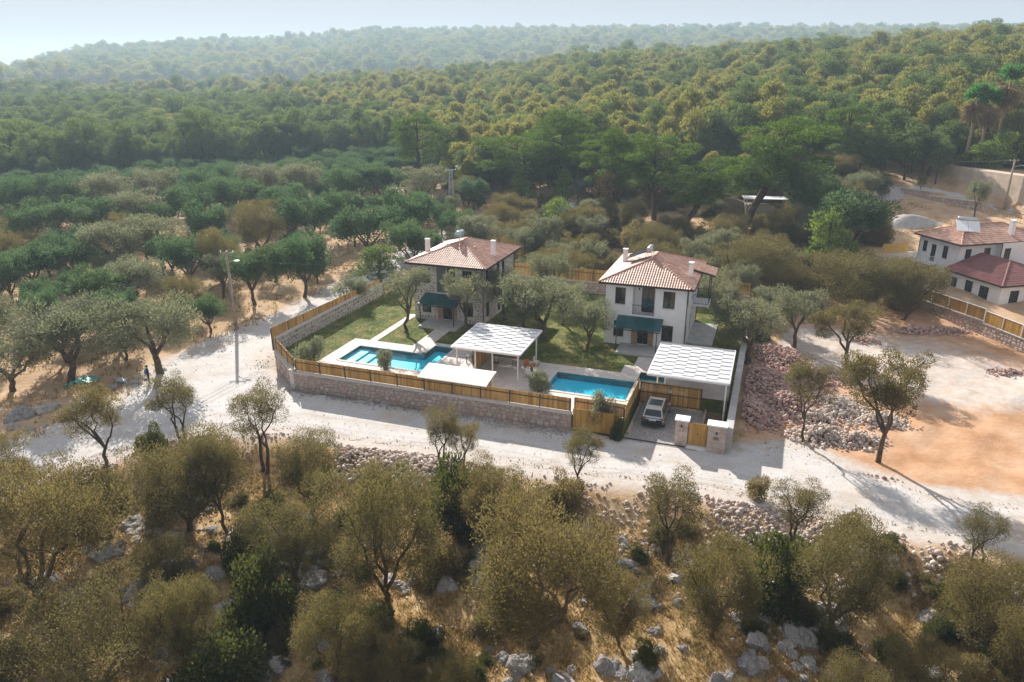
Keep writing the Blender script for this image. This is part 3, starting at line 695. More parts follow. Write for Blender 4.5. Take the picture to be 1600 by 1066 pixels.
def solar_heater(name, loc, rz, label, tank='tank_blue', tilt=R(24), w_=1.9, glare=False, group=None):
    root = empty(name, loc, rz); tag(root, label, 'solar heater', group)
    mb = MB()                                   # collectors slope down towards local -y
    c, s = math.cos(tilt), math.sin(tilt)
    for k in (0, 1):
        x0 = -w_ / 2 + k * w_ / 2 + .02; x1 = x0 + w_ / 2 - .04; mb = MB()
        vs = [(x0, -2.0 * c, 0.0), (x1, -2.0 * c, 0.0), (x1, 0, 2.0 * s), (x0, 0, 2.0 * s)]; vs += [(a, b, z_ + .08) for a, b, z_ in vs]
        mb.add(vs, [(3, 2, 1, 0), (4, 5, 6, 7), (0, 1, 5, 4), (1, 2, 6, 5), (2, 3, 7, 6), (3, 0, 4, 7)]); mb.build('collector_panel', 'collector', root)
    t = MB(); t.tube([(-w_ * .42, .35, 2 * s + .22), (-w_ * .4, .35, 2 * s + .22), (w_ * .4, .35, 2 * s + .22), (w_ * .42, .35, 2 * s + .22)], [.2, .29, .29, .2], 14)
    t.build('tank', tank, root, True)
    f = MB()
    for sx in (-.6, .6):
        f.bar((sx, 0, 2 * s), (sx, .05, -.3), .05); f.bar((sx, .6, 2 * s + .0), (sx, .62, -.55), .05); f.bar((sx, 0, 2 * s - .05), (sx, .6, 2 * s - .02), .05); f.bar((sx, -1.95 * c, -.02), (sx, .62, -.3), .04)
    f.build('support_frame', 'steel', root); return root
def railing(parent, pts, h=1.0, mat='dark_metal', gap=.13, name='railing'):
    mb = MB()
    for p, q in zip(pts[:-1], pts[1:]):
        p = Vector(p); q = Vector(q); L = (q - p).length; n = int(L / gap); u = Vector((0, 0, h))
        mb.bar(p + u, q + u, .05); mb.bar(p + Vector((0, 0, .1)), q + Vector((0, 0, .1)), .035)
        for i in range(n + 1):
            a = p.lerp(q, i / n); mb.bar(a + Vector((0, 0, .12)), a + u - Vector((0, 0, .025)), .018)
    return mb.build(name, mat, parent)

# ------------------------------------------------------------------ the two-villa compound: ground surfaces
def cells(name, rin, rout, z0, z1, mat, root=None, kind='structure'):
    """surface over the union of rectangles rin minus rout, in compound plan coordinates; drop-sides to z0"""
    root = root or PLAN
    A = sorted({v for r in rin + rout for v in r[:2]}); B = sorted({v for r in rin + rout for v in r[2:]})
    occ = {}
    for i in range(len(A) - 1):
        for j in range(len(B) - 1):
            c = ((A[i] + A[i + 1]) / 2, (B[j] + B[j + 1]) / 2)
            f = lambda rs: any(r[0] < c[0] < r[1] and r[2] < c[1] < r[3] for r in rs)
            if f(rin) and not f(rout): occ[(i, j)] = 1
    V = []; F = []
    def vid(a, b, z): p = C(a, b, z); V.append(p[:]); return len(V) - 1
    for (i, j) in occ:
        a0, a1, b0, b1 = A[i], A[i + 1], B[j], B[j + 1]
        F.append((vid(a0, b0, z1), vid(a1, b0, z1), vid(a1, b1, z1), vid(a0, b1, z1)))
        for di, dj, (p, q) in ((-1, 0, ((a0, b1), (a0, b0))), (1, 0, ((a1, b0), (a1, b1))), (0, -1, ((a0, b0), (a1, b0))), (0, 1, ((a1, b1), (a0, b1)))):
            if (i + di, j + dj) not in occ: F.append((vid(*p, z0), vid(*q, z0), vid(*q, z1), vid(*p, z1)))
    me = np_mesh(name, np.array(V), F, [mat]); o = link_mesh(name, me); o['kind'] = kind; return o
PLAN = None
P1 = [(1.9, 10.85, 4.85, 8.75), (8.8, 10.85, 8.7, 11.2)]
P2 = [(21.9, 28.8, 4.75, 8.75)]; SPA = [(28.9, 31.2, 9.0, 11.1)]
DECK1 = [(.35, 14.7, .75, 10.5), (8.0, 14.7, 10.4, 12.0), (1.95, 2.75, 10.4, 19.5), (6.7, 8.3, 10.4, 15.7)]
DECK2 = [(14.7, 29.35, .75, 10.5), (27.2, 36.6, 7.45, 12.4), (28.0, 29.4, 12.3, 14.9)]
DRIVE = (29.45, 36.75, -.5, 7.4)
BLD = [(3.0, 10.9, 18.5, 28.2), (24.0, 31.7, 17.8, 28.2)]
cells('lawn', [(0, 36.9, .6, 34.4), (-4.6, 0, 4.45, 34.4)], P1 + P2 + SPA + [DRIVE] + BLD, -.2, 1.2, 'lawn')
tri = MB(); tri.prism([tuple(C(-4.6, 4.45)[:2]), tuple(C(0, .65)[:2]), tuple(C(0, 4.45)[:2])], -.2, 1.196); o = tri.build('lawn', 'lawn'); o['kind'] = 'structure'
cells('pool_deck', DECK1, P1, 1.1, 1.245, 'travertine'); cells('pool_deck', DECK2, P2 + SPA + [DRIVE], 1.1, 1.245, 'travertine')
cells('driveway', [(29.5, 36.7, .35, 7.38)], [(35.0, 36.7, .3, 7.38)], -.1, .045, 'cobble')
cells('planting_bed', [(35.05, 36.65, 1.5, 7.38)], [], -.1, .12, 'bed_soil')
cells('gravel_strip', [(15.35, 16.5, 4.6, 10.0)], [], 1.2, 1.27, 'wall_stone')
# swimming pools
def pool(name, rects, label, depth=.6, steps=None):
    c = C(rects[0][0], rects[0][2], 0); root = empty(name, (c.x, c.y, 0), -TH); tag(root, label, 'swimming pool')
    a0, b0 = rects[0][0], rects[0][2]; zb, zt, zw = 1.24 - depth, 1.25, 1.12
    A = sorted({v - a0 for r in rects for v in r[:2]}); B = sorted({v - b0 for r in rects for v in r[2:]})
    occ = {(i, j) for i in range(len(A) - 1) for j in range(len(B) - 1) if any(r[0] - a0 < (A[i] + A[i + 1]) / 2 < r[1] - a0 and r[2] - b0 < (B[j] + B[j + 1]) / 2 < r[3] - b0 for r in rects)}
    basin, water, cop = MB(), MB(), MB()
    for (i, j) in occ:
        x0, x1, y0, y1 = A[i], A[i + 1], B[j], B[j + 1]
        basin.add([(x0, y0, zb), (x1, y0, zb), (x1, y1, zb), (x0, y1, zb)], [(0, 1, 2, 3)])
        water.add([(x0, y0, zw), (x1, y0, zw), (x1, y1, zw), (x0, y1, zw)], [(0, 1, 2, 3)])
        for di, dj, p, q in ((-1, 0, (x0, y0), (x0, y1)), (1, 0, (x1, y1), (x1, y0)), (0, -1, (x1, y0), (x0, y0)), (0, 1, (x0, y1), (x1, y1))):
            if (i + di, j + dj) not in occ:
                basin.add([(*p, zb), (*q, zb), (*q, zt), (*p, zt)], [(0, 1, 2, 3)])
                n = Vector((di, dj, 0)); P = Vector((*p, 1.262)) + n * .15; Q = Vector((*q, 1.262)) + n * .15
                cop.bar(P, Q, .3, .05)
    b_ = basin.build('basin', 'pool_mosaic', root)
    water.build('water', 'pool_water', root); cop.build('coping', 'coping', root)
    if steps:
        s = MB()
        for k, (x0, x1, y0, y1, zz) in enumerate(steps): s.box(x0, x1, y0, y1, zb + .01, zz)
        s.build('steps', 'pool_step', root)
    return root
simple('pool_step', (0.12, 0.58, 0.72), 0.4, 0.4, 0, 0.06, 2)
pool('swimming_pool', P1, 'L-shaped turquoise pool in front of the stone house', steps=[(.01, 1.2, .01, 3.88, .95), (1.2, 2.2, .01, 3.88, .8)])
pool('swimming_pool', P2, 'turquoise rectangular pool in front of the white house beside the driveway fence', steps=[(.01, 6.88, .01, .5, .82)])
pool('swimming_pool', SPA, 'small turquoise plunge pool at the corner of the carport behind the driveway fence', .6)

# ------------------------------------------------------------------ boundary walls and fences
rg = random.Random(3)
def stone_wall(p0, p1, z0, h, th, label, size, indiv, mat='wall_stone', cop=True, h1=None, core='mortar', group=None):
    root, L = frame_root('stone_wall', p0, p1, z0); tag(root, label, 'wall', group)
    mb = MB(); mb.box(0, L, 0, th, -.2, h); mb.build('wall_core', core, root)
    lay = stone_layout(L, h + .15, size, rg); lay = [(s, t - .15, w_, hh) for s, t, w_, hh in lay]
    if indiv: stone_objects(root, lay, mat, rg)
    else: stone_part(root, (0, 0), (L, 0), 0, lay, mat, rg)
    if cop:
        m2 = MB(); m2.box(-.03, L + .03, -.1, th + .05, h + .002, h + .09); m2.build('coping', 'coping', root)
    return root
W0, W1 = C(0, .25), C(25.4, .25)
stone_wall(W0, W1, 0, 1.48, .5, 'long pinkish rubble stone wall below the wooden pool fence along the road', .42, True)
stone_wall(C(-4.75, 4.35), C(-.05, .35), 0, 1.48, .45, 'short angled pink stone wall at the road bend on the left end of the front fence', .42, True)
fence('wooden_fence', C(.25, .62), C(25.3, .62), 1.57, 1.12, 2.55, 'long warm brown board fence on the stone wall in front of the pools', rg=random.Random(5))
fence('wooden_fence', C(-4.6, 4.5), C(-.1, .85), 1.57, 1.15, 2.3, 'short angled board fence on the stone wall at the road bend', rg=random.Random(6))
fence('wooden_fence', C(25.35, 1.5), C(29.4, 1.5), 1.25, 1.15, 2.0, 'board fence behind the sliding gate beside the right pool', rg=random.Random(8))
# left boundary: wall seen from inside, fence on its outer edge
zt0 = z_for_row(C(-5, 4.6).y, 512); zt1 = z_for_row(C(-5, 25).y, 437)
root = stone_wall(C(-4.65, 4.7), C(-4.65, 25.2), 1.2, 1.35, .3, 'grey stone garden wall left of the lawn beside the stone house', .4, False, 'house_stone', core='mortar_pale')
# (outer face of that wall looks to the lane)
fence('wooden_fence', C(-5.02, 25.4), C(-5.02, 4.5), zt1 - 2.3, 2.3, 2.5, 'tall board fence on the stone garden wall left of the lawn along the lane', rg=random.Random(9), z1=zt0 - 2.3)
mb = MB(); mb.box(-5.2, -4.95, 4.5, 25.3, -.3, 1.0)
# back boundary
root = stone_wall(C(-4.6, 34.3), C(37, 34.3), 1.2, 1.3, .35, 'reddish stone garden wall at the back behind the two houses', .4, False)
fence('wooden_fence', C(-4.6, 34.55), C(37, 34.55), 2.55, 1.5, 2.6, 'orange brown board fence on the back garden wall behind the two houses', rg=random.Random(10))
# right boundary wall: plain concrete
root, L = frame_root('concrete_wall', C(37.05, .9), C(37.05, 34.4), 0); tag(root, 'plain grey concrete wall along the right side of the driveway and white house', 'wall')
mb = MB(); mb.box(0, L, -.3, .15, -.3, 1.9); mb.build('wall_core', 'concrete', root)
mb = MB(); mb.box(-.02, L, -.34, .19, 1.902, 1.96); mb.build('coping', 'concrete', root)
fence('wooden_fence', C(36.55, 7.3), C(36.55, 1.6), .05, 1.55, 2.3, 'low board fence along the planting bed inside the concrete wall', rg=random.Random(12))
# driveway fences
fence('wooden_fence', C(29.42, 7.3), C(29.42, .9), .05, 2.25, 2.4, 'board fence between the right pool and the parked car', rg=random.Random(13), rail=(.45, .9))
root = fence('wooden_fence', C(29.5, 7.3), C(34.55, 7.3), .22, 1.85, 2.4, 'brown board fence at the back of the driveway under the carport', rg=random.Random(14), rail=(.5, .93))
o, L = frame_root('kerb', C(29.5, 7.0), C(34.7, 7.0), .04); mb = MB(); mb.box(0, L, 0, .2, 0, .16); k = mb.build('kerb', 'timber_edge'); k.matrix_world = Matrix.Translation(o.location) @ Matrix.Rotation(o.rotation_euler.z, 4, 'Z'); bpy.data.objects.remove(o); k['kind'] = 'structure'
o, L = frame_root('kerb', C(29.62, 1.2), C(29.62, 6.95), .04); mb = MB(); mb.box(0, L, -.16, 0, 0, .2); k = mb.build('kerb', 'timber_edge'); k.matrix_world = Matrix.Translation(o.location) @ Matrix.Rotation(o.rotation_euler.z, 4, 'Z'); bpy.data.objects.remove(o); k['kind'] = 'structure'
o, L = frame_root('kerb', C(34.98, 1.6), C(34.98, 7.3), .04); mb = MB(); mb.box(0, L, -.08, .08, 0, .22); k = mb.build('kerb', 'timber_edge'); k.matrix_world = Matrix.Translation(o.location) @ Matrix.Rotation(o.rotation_euler.z, 4, 'Z'); bpy.data.objects.remove(o); k['kind'] = 'structure'
# sliding gate
root, L = frame_root('sliding_gate', C(25.5, .55), C(29.2, .55), .12); tag(root, 'wide brown board sliding gate by the road in front of the right pool', 'gate')
for i in range(2):
    mb = MB(); s0 = i * L / 2; k = 13; w_ = L / 2 / k
    for j in range(k): mb.box(s0 + j * w_ + .004, s0 + (j + 1) * w_ - .004, -.015 + rg.uniform(-.004, .004), .012, .05, 1.78)
    mb.build('gate_panel', 'gate_wood', root)
mb = MB()
for z_ in (0.06, 1.74): mb.bar((0, .04, z_), (L, .04, z_), .05)
for x in (.03, L / 2, L - .03): mb.bar((x, .04, .085), (x, .04, 1.715), .05)
mb.build('gate_frame', 'dark_metal', root)
mb = MB(); mb.box(-.2, 8.6, -.05, .05, -.085, -.02); mb.build('gate_track', 'dark_metal', root)
# pillars and pedestrian gate
def pillar(a0, a1, b0, h, label, lamp_z):
    root = empty('gate_pillar', C(a0, b0, 0), -TH); tag(root, label, 'pillar', 'stone pillars of the garden gate'); w_ = a1 - a0; d = .75
    mb = MB(); mb.box(.03, w_ - .03, .03, d, -.2, h); mb.build('pillar_core', 'mortar_pale', root)
    z = 0.0; rr = random.Random(int(a0 * 10))
    for row in range(5):
        hh = h / 5; n = 3 if w_ > .9 else 2; cuts = [0] + sorted(rr.uniform(.3, .7) * w_ if n == 2 else (k + rr.uniform(-.15, .15)) * w_ / n for k in range(1, n)) + [w_]
        for c0, c1 in zip(cuts[:-1], cuts[1:]):
            mb = MB(); mb.box(c0 + .008, c1 - .008, -.02 - rr.random() * .012, .029, z + .008, z + hh - .008); mb.build('stone_block', 'block_stone', root)
        mb = MB(); mb.box(w_ - .029, w_ + .02, .032, d - .01, z + .008, z + hh - .008); mb.build('stone_block', 'block_stone', root)
        z += hh
    mb = MB(); mb.box(-.08, w_ + .08, -.1, d + .08, h + .002, h + .11); mb.build('pillar_cap', 'plaster_white', root)
    mb = MB(); mb.tube([(w_ / 2, -.08, lamp_z), (w_ / 2, -.08, lamp_z + .16)], .06, 8); mb.build('wall_lamp', 'dark_metal', root)
    return root, w_
pillar(33.3, 34.2, .75, 2.05, 'left stone gate pillar with white cap beside the parked car', 1.6)
r_, w_ = pillar(35.65, 36.95, .45, 2.15, 'right stone gate pillar with mailbox next to the concrete wall', 1.55)
mb = MB(); mb.box(.45, .8, -.09, -.025, 1.1, 1.32); mb.build('mailbox', 'bark_palm', r_)
root, L = frame_root('garden_gate', C(34.22, .95), C(35.63, .95), .1); tag(root, 'yellow brown wooden garden gate between the two stone pillars', 'gate')
for i in range(2):
    mb = MB(); s0 = .03 + i * (L - .06) / 2; w_ = (L - .06) / 2 / 5
    for j in range(5): mb.box(s0 + j * w_ + .003, s0 + (j + 1) * w_ - .003, -.015 + rg.uniform(-.004, .004), .012, .06, 1.85)
    mb.build('gate_leaf', 'gate_wood', root)
mb = MB()
for z_ in (.08, 1.83): mb.bar((.02, .035, z_), (L - .02, .035, z_), .045)
for x in (.02, L / 2, L - .02): mb.bar((x, .035, .105), (x, .035, 1.805), .045)
mb.build('gate_frame', 'dark_metal', root)
mb = MB(); mb.bar((L / 2 - .06, -.05, .98), (L / 2 + .06, -.05, .98), .03); mb.build('handle', 'dark_metal', root)
mb = MB(); mb.box(0, L, -.5, .1, -.16, -.02); mb.build('step', 'plaster_white', root)
# corner stub where the angled wall meets the front wall
root = empty('wall_pier', C(-.02, .3, 0), -TH); tag(root, 'small pale pier with white cap where the angled wall meets the road wall', 'pier')
mb = MB(); mb.box(-.12, .3, -.12, .3, 0, 1.7); mb.build('pier_core', 'mortar_pale', root)
mb = MB(); mb.box(-.18, .36, -.18, .36, 1.702, 1.78); mb.build('pier_cap', 'coping', root)

# ------------------------------------------------------------------ carports
def carport(a0, b0, W_, D_, zf, zb, label, posts):
    root = empty('carport', C(a0, b0, 0), -TH); tag(root, label, 'carport', 'white slatted carports')
    sl = (zb - zf) / D_; nx = round(W_ / .84); cw = W_ / nx; pl = .86; rr = random.Random(int(a0))
    me = {}
    for i in range(nx):
        y = (0 if i % 2 == 0 else -pl / 2)
        while y < D_ - .05:
            y0 = max(y, 0.0); y1 = min(y + pl, D_); y += pl
            if y1 - y0 < .1: continue
            key = round(y1 - y0, 3)
            if key not in me:
                L = y1 - y0; mb = MB(); tl = .034
                vs = [(.004, .008, tl), (cw - .004, .008, tl), (cw - .004, L - .008, 0), (.004, L - .008, 0)]; vs += [(p, q, r_ + .03) for p, q, r_ in vs]
                mb.add(vs, [(3, 2, 1, 0), (4, 5, 6, 7), (0, 1, 5, 4), (1, 2, 6, 5), (2, 3, 7, 6), (3, 0, 4, 7)])
                me[key] = np_mesh('roof_panel', np.array(mb.v), mb.f, ['white_slat'], mb.m)
            link_mesh('roof_panel', me[key], root, (i * cw, y0, zf + sl * y0 + rr.uniform(-.006, .006)))
    for p, q in (((-.05, -.04, zf - .04), (W_ + .05, -.04, zf - .04)), ((-.05, D_ + .04, zb - .04), (W_ + .05, D_ + .04, zb - .04)), ((-.05, -.01, zf - .04), (-.05, D_ + .01, zb - .04)), ((W_ + .05, -.01, zf - .04), (W_ + .05, D_ + .01, zb - .04))):
        mb = MB(); mb.bar(p, q, .09, .16); mb.build('beam', 'white_metal', root)
    for k in range(1, 4):
        mb = MB(); y = D_ * k / 4; mb.bar((0, y, zf + sl * y - .09), (W_, y, zf + sl * y - .09), .06, .1); mb.build('rafter', 'white_metal', root)
    for x, y, zz in posts:
        mb = MB(); mb.box(x - .055, x + .055, y - .055, y + .055, zz, zf + sl * y - .13); mb.build('post', 'white_metal', root)
    return root
carport(13.15, 5.45, 6.25, 6.3, 3.72, 3.86, 'white slatted carport roof between the two pools', [(.35, .3, 1.24), (2.1, .3, 1.24), (3.7, .3, 1.24), (6.1, .12, 1.24), (.35, 5.7, 1.24), (3.6, 5.9, 1.24), (6.1, 5.3, 1.24)])
carport(30.4, 5.0, 6.2, 7.2, 3.72, 3.86, 'white slatted carport roof over the driveway in front of the white house', [(.35, 3.3, 1.24), (.9, 3.95, 1.24), (6.05, .15, .1), (.3, 6.9, 1.24), (6.05, 6.9, 1.2)])
# lean-to pump shelter with a white roof behind the road fence
root = empty('pump_shelter', C(12.6, .8, 1.24), -TH); tag(root, 'low shelter with curved white roof right behind the road fence between the pools', 'shelter')
mb = MB(); vs = []
prof = [(-.35, 1.40), (.35, 1.57), (1.1, 1.70), (1.75, 1.78), (2.0, 1.79)]
for y, z_ in prof: vs += [(-.35, y, z_), (5.75, y, z_)]
n = len(vs); vs += [(x, y, z_ + .06) for x, y, z_ in vs]
fs = []
for k in range(len(prof) - 1):
    a = 2 * k; fs += [(a + 2, a + 3, a + 1, a), (n + a, n + a + 1, n + a + 3, n + a + 2), (a, a + 2, n + a + 2, n + a), (a + 1, n + a + 1, n + a + 3, a + 3)]
fs += [(0, 1, n + 1, n), (n - 2, n + n - 2, n + n - 1, n - 1)]
mb.add(vs, fs); mb.build('roof', 'white_canvas', root)
for x in (0.0, 5.4):
    mb = MB()
    for k in range(12): mb.box(x, x + .03, .1 + k * .13, .1 + k * .13 + .124, .01, 1.45 + .02 * k); 
    mb.build('side_wall', 'fence_wood', root)
mb = MB()
for k in range(40): mb.box(.04 + k * .1335, .04 + k * .1335 + .128, 1.63, 1.66, .01, 1.72)
mb.build('back_wall', 'fence_wood', root)
# divider fence between the two terraces
fence('wooden_fence', C(14.95, 10.1), C(14.95, 5.9), 1.25, 1.75, 2.1, 'short board screen between the two pool terraces under the carport', rg=random.Random(21), rail=(.86,))
o, L = frame_root('kerb', C(15.25, 10.1), C(15.25, 4.6), 1.246); mb = MB(); mb.box(0, L, -.12, .12, 0, .16); k = mb.build('kerb', 'concrete'); k.matrix_world = Matrix.Translation(o.location) @ Matrix.Rotation(o.rotation_euler.z, 4, 'Z'); bpy.data.objects.remove(o); k['kind'] = 'structure'

# ------------------------------------------------------------------ villas
def villa(a0, b0, W_, D_, label, stone, seed):
    """two-storey villa; local frame x along the front, y into the plot, z from 0 at terrace height 1.2"""
    rr = random.Random(seed); root = empty('house', C(a0, b0, 1.2), -TH); tag(root, label, 'house', 'two villas with pools')
    H = 6.25; mat = 'mortar_pale' if stone else 'plaster_white'
    c = W_ / 7.7
    WIN = [(.92 * c, 1.92 * c, 4.1, 5.75), (5.5 * c, 6.6 * c, 4.1, 5.75), (.9 * c, 1.9 * c, .8, 2.4), (5.55 * c, 6.62 * c, .8, 2.4)]
    DOOR = (3.25 * c, 4.3 * c, .25, 2.5); REC = (2.62 * c, 4.76 * c, 3.16, 6.05, 1.25)
    mb = MB(); fr = WIN + [DOOR, REC]
    wall_face(mb, (0, 0), (W_, 0), 0, H, fr, .16)
    side = [(1.0, 1.9, 4.1, 5.75), (1.0, 1.9, .6, 2.2), (4.2, 5.1, 4.1, 5.75), (5.8, 6.7, 3.2, 5.6), (4.4, 5.3, .25, 2.4)]
    wall_face(mb, (W_, 0), (W_, D_), 0, H, side, .16)
    wall_face(mb, (W_, D_), (0, D_), 0, H, [(1, 2, 4.1, 5.7), (5, 6, 4.1, 5.7)], .16)
    lside = [(3.0, 4.0, 4.1, 5.7), (6.5, 7.5, 4.1, 5.7)]
    wall_face(mb, (0, D_), (0, 0), 0, H, lside, .16)
    mb.add([(0, 0, H), (W_, 0, H), (W_, D_, H), (0, D_, H)], [(0, 1, 2, 3)])
    mb.build('wall', mat, root)
    if stone:
        rec = [(o[0], o[1], o[2], o[3]) for o in fr]
        stone_part(root, (0, 0), (W_, 0), 0, stone_layout(W_, H, .30, rr, rec), 'house_stone', rr, .035)
        stone_part(root, (W_, 0), (W_, D_), 0, stone_layout(D_, H, .30, rr, side), 'house_stone', rr, .035)
    for o in WIN: window(root, (0, 0), (W_, 0), o, .16)
    for o in side[:3]: window(root, (W_, 0), (W_, D_), o, .16)
    window(root, (W_, 0), (W_, D_), side[3], .16, 'balcony_door', False); window(root, (W_, 0), (W_, D_), side[4], .16, 'side_door', False)
    for o in lside: window(root, (0, D_), (0, 0), o, .16)
    window(root, (W_, D_), (0, D_), (1, 2, 4.1, 5.7), .16); window(root, (W_, D_), (0, D_), (5, 6, 4.1, 5.7), .16)
    # recessed loggia: inner skin, glazed door, railing
    mb = MB(); y = 1.245
    mb.add([(REC[0] + .003, y, REC[2]), (REC[1] - .003, y, REC[2]), (REC[1] - .003, y, REC[3]), (REC[0] + .003, y, REC[3])], [(0, 1, 2, 3)])
    mb.build('loggia_wall', 'plaster_grey' if stone else 'plaster_white', root)
    dr = MB(); x0, x1 = 3.35 * c, 4.45 * c
    for p, q in (((x0, 1.22, 3.2), (x1, 1.22, 3.2)), ((x0, 1.22, 5.7), (x1, 1.22, 5.7))): dr.bar(p, q, .04, .08)
    for x in (x0, (x0 + x1) / 2, x1): dr.bar((x, 1.22, 3.24), (x, 1.22, 5.66), .08, .04, 0, (0, 1, 0))
    d_ = dr.build('loggia_door', 'frame_dark', root)
    m2 = MB(); m2.box(x0 + .042, x1 - .042, 1.228, 1.238, 3.245, 5.655); m2.build('pane', 'window_glass', d_)
    railing(root, [(REC[0] + .03, .08, 3.17), (REC[1] - .03, .08, 3.17)], .95)
    m2 = MB(); m2.tube([(REC[0] + .4, 1.2, 5.35), (REC[0] + .4, 1.2, 5.55)], .07, 8); m2.build('wall_lamp', 'dark_metal', root)
    # entrance door with brick jambs
    window(root, (0, 0), (W_, 0), DOOR, .16, 'front_door', False)
    for xa, xb in ((2.68 * c, 3.25 * c - .003), (4.3 * c + .003, 4.82 * c)):
        m2 = MB(); z = .06; k = 0
        while z < 2.55:
            m2.box(xa, (xa + xb) / 2 + (.08 if k % 2 else -.08) - .006, -.07, -.002, z, z + .11); m2.box((xa + xb) / 2 + (.08 if k % 2 else -.08) + .006, xb, -.07, -.002, z, z + .11); z += .125; k += 1
        m2.build('brick_jamb', 'brick_warm', root)
    # porch slab and dark tinted awning on posts
    mb = MB(); mb.box(1.7, 6.0, -2.75, -.003, -.1, .2); mb.build('porch', 'concrete', root)
    mb = MB(); yw, yf, zw, zf = -.05, -2.0, 3.0, 2.35; xa, xb = 1.35, 5.65
    for k in range(5):
        s0 = xa + (xb - xa) * k / 5 + .01; s1 = xa + (xb - xa) * (k + 1) / 5 - .01
        vs = [(s0, yf, zf), (s1, yf, zf), (s1, yw, zw), (s0, yw, zw)]; vs += [(p, q, r_ + .025) for p, q, r_ in vs]
        m2 = MB(); m2.add(vs, [(3, 2, 1, 0), (4, 5, 6, 7), (0, 1, 5, 4), (1, 2, 6, 5), (2, 3, 7, 6), (3, 0, 4, 7)]); m2.build('awning_panel', 'awning_green', root)
    for x in [xa + (xb - xa) * k / 5 for k in range(6)]: mb.bar((x, yf, zf - .045), (x, yw, zw - .045), .05, .07)
    mb.bar((xa, yf - .02, zf - .12), (xb, yf - .02, zf - .12), .07, .09); mb.build('awning_frame', 'dark_metal', root)
    for x in (xa + .25, xb - .25):
        m2 = MB(); m2.bar((x, yf + .02, -.02), (x, yf + .02, zf - .17), .08, .08, 0, (0, 1, 0)); m2.build('awning_post', 'dark_metal', root)
    # roof
    ov = .62; ze, zr = H + .02, H + 1.66; X0, X1, Y0, Y1 = -ov, W_ + ov, -ov, D_ + ov; ins = (X1 - X0) / 2
    mb = MB(); mb.box(-ov + .05, W_ + ov - .05, -ov + .05, D_ + ov - .05, H - .16, H - .13); 
    roof = hip_roof(root, X0, X1, Y0, Y1, ze, zr, ins, ins)
    def rz(x, y): return roof_z(x, y, X0, X1, Y0, Y1, ze, zr, ins, ins)
    m2 = MB(); m2.bar((X0, Y0 - .06, ze - .08), (X1, Y0 - .06, ze - .08), .11, .1); m2.bar((X1 + .06, Y0, ze - .08), (X1 + .06, Y1, ze - .08), .11, .1); m2.build('gutter', 'frame_dark', root)
    for x, y in ((W_ + .06, -.06), (W_ + .06, D_ + .02)):
        m2 = MB(); m2.tube([(x, y, .05), (x, y, ze - .15)], .045, 6); m2.build('downpipe', 'frame_dark', root)
    return root, rz
h1, rz1 = villa(3.0, 18.5, 7.9, 9.7, 'stone clad two-storey villa with red hip roof and green awning behind the left pool', True, 31)
h2, rz2 = villa(24.0, 17.8, 7.7, 10.3, 'white plastered two-storey villa with red hip roof and side balcony behind the right pool', False, 32)
chimney(h1, .25, 3.2, rz1(.25, 3.2), 1.35); chimney(h1, 7.6, 4.0, rz1(7.6, 4.0), 1.5)
chimney(h2, .55, 6.2, rz2(.55, 6.2), 1.25); chimney(h2, 7.55, 3.0, rz2(7.55, 3.0), 1.3)
solar_heater('solar_heater', C(3.0 + 3.1, 18.5 + 4.6, 1.2 + rz1(3.1, 4.6) + .0), -TH + R(-90), 'pale blue solar water heater on the ridge of the stone house', w_=1.9)
solar_heater('solar_heater', C(24 + 2.9, 17.8 + 5.0, 1.2 + rz2(2.9, 5.0) + .0), -TH + R(-90), 'silver solar water heater on the ridge of the white house behind the right pool', 'steel', w_=1.9)
for rt, rzf, x, y in ((h1, rz1, 5.6, 3.6), (h2, rz2, 5.4, 3.2)):
    mb = MB(); z_ = rzf(x, y); mb.tube([(x, y, z_ - .05), (x, y, z_ + .22)], .12, 8); mb.build('roof_vent', 'ridge_tile', rt)
# white villa: side balcony with its own tiled canopy
mb = MB(); mb.box(7.703, 9.3, 5.4, 8.0, 2.95, 3.13); mb.build('balcony', 'plaster_white', h2)
railing(h2, [(7.75, 5.45, 3.14), (9.25, 5.45, 3.14), (9.25, 7.95, 3.14), (7.75, 7.95, 3.14)], 1.0)
mb = MB(); A_, B_, C_, D__ = (7.2, 5.2, 6.85), (9.7, 5.2, 6.3), (9.7, 8.3, 6.3), (7.2, 8.3, 6.85)
vs = [A_, B_, C_, D__] + [(x, y, z - .14) for x, y, z in (A_, B_, C_, D__)]
mb.add(vs, [(0, 1, 2, 3), (7, 6, 5, 4), (4, 5, 1, 0), (5, 6, 2, 1), (6, 7, 3, 2), (7, 4, 0, 3)]); cr = mb.build('balcony_roof', 'frame_dark', h2)
tb = MB(); up = (Vector(A_) - Vector(B_)).normalized(); tiles(tb, [B_, C_, D__, A_], B_, up); t_ = tb.build('tile_covering', 'roof_tile', cr); t_['kind'] = 'stuff'
for y in (5.5, 7.9):
    mb = MB(); mb.bar((9.2, y, 4.15), (9.2, y, 6.25), .08, .08, 0, (0, 1, 0)); mb.build('balcony_post', 'dark_metal', h2)
mb = MB(); mb.box(7.703, 10.2, 2.2, 9.0, -.1, .12); mb.build('side_porch', 'concrete', h2)

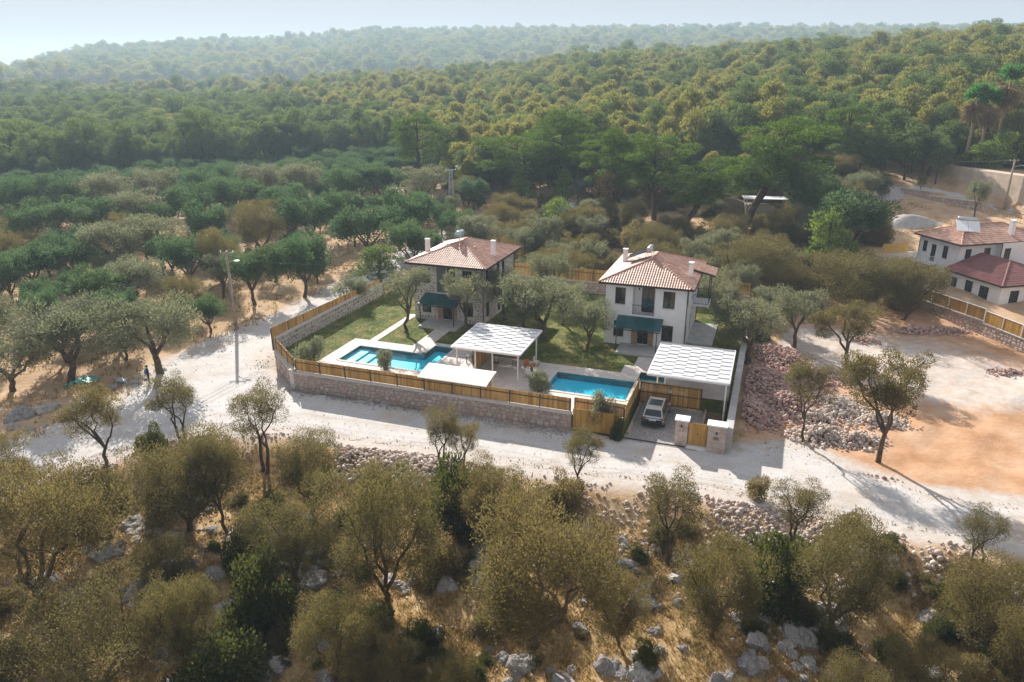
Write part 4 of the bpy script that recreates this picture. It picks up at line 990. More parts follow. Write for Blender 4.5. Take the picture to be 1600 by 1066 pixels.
# ------------------------------------------------------------------ white house on the right
T3 = R(14); P3 = Vector((56.1, 81.3, .25)); h3 = empty('house', P3, T3)
tag(h3, 'white two-storey house with plum tiled single-storey wing at the right edge', 'house')
def win3(p0, p1, o, **k): window(h3, p0, p1, o, .14, **k)
mb = MB()
wl = [(.9, 1.75, 1.0, 2.35), (3.0, 4.1, .1, 2.5), (5.1, 6.4, .9, 2.4)]     # wing left side, read from the back forward
wf = [(1.4, 2.7, .75, 2.35), (5.4, 6.6, .75, 2.35)]
wall_face(mb, (0, 8.0), (0, 0), 0, 3.1, wl, .14); wall_face(mb, (0, 0), (9.5, 0), 0, 3.1, wf, .14); wall_face(mb, (9.5, 0), (9.5, 8.0), 0, 3.1, [], .14)
mA = [(.55, 1.25, 4.0, 5.4), (2.0, 2.8, 3.0, 5.2), (3.9, 4.7, 3.8, 5.4), (1.3, 2.3, .2, 2.3), (3.2, 4.0, .7, 2.1)]
mBk = [(.9, 1.8, 3.9, 5.4), (3.7, 4.7, 4.0, 5.4)]
mC = [(.5, 1.45, 4.0, 5.4)]
wall_face(mb, (1.4, 14.6), (1.4, 8.1), 0, 6.1, mA, .14); wall_face(mb, (1.4, 8.1), (6.9, 8.1), 0, 6.1, mBk, .14)
wall_face(mb, (6.9, 8.1), (6.9, 7.3), 0, 6.1, [], .14); wall_face(mb, (6.9, 7.3), (13.5, 7.3), 0, 6.1, mC, .14); wall_face(mb, (13.5, 7.3), (13.5, 14.6), 0, 6.1, [], .14); wall_face(mb, (13.5, 14.6), (1.4, 14.6), 0, 6.1, [], .14)
mb.build('wall', 'plaster_white', h3)
for k, o in enumerate(wl): win3((0, 8.0), (0, 0), o, name='door' if k == 1 else 'window', sill=k != 1)
for o in wf: win3((0, 0), (9.5, 0), o)
for k, o in enumerate(mA): win3((1.4, 14.6), (1.4, 8.1), o, name='balcony_door' if k == 1 else 'window', sill=k != 1)
for o in mBk: win3((1.4, 8.1), (6.9, 8.1), o)
for o in mC: win3((6.9, 7.3), (13.5, 7.3), o)
hip_roof(h3, -.5, 10.0, -.5, 8.06, 3.12, 4.75, 4.4, .02, 'roof_tile_plum')
hip_roof(h3, .8, 14.1, 7.5 - .7 + .65, 15.2, 6.12, 7.9, 3.85, 3.85, 'roof_tile') if False else None
# main roof with the ridge running along the house
mb = MB(); ze, zr = 6.12, 7.75; A_, B_, C_, D_ = (.8, 7.45, ze), (14.1, 7.45, ze), (14.1, 15.2, ze), (.8, 15.2, ze); q0, q1 = (4.6, 11.3, zr), (10.3, 11.3, zr)
vs = [A_, B_, C_, D_, q0, q1] + [(x, y, ze - .16) for x, y, z in (A_, B_, C_, D_)]
mb.add(vs, [(0, 1, 5, 4), (1, 2, 5), (2, 3, 4, 5), (3, 0, 4), (9, 8, 7, 6), (6, 7, 1, 0), (7, 8, 2, 1), (8, 9, 3, 2), (9, 6, 0, 3)]); rf = mb.build('roof', 'frame_dark', h3)
tb = MB()
for poly, e in (((A_, B_, q1, q0), A_), ((B_, C_, q1), B_), ((C_, D_, q0, q1), C_), ((D_, A_, q0), D_)):
    Pp = [Vector(v) for v in poly]; ed = (Pp[1] - Pp[0]).normalized(); N = ed.cross(Pp[2] - Pp[0]).normalized(); up = N.cross(ed).normalized(); tiles(tb, poly, e, up if up.z > 0 else -up, .3, .42)
t_ = tb.build('tile_covering', 'roof_tile', rf); t_['kind'] = 'stuff'
rb = MB()
for c_, r_ in ((A_, q0), (B_, q1), (C_, q1), (D_, q0), (q0, q1)): ridge_run(rb, c_, r_, .14)
rb.build('ridge_tile', 'ridge_tile', rf)
mb = MB(); mb.bar((.72, 15.2, ze - .08), (.72, 7.4, ze - .08), .11, .1); mb.bar((.72, 7.38, ze - .08), (14.1, 7.38, ze - .08), .11, .1); mb.bar((-.56, 8.0, 3.04), (-.56, -.5, 3.04), .1, .1); mb.bar((-.56, -.56, 3.04), (10, -.56, 3.04), .1, .1); mb.build('gutter', 'frame_dark', h3)
for x, y, z0, z1 in ((1.34, 14.62, 0, 6), (6.84, 7.25, 3.6, 6), (-.06, 7.98, 0, 3.0)):
    mb = MB(); mb.tube([(x, y, z0), (x, y, z1)], .05, 6); mb.build('downpipe', 'frame_dark', h3)
mb = MB(); mb.box(.1, 1.397, 11.2, 14.3, 2.75, 2.93); mb.build('balcony', 'plaster_white', h3)
railing(h3, [(1.35, 14.25, 2.94), (.15, 14.25, 2.94), (.15, 11.25, 2.94), (1.35, 11.25, 2.94)], .95, 'white_metal')
chimney(h3, 9.5, 8.9, 6.7, 1.7, .55)
mb = MB(); mb.box(-2.0, -.003, .5, 7.6, -.15, .1); mb.build('porch', 'concrete', h3)
hp = Matrix.Translation(P3) @ Matrix.Rotation(T3, 4, 'Z')
solar_heater('solar_heater', hp @ Vector((4.2, 10.6, 7.35)), T3 + R(-35), 'white twin panel solar water heater on the roof of the house at the right edge', 'steel', w_=2.6, tilt=R(30))
for o in bpy.data.objects:
    if o.name.startswith('collector_panel') and o.parent and 'right edge' in o.parent['label']: o.data.materials[0] = MATS['white_metal']
w3 = [(46.9, 82.2), (49.6, 73.4), (51.0, 66.5), (52.6, 58.5)]
for i in range(3):
    stone_wall(w3[i], w3[i + 1], -.1, 1.75 - .2 * i, .4, ['upper', 'middle', 'lower'][i] + ' stretch of brown stone wall under the white framed fence at the right edge', .42, False)
    fence('framed_fence', w3[i], w3[i + 1], 1.76 - .2 * i, 1.25, 2.6, ['upper', 'middle', 'lower'][i] + ' stretch of yellow board fence in white frames at the right edge', mat='gate_wood', postmat='white_metal', rail=(), capmat='white_metal', rg=random.Random(40 + i))
g = MB(); g.prism([(47.3, 82.4), (50.1, 73.6), (51.5, 66.7), (53.1, 58.7), (75, 62), (75, 100), (52, 100)], -.3, .24); o = g.build('yard', 'travertine'); o['kind'] = 'structure'
t_ = empty('garden_table', hp @ Vector((-1.1, 3.2, -.15 + .0)), T3); tag(t_, 'pale garden table with bench by the glass door of the house at the right edge', 'table')
mb = MB(); mb.box(-.4, .4, -.7, .7, .92, .97); mb.build('tabletop', 'sign_white', t_)
for x in (-.33, .33):
    for y in (-.6, .6): mb = MB(); mb.box(x - .03, x + .03, y - .03, y + .03, .25, .918); mb.build('leg', 'dark_metal', t_)

# ------------------------------------------------------------------ car
def car():
    root = empty('parked_car', C(31.3, 2.75, .045), -TH); tag(root, 'silver SUV with black glass roof parked tail-out on the driveway', 'car')
    # local: x across, y forward, rear bumper at y=0
    Wd = .89
    prof = [  # y, z lower, z belt, half width at belt
        (0.02, .42, .78, .76), (.10, .30, .95, .84), (.35, .26, 1.0, Wd), (1.2, .24, 1.02, Wd), (2.4, .24, 1.0, Wd), (3.2, .24, .98, Wd), (3.9, .26, .92, .86), (4.25, .32, .78, .78), (4.36, .42, .66, .68)]
    mb = MB(); n = 9; rings = []
    for y, zl, zb, hw in prof:
        ring = [(-hw * .86, y, zl), (-hw * .99, y, zl + .12), (-hw, y, (zl + zb) / 2), (-hw * .985, y, zb - .04), (-hw * .9, y, zb), (hw * .9, y, zb), (hw * .985, y, zb - .04), (hw, y, (zl + zb) / 2), (hw * .99, y, zl + .12), (hw * .86, y, zl)]
        rings.append(ring)
    k = len(rings[0]); vs = [p for r_ in rings for p in r_]; fs = []
    for i in range(len(rings) - 1):
        for j in range(k): fs.append((i * k + j, i * k + (j + 1) % k, (i + 1) * k + (j + 1) % k, (i + 1) * k + j))
    fs += [tuple(range(k)), tuple(reversed(range((len(rings) - 1) * k, len(rings) * k)))]
    mb.add(vs, fs); body = mb.build('body', 'car_silver', root, True)
    body.data.polygons.foreach_set('use_smooth', [True] * len(body.data.polygons))
    cab = [(.08, .97, .80), (.42, 1.54, .64), (.9, 1.63, .62), (2.1, 1.64, .61), (2.7, 1.55, .60), (3.35, .99, .76)]
    mb = MB(); vs = []
    for y, z, hw in cab: vs += [(-hw, y, z), (hw, y, z)]
    base = [(.06, .93, .82), (.35, .98, .845), (.9, .98, .85), (2.1, .98, .85), (2.7, .97, .84), (3.45, .93, .80)]
    nb = len(vs)
    for y, z, hw in base: vs += [(-hw, y, z), (hw, y, z)]
    fs = []
    for i in range(5): fs += [(2 * i, 2 * i + 1, 2 * i + 3, 2 * i + 2), (nb + 2 * i, 2 * i, 2 * i + 2, nb + 2 * i + 2), (nb + 2 * i + 3, 2 * i + 3, 2 * i + 1, nb + 2 * i + 1)]
    fs += [(nb, nb + 1, 1, 0), (nb + 10, 10, 11, nb + 11)]
    mb.add(vs, fs); mb.build('cabin', 'car_silver', root)
    def pane(name, pts, mat='car_glass', off=(0, 0, 0)):
        mb = MB(); P = [Vector(p) + Vector(off) for p in pts]; N = (P[1] - P[0]).cross(P[2] - P[0]).normalized() * .012
        q = P + [p - N for p in P]; m = len(P)
        mb.add(q, [tuple(range(m)), tuple(reversed(range(m, 2 * m)))] + [(i, i + m, (i + 1) % m + m, (i + 1) % m) for i in range(m)])
        return mb.build(name, mat, root)
    pane('rear_window', [(-.68, .125, 1.04), (.68, .125, 1.04), (.57, .395, 1.48), (-.57, .395, 1.48)], off=(0, -.012, .01))
    pane('sunroof', [(-.5, .95, 1.636), (.5, .95, 1.636), (.49, 2.05, 1.645), (-.49, 2.05, 1.645)], off=(0, 0, .012))
    pane('windscreen', [(.62, 3.22, 1.10), (-.62, 3.22, 1.10), (-.55, 2.78, 1.49), (.55, 2.78, 1.49)], off=(0, .012, .01))
    for s in (-1, 1):
        for y0, y1, z0, z1 in ((.55, 1.45, 1.06, 1.52), (1.52, 2.6, 1.06, 1.5)):
            a = (.86, .66); f = lambda z: a[0] - (z - .98) / .65 * .24 + .006
            pts = [(s * f(z0), y0 - .05, z0), (s * f(z0), y1 + (.25 if y1 > 2 else 0), z0), (s * f(z1), y1, z1), (s * f(z1), y0 + .12, z1)]
            pane('side_window', pts if s > 0 else pts[::-1])
        pane('tail_lamp', [(s * .56, .055, .84), (s * .80, .06, .84), (s * .82, .08, .97), (s * .56, .07, .96)][::1 if s > 0 else -1], 'tail_red', (0, -.02, 0))
        mb = MB(); mb.box(s * .9 - .09, s * .9 + .09, 2.62, 2.74, 1.0, 1.14); mb.build('mirror', 'car_silver', root)
        mb = MB(); mb.bar((s * .6, .7, 1.68), (s * .58, 2.4, 1.68), .035, .03); mb.build('roof_rail', 'steel', root)
        for y in (.78, 3.45):
            mb = MB(); mb.tube([(s * .70, y, .33), (s * .905, y, .33)], [.34, .34], 20); wh = mb.build('wheel', 'rubber', root)
            mb = MB(); mb.tube([(s * .88, y, .33), (s * .915, y, .33)], [.22, .2], 14); mb.build('rim', 'steel', wh)
    mb = MB(); mb.box(-.78, .78, -.05, .1, .34, .58); mb.build('rear_bumper', 'car_black', root)
    mb = MB(); mb.box(-.26, .26, -.005, .03, .70, .81); mb.build('number_plate', 'plate_white', root)
    mb = MB(); mb.box(-.7, .7, 4.28, 4.4, .35, .6); mb.build('front_bumper', 'car_black', root)
car()

# ------------------------------------------------------------------ terrace furniture, people, small things
def lounger(loc, rz, label):
    r_ = empty('sun_lounger', loc, rz); tag(r_, label, 'sun lounger', 'sun loungers by the left pool')
    mb = MB(); mb.box(-.33, .33, 0, 1.3, .3, .36); mb.build('seat', 'cushion', r_)
    mb = MB(); vs = [(-.33, 1.31, .3), (.33, 1.31, .3), (.33, 1.85, .78), (-.33, 1.85, .78)]; vs += [(x, y - .04, z + .06) for x, y, z in vs]
    mb.add(vs, [(3, 2, 1, 0), (4, 5, 6, 7), (0, 1, 5, 4), (1, 2, 6, 5), (2, 3, 7, 6), (3, 0, 4, 7)]); mb.build('backrest', 'plate_white', r_)
    for x in (-.28, .28):
        for y in (.12, 1.2): mb = MB(); mb.box(x - .025, x + .025, y - .025, y + .025, 0, .299); mb.build('leg', 'white_metal', r_)
lounger(C(13.6, 4.9, 1.246), -TH + R(-50), 'beige sun lounger with raised white back at the left carport posts')
lounger(C(12.2, 5.6, 1.246), -TH + R(-50), 'beige sun lounger beside the left pool edge')
def chair(loc, rz, label, m1, group=None):
    r_ = empty('garden_chair', loc, rz); tag(r_, label, 'chair', group)
    mb = MB(); mb.box(-.24, .24, -.24, .24, .4, .46); mb.build('seat', m1, r_)
    mb = MB(); mb.box(-.24, .24, .2, .25, .465, .9); mb.build('backrest', m1, r_)
    for x in (-.2, .2):
        for y in (-.2, .2): mb = MB(); mb.box(x - .02, x + .02, y - .02, y + .02, 0, .399); mb.build('leg', 'dark_metal', r_)
for (px, py), l, m_, rz in (((827, 590), 'white garden chair nearest the little shrub on the shaded terrace', 'plate_white', 2.6), ((824, 577), 'orange garden chair in the middle of the shaded terrace', 'orange_fabric', .4), ((838, 572), 'cream garden chair at the back of the shaded terrace', 'cushion', 1.2), ((806, 570), 'brown red garden chair under the carport edge', 'ridge_tile', -1.0)):
    p = at(px, py, 1.246); chair(p, rz, l, m_, 'chairs on the shaded terrace')
p = at(831, 580, 1.246); r_ = empty('side_table', p, 0); tag(r_, 'small orange round table among the garden chairs', 'table')
mb = MB(); mb.tube([(0, 0, .5), (0, 0, .54)], .32, 14); mb.build('tabletop', 'orange_fabric', r_); mb = MB(); mb.tube([(0, 0, 0), (0, 0, .499)], [.16, .04], 8); mb.build('pedestal', 'dark_metal', r_)
p = C(13.9, 8.6, 1.246); r_ = empty('garden_table', p, -TH); tag(r_, 'dark garden table under the left half of the carport', 'table')
mb = MB(); mb.box(-.45, .45, -.8, .8, .7, .75); mb.build('tabletop', 'dark_metal', r_)
for x in (-.4, .4):
    for y in (-.7, .7): mb = MB(); mb.box(x - .03, x + .03, y - .03, y + .03, 0, .699); mb.build('leg', 'dark_metal', r_)
p = C(18.8, 2.4, 1.246); r_ = empty('planter_bench', p, -TH); tag(r_, 'low dark bench behind the road fence next to the shelter', 'bench')
mb = MB(); mb.box(-.9, .9, -.25, .25, .38, .45); mb.build('seat', 'dark_metal', r_)
for x in (-.75, .75): mb = MB(); mb.box(x - .04, x + .04, -.2, .2, 0, .379); mb.build('leg', 'dark_metal', r_)
p = C(16.0, 8.9, 1.28); r_ = empty('closed_parasol', p, 0); tag(r_, 'closed teal parasol standing on the pink gravel strip', 'parasol')
mb = MB(); mb.tube([(0, 0, 0), (0, 0, 1.9)], .025, 6); mb.build('pole', 'white_metal', r_); mb = MB(); mb.tube([(0, 0, .75), (0, 0, 1.0), (0, 0, 1.6), (0, 0, 1.86)], [.2, .24, .16, .03], 9); mb.build('canopy', 'teal_fabric', r_); mb = MB(); mb.tube([(0, 0, 0), (0, 0, .08)], .22, 10); mb.build('base', 'dark_metal', r_)
def person():
    p = ground_at(234, 601); r_ = empty('person', (p.x, p.y, p.z), 2.4); tag(r_, 'person in dark navy clothes standing under the tree at the bend of the dirt road', 'person')
    me = bpy.data.meshes.new('body')
    J = [(0, 0, .92), (0, .01, 1.12), (0, .02, 1.36), (0, .01, 1.47), (0, -.02, 1.60), (0, -.02, 1.68),
         (-.09, 0, .9), (-.11, .02, .48), (-.12, .05, .09), (-.13, -.1, .04), (.09, 0, .9), (.11, -.04, .48), (.12, .0, .09), (.13, -.14, .04),
         (-.19, .02, 1.38), (-.24, .03, 1.1), (-.22, -.12, .9), (.19, .02, 1.38), (.25, .0, 1.1), (.2, -.2, .98)]
    Ed = [(0, 1), (1, 2), (2, 3), (3, 4), (4, 5), (0, 6), (6, 7), (7, 8), (8, 9), (0, 10), (10, 11), (11, 12), (12, 13), (2, 14), (14, 15), (15, 16), (2, 17), (17, 18), (18, 19)]
    rad = [.13, .125, .14, .055, .095, .07, .09, .065, .045, .04, .09, .065, .045, .04, .06, .045, .035, .06, .045, .035]
    me.from_pydata(J, Ed, []); o = bpy.data.objects.new('body', me); COL.objects.link(o)
    o.modifiers.new('s', 'SKIN'); 
    for i, v in enumerate(me.skin_vertices[0].data): v.radius = (rad[i], rad[i]); v.use_root = (i == 0)
    sb = o.modifiers.new('d', 'SUBSURF'); sb.levels = 1; sb.render_levels = 1
    dg = bpy.context.evaluated_depsgraph_get(); ev = o.evaluated_get(dg); m2 = bpy.data.meshes.new_from_object(ev)
    for mm in ('skin', 'fabric_navy', 'fabric_blue'): m2.materials.append(MATS[mm])
    for f in m2.polygons:
        c = f.center; f.material_index = 1 if c.z < .95 else (0 if (c.z > 1.46 or (abs(c.x) > .15 and c.z < 1.05)) else 1)
        f.use_smooth = True
    bpy.data.objects.remove(o); link_mesh('body', m2, r_)
    mb = MB(); mb.tube([(0, .0, 1.60), (0, .0, 1.68), (0, -.01, 1.745)], [.105, .105, .05], 10); mb.build('hair', 'hair', r_, True)
    mb = MB(); mb.tube([(-.12, .17, 1.0), (-.02, .18, 1.05), (0, .17, 1.36)], [.1, .13, .09], 8); mb.build('backpack', 'fabric_blue', r_)
person()
# crumpled teal sheet among the stones
p = ground_at(130, 602); rr = random.Random(2); N_ = 12; V = []; F = []
for i in range(N_):
    for j in range(7):
        u, v = i / (N_ - 1) - .5, j / 6 - .5; V.append((p.x + u * 2.2, p.y + v * 1.5 + u * .6, p.z + .15 + .35 * math.cos(u * 3) + .12 * math.sin(i * 1.7 + j * 2.1) + rr.uniform(-.04, .04)))
for i in range(N_ - 1):
    for j in range(6): a = i * 7 + j; F.append((a, a + 7, a + 8, a + 1))
me = np_mesh('plastic_sheet', np.array(V), F, ['teal_plastic'], None, True); o = link_mesh('plastic_sheet', me); tag(o, 'crumpled teal plastic sheet dumped on stones left of the road', 'sheet')
sol = o.modifiers.new('t', 'SOLIDIFY'); sol.thickness = .02
for k, (px, py, l) in enumerate(((123, 632, 'pale bent sheet of metal lying by the left road edge, upper one'), (118, 648, 'bluish metal sheet lying below the pale one by the left road edge'), (200, 600, 'grey corrugated sheet leaning on stones next to the person'))):
    p = ground_at(px, py); r_ = MB(); 
    for i in range(6):
        s = .22; r_.add([(i * s, 0, .05 + (i % 2) * .05), ((i + 1) * s, 0, .05 + ((i + 1) % 2) * .05), ((i + 1) * s, .9, .35 + ((i + 1) % 2) * .05), (i * s, .9, .35 + (i % 2) * .05), (i * s, 0, .03 + (i % 2) * .05), ((i + 1) * s, 0, .03 + ((i + 1) % 2) * .05), ((i + 1) * s, .9, .33 + ((i + 1) % 2) * .05), (i * s, .9, .33 + (i % 2) * .05)], [(0, 1, 2, 3), (7, 6, 5, 4)])
    o = r_.build('metal_sheet', 'galvanised'); o.location = p; o.rotation_euler = (0, 0, .3 + k * .9); tag(o, l, 'metal sheet')

# ------------------------------------------------------------------ poles, wires, pylon
def pole(px, py, h, label, arm=True):
    p = ground_at(px, py); r_ = empty('utility_pole', (p.x, p.y, p.z), 0); tag(r_, label, 'utility pole')
    mb = MB(); mb.tube([(0, 0, -.3), (0, 0, h * .5), (0, 0, h)], [.2, .17, .13], 9); mb.build('shaft', 'pole_wood', r_, True)
    if arm:
        mb = MB(); mb.bar((-.75, .15, h - .15), (.75, .15, h - .15), .09, .09); mb.build('crossarm', 'pole_wood', r_)
        for x in (-.65, 0, .65): mb = MB(); mb.tube([(x, .15, h - .1), (x, .15, h + .08)], [.04, .05], 7); mb.build('insulator', 'plate_white', r_)
        mb = MB(); mb.tube([(.1, -.1, h - 1.1), (.9, -.5, h - .75), (1.15, -.6, h - .78)], [.03, .03, .03], 6); la = mb.build('lamp_arm', 'galvanised', r_)
        mb = MB(); mb.box(1.0, 1.45, -.75, -.5, h - .86, h - .76); mb.build('lamp_head', 'galvanised', r_)
    return Vector((p.x, p.y, p.z + h))
tp1 = pole(370, 517, 8.6, 'tall weathered wooden utility pole at the fork of the dirt road')
tp2 = pole(1567, 333, 8.4, 'thin utility pole below the tan retaining wall behind the right house', True)
def wire(p, q, sag, label):
    mb = MB(); p = Vector(p); q = Vector(q); pts = []
    for i in range(25): t = i / 24; v = p.lerp(q, t); v.z -= sag * 4 * t * (1 - t); pts.append(v)
    mb.tube(pts, .022, 4, 0, False); o = mb.build('overhead_wire', 'cable'); tag(o, label, 'wire', 'overhead electricity wires'); return o
for k, dx in enumerate((-.65, 0, .65)):
    wire(tp1 + Vector((dx, .15, .05)), (-45 + dx, 32 - dx, 8.7), .5, ['upper', 'middle', 'lower'][k] + ' wire running from the fork pole out of the left edge')
pg = ground_at(706, 337); py_h = z_for_row(pg.y, 266) - pg.z
wire(tp1 + Vector((0, .15, .05)), (pg.x, pg.y, pg.z + py_h - .1), .9, 'wire rising from the fork pole to the grey lattice pylon')
wire(tp1 + Vector((.1, .1, -.6)), C(2.6, 18.2, 7.3), .5, 'wire from the fork pole to the eave of the stone house')
wl_ = at(1345, 228, 13.0); wire(tp2 + Vector((0, .1, .0)), wl_, 1.3, 'wire running left from the thin pole towards the forest')
wire(tp2 + Vector((.6, .1, .0)), tp2 + Vector((30, -6, .5)), .5, 'wire running right from the thin pole out of the right edge')
r_ = empty('lattice_pylon', pg, .3); tag(r_, 'slim grey lattice pylon between the olive trees behind the stone house', 'pylon')
for sx in (-1, 1):
    for sy in (-1, 1):
        mb = MB(); mb.bar((sx * .55, sy * .55, 0), (sx * .2, sy * .2, py_h), .12, .12, 0, (0, 1, 0)); mb.build('leg', 'galvanised', r_)
n = 9
for i in range(n):
    z0, z1 = py_h * i / n, py_h * (i + 1) / n; a, b = .55 - .35 * i / n, .55 - .35 * (i + 1) / n; mb = MB()
    for sx, sy, tx, ty in ((-1, -1, 1, -1), (1, -1, 1, 1), (1, 1, -1, 1), (-1, 1, -1, -1)):
        if i % 2: sx, sy, tx, ty = tx, ty, sx, sy
        mb.bar((sx * a, sy * a, z0), (tx * b, ty * b, z1), .06)
    mb.build('brace', 'galvanised', r_)
mb = MB(); mb.bar((-1.0, 0, py_h), (1.0, 0, py_h), .1); mb.build('crossarm', 'galvanised', r_)
mb = MB(); mb.box(.9, 1.4, -.12, .12, py_h + .5, py_h + .75); mb.bar((.8, 0, py_h), (1.1, 0, py_h + .5), .06); mb.build('lamp_head', 'plate_white', r_)

# ------------------------------------------------------------------ signs, shed, far right walls
for (px, py, w_, h_, m_, l) in ((803, 329, 1.5, .8, 'sign_grey', 'grey sign board on posts, leftmost of the three at the forest track'), (818, 331, 1.7, .8, 'sign_white', 'white sign board on posts, middle of the three at the forest track'), (834, 331, 1.0, .7, 'sign_grey', 'small pale sign board on posts, rightmost of the three at the forest track')):
    p = ground_at(px, py); r_ = empty('sign_board', p, -.1); tag(r_, l, 'sign', 'sign boards at the forest track'); zb = 1.0
    mb = MB(); mb.box(-w_ / 2, w_ / 2, -.03, .03, zb, zb + h_); bd = mb.build('board', m_, r_)
    if m_ == 'sign_white':
        mb = MB()
        for i in range(3): mb.box(-w_ * .4, w_ * .4 - .25 * (i % 2), -.036, -.031, zb + .16 + i * .2, zb + .2 + i * .2)
        mb.build('text_lines', 'sign_blue', bd)
    for x in (-w_ * .35, w_ * .35): mb = MB(); mb.box(x - .04, x + .04, .031, .11, -.1, zb + h_); mb.build('post', 'pole_wood', r_)
p = ground_at(1195, 336); r_ = empty('shed', p, -.15); tag(r_, 'low shed with a flat white roof standing under the leaning pines', 'shed'); sx = 3.2
mb = MB(); mb.box(-sx, sx, 0, 2.4, -.2, 1.5); mb.build('wall', 'tan_wall', r_)
mb = MB(); mb.box(-sx - .4, sx + .4, -.4, 3.0, 2.5, 2.62); mb.build('roof', 'sign_white', r_)
for x in (-sx, sx):
    for y in (-.2, 2.6): mb = MB(); mb.box(x - .06, x + .06, y - .06, y + .06, -.2, 2.499); mb.build('post', 'white_metal', r_)
mb = MB(); mb.box(sx * .45, sx * .8, -.03, -.004, 0, 1.4); mb.build('door', 'dark_metal', r_)
mb = MB(); mb.box(-sx * .8, sx * .3, -.05, -.004, .2, 1.3); mb.build('panel', 'sign_grey', r_)
# tan retaining wall
WB = [(79.3, 137.6), (80.2, 127), (81.6, 116), (84.5, 98)]
zt = [10.5, 10.6, 10.9, 11.0]
r_ = empty('retaining_wall', (0, 0, 0)); tag(r_, 'tall tan retaining wall below the palm trees at the right edge', 'wall')
mb = MB(); 
for i in range(3):
    (x0, y0), (x1, y1) = WB[i], WB[i + 1]; b0, b1 = hz1(x0 - 1, y0) - 1.5, hz1(x1 - 1, y1) - 1.5
    vs = [(x0, y0, b0), (x1, y1, b1), (x1, y1, zt[i + 1]), (x0, y0, zt[i]), (x0 + 2.6, y0, b0), (x1 + 2.6, y1, b1), (x1 + 2.6, y1, zt[i + 1]), (x0 + 2.6, y0, zt[i])]
    mb.add(vs, [(3, 2, 1, 0), (0, 4, 7, 3), (1, 2, 6, 5), (3, 7, 6, 2)])
mb.add([(79.3, 137.6, 0), (95, 139.6, 0), (95, 139.6, 10.5), (79.3, 137.6, 10.5), (79.3, 137.2, 0), (95, 139.2, 0), (95, 139.2, 10.5), (79.3, 137.2, 10.5)], [(0, 1, 2, 3), (7, 6, 5, 4), (3, 2, 6, 7)])
mb.build('wall_body', 'tan_wall', r_)
# low stone wall and railing along the track in front of it
q = [ground_at(1405, 303), ground_at(1450, 314), ground_at(1530, 330)]
for i in range(2): stone_wall(q[i][:2], q[i + 1][:2], min(q[i].z, q[i + 1].z) - .1, 1.5, .4, ['left', 'right'][i] + ' length of low stone wall along the track below the tan retaining wall', .5, False, 'wall_stone')
f0, f1 = ground_at(1532, 334), ground_at(1598, 352)
r_, L = frame_root('railing', f0[:2], f1[:2], f0.z); tag(r_, 'thin dark railing by the track below the tan retaining wall', 'railing')
dzs = f1.z - f0.z
railing(r_, [(0, 0, 0), (L, 0, dzs)], 1.5, 'dark_metal', .5, 'rails')
r_ = empty('board_stack', ground_at(1396, 406), .2); tag(r_, 'short yellow board screen on a stone wall left of the right house', 'screen')
mb = MB()
for k in range(16): mb.box(-2 + k * .25, -2 + k * .25 + .24, -.02, .02, .9, 2.2)
mb.build('boards', 'board_tan', r_)
mb = MB(); mb.box(-2.2, 6.2, -.1, .3, -.5, .9); mb.build('wall_base', 'mortar_pale', r_)

# ------------------------------------------------------------------ vegetation prototypes
def leaf_quads(P, D, L, W, rn):
    """slender leaf sprays: rhombus quads from base P along D"""
    n = len(P); r3 = rn.normal(size=(n, 3)); S = np.cross(D, r3); S /= (np.linalg.norm(S, axis=1, keepdims=True) + 1e-9)
    L = L[:, None]; W = W[:, None]; m = P + D * L * .45
    V = np.stack([P, m + S * W * .5, P + D * L, m - S * W * .5], 1).reshape(-1, 3)
    return V, np.arange(n * 4).reshape(n, 4)
def unit(v): return v / (np.linalg.norm(v, axis=-1, keepdims=True) + 1e-9)
def crown_mesh(name, clumps, n_leaf, L, W, mat, rn, centre, up=.5, out=.6, spread=.8, shell=.5, tuft=0.0):
    """clumps: list of (x,y,z,r,flat)"""
    cl = np.array(clumps); wgt = cl[:, 3] ** 2 * cl[:, 4] ** .5; wgt /= wgt.sum()
    idx = rn.choice(len(cl), n_leaf, p=wgt); d = unit(rn.normal(size=(n_leaf, 3)))
    rad = (shell + (1 - shell) * rn.random(n_leaf)) ** .7 * (1 + .22 * rn.normal(size=n_leaf) * .6)
    off = d * (rad * cl[idx, 3])[:, None]; off[:, 2] *= cl[idx, 4]
    P = cl[idx, :3] + off
    D = unit(d * spread + unit(P - np.array(centre)) * out + np.array([0, 0, up]) + rn.normal(size=(n_leaf, 3)) * .7)
    sz = rn.uniform(.6, 1.25, n_leaf)
    V, F = leaf_quads(P, D, L * sz, W * sz, rn)
    return np_mesh(name, V, F, [mat])
def tube_mesh(name, limbs, mat, n=6):
    mb = MB()
    for pts, rad in limbs: mb.tube(pts, rad, n, 0, False)
    return np_mesh(name, np.array(mb.v), mb.f, [mat], None, True)
def bend(p, q, k, rr, n=4):
    p = Vector(p); q = Vector(q); out = []
    for i in range(n + 1):
        t = i / n; v = p.lerp(q, t); a = math.sin(t * math.pi) * k
        out.append(v + Vector((rr.uniform(-a, a), rr.uniform(-a, a), rr.uniform(-a, a) * .5 + a * .4)))
    return out
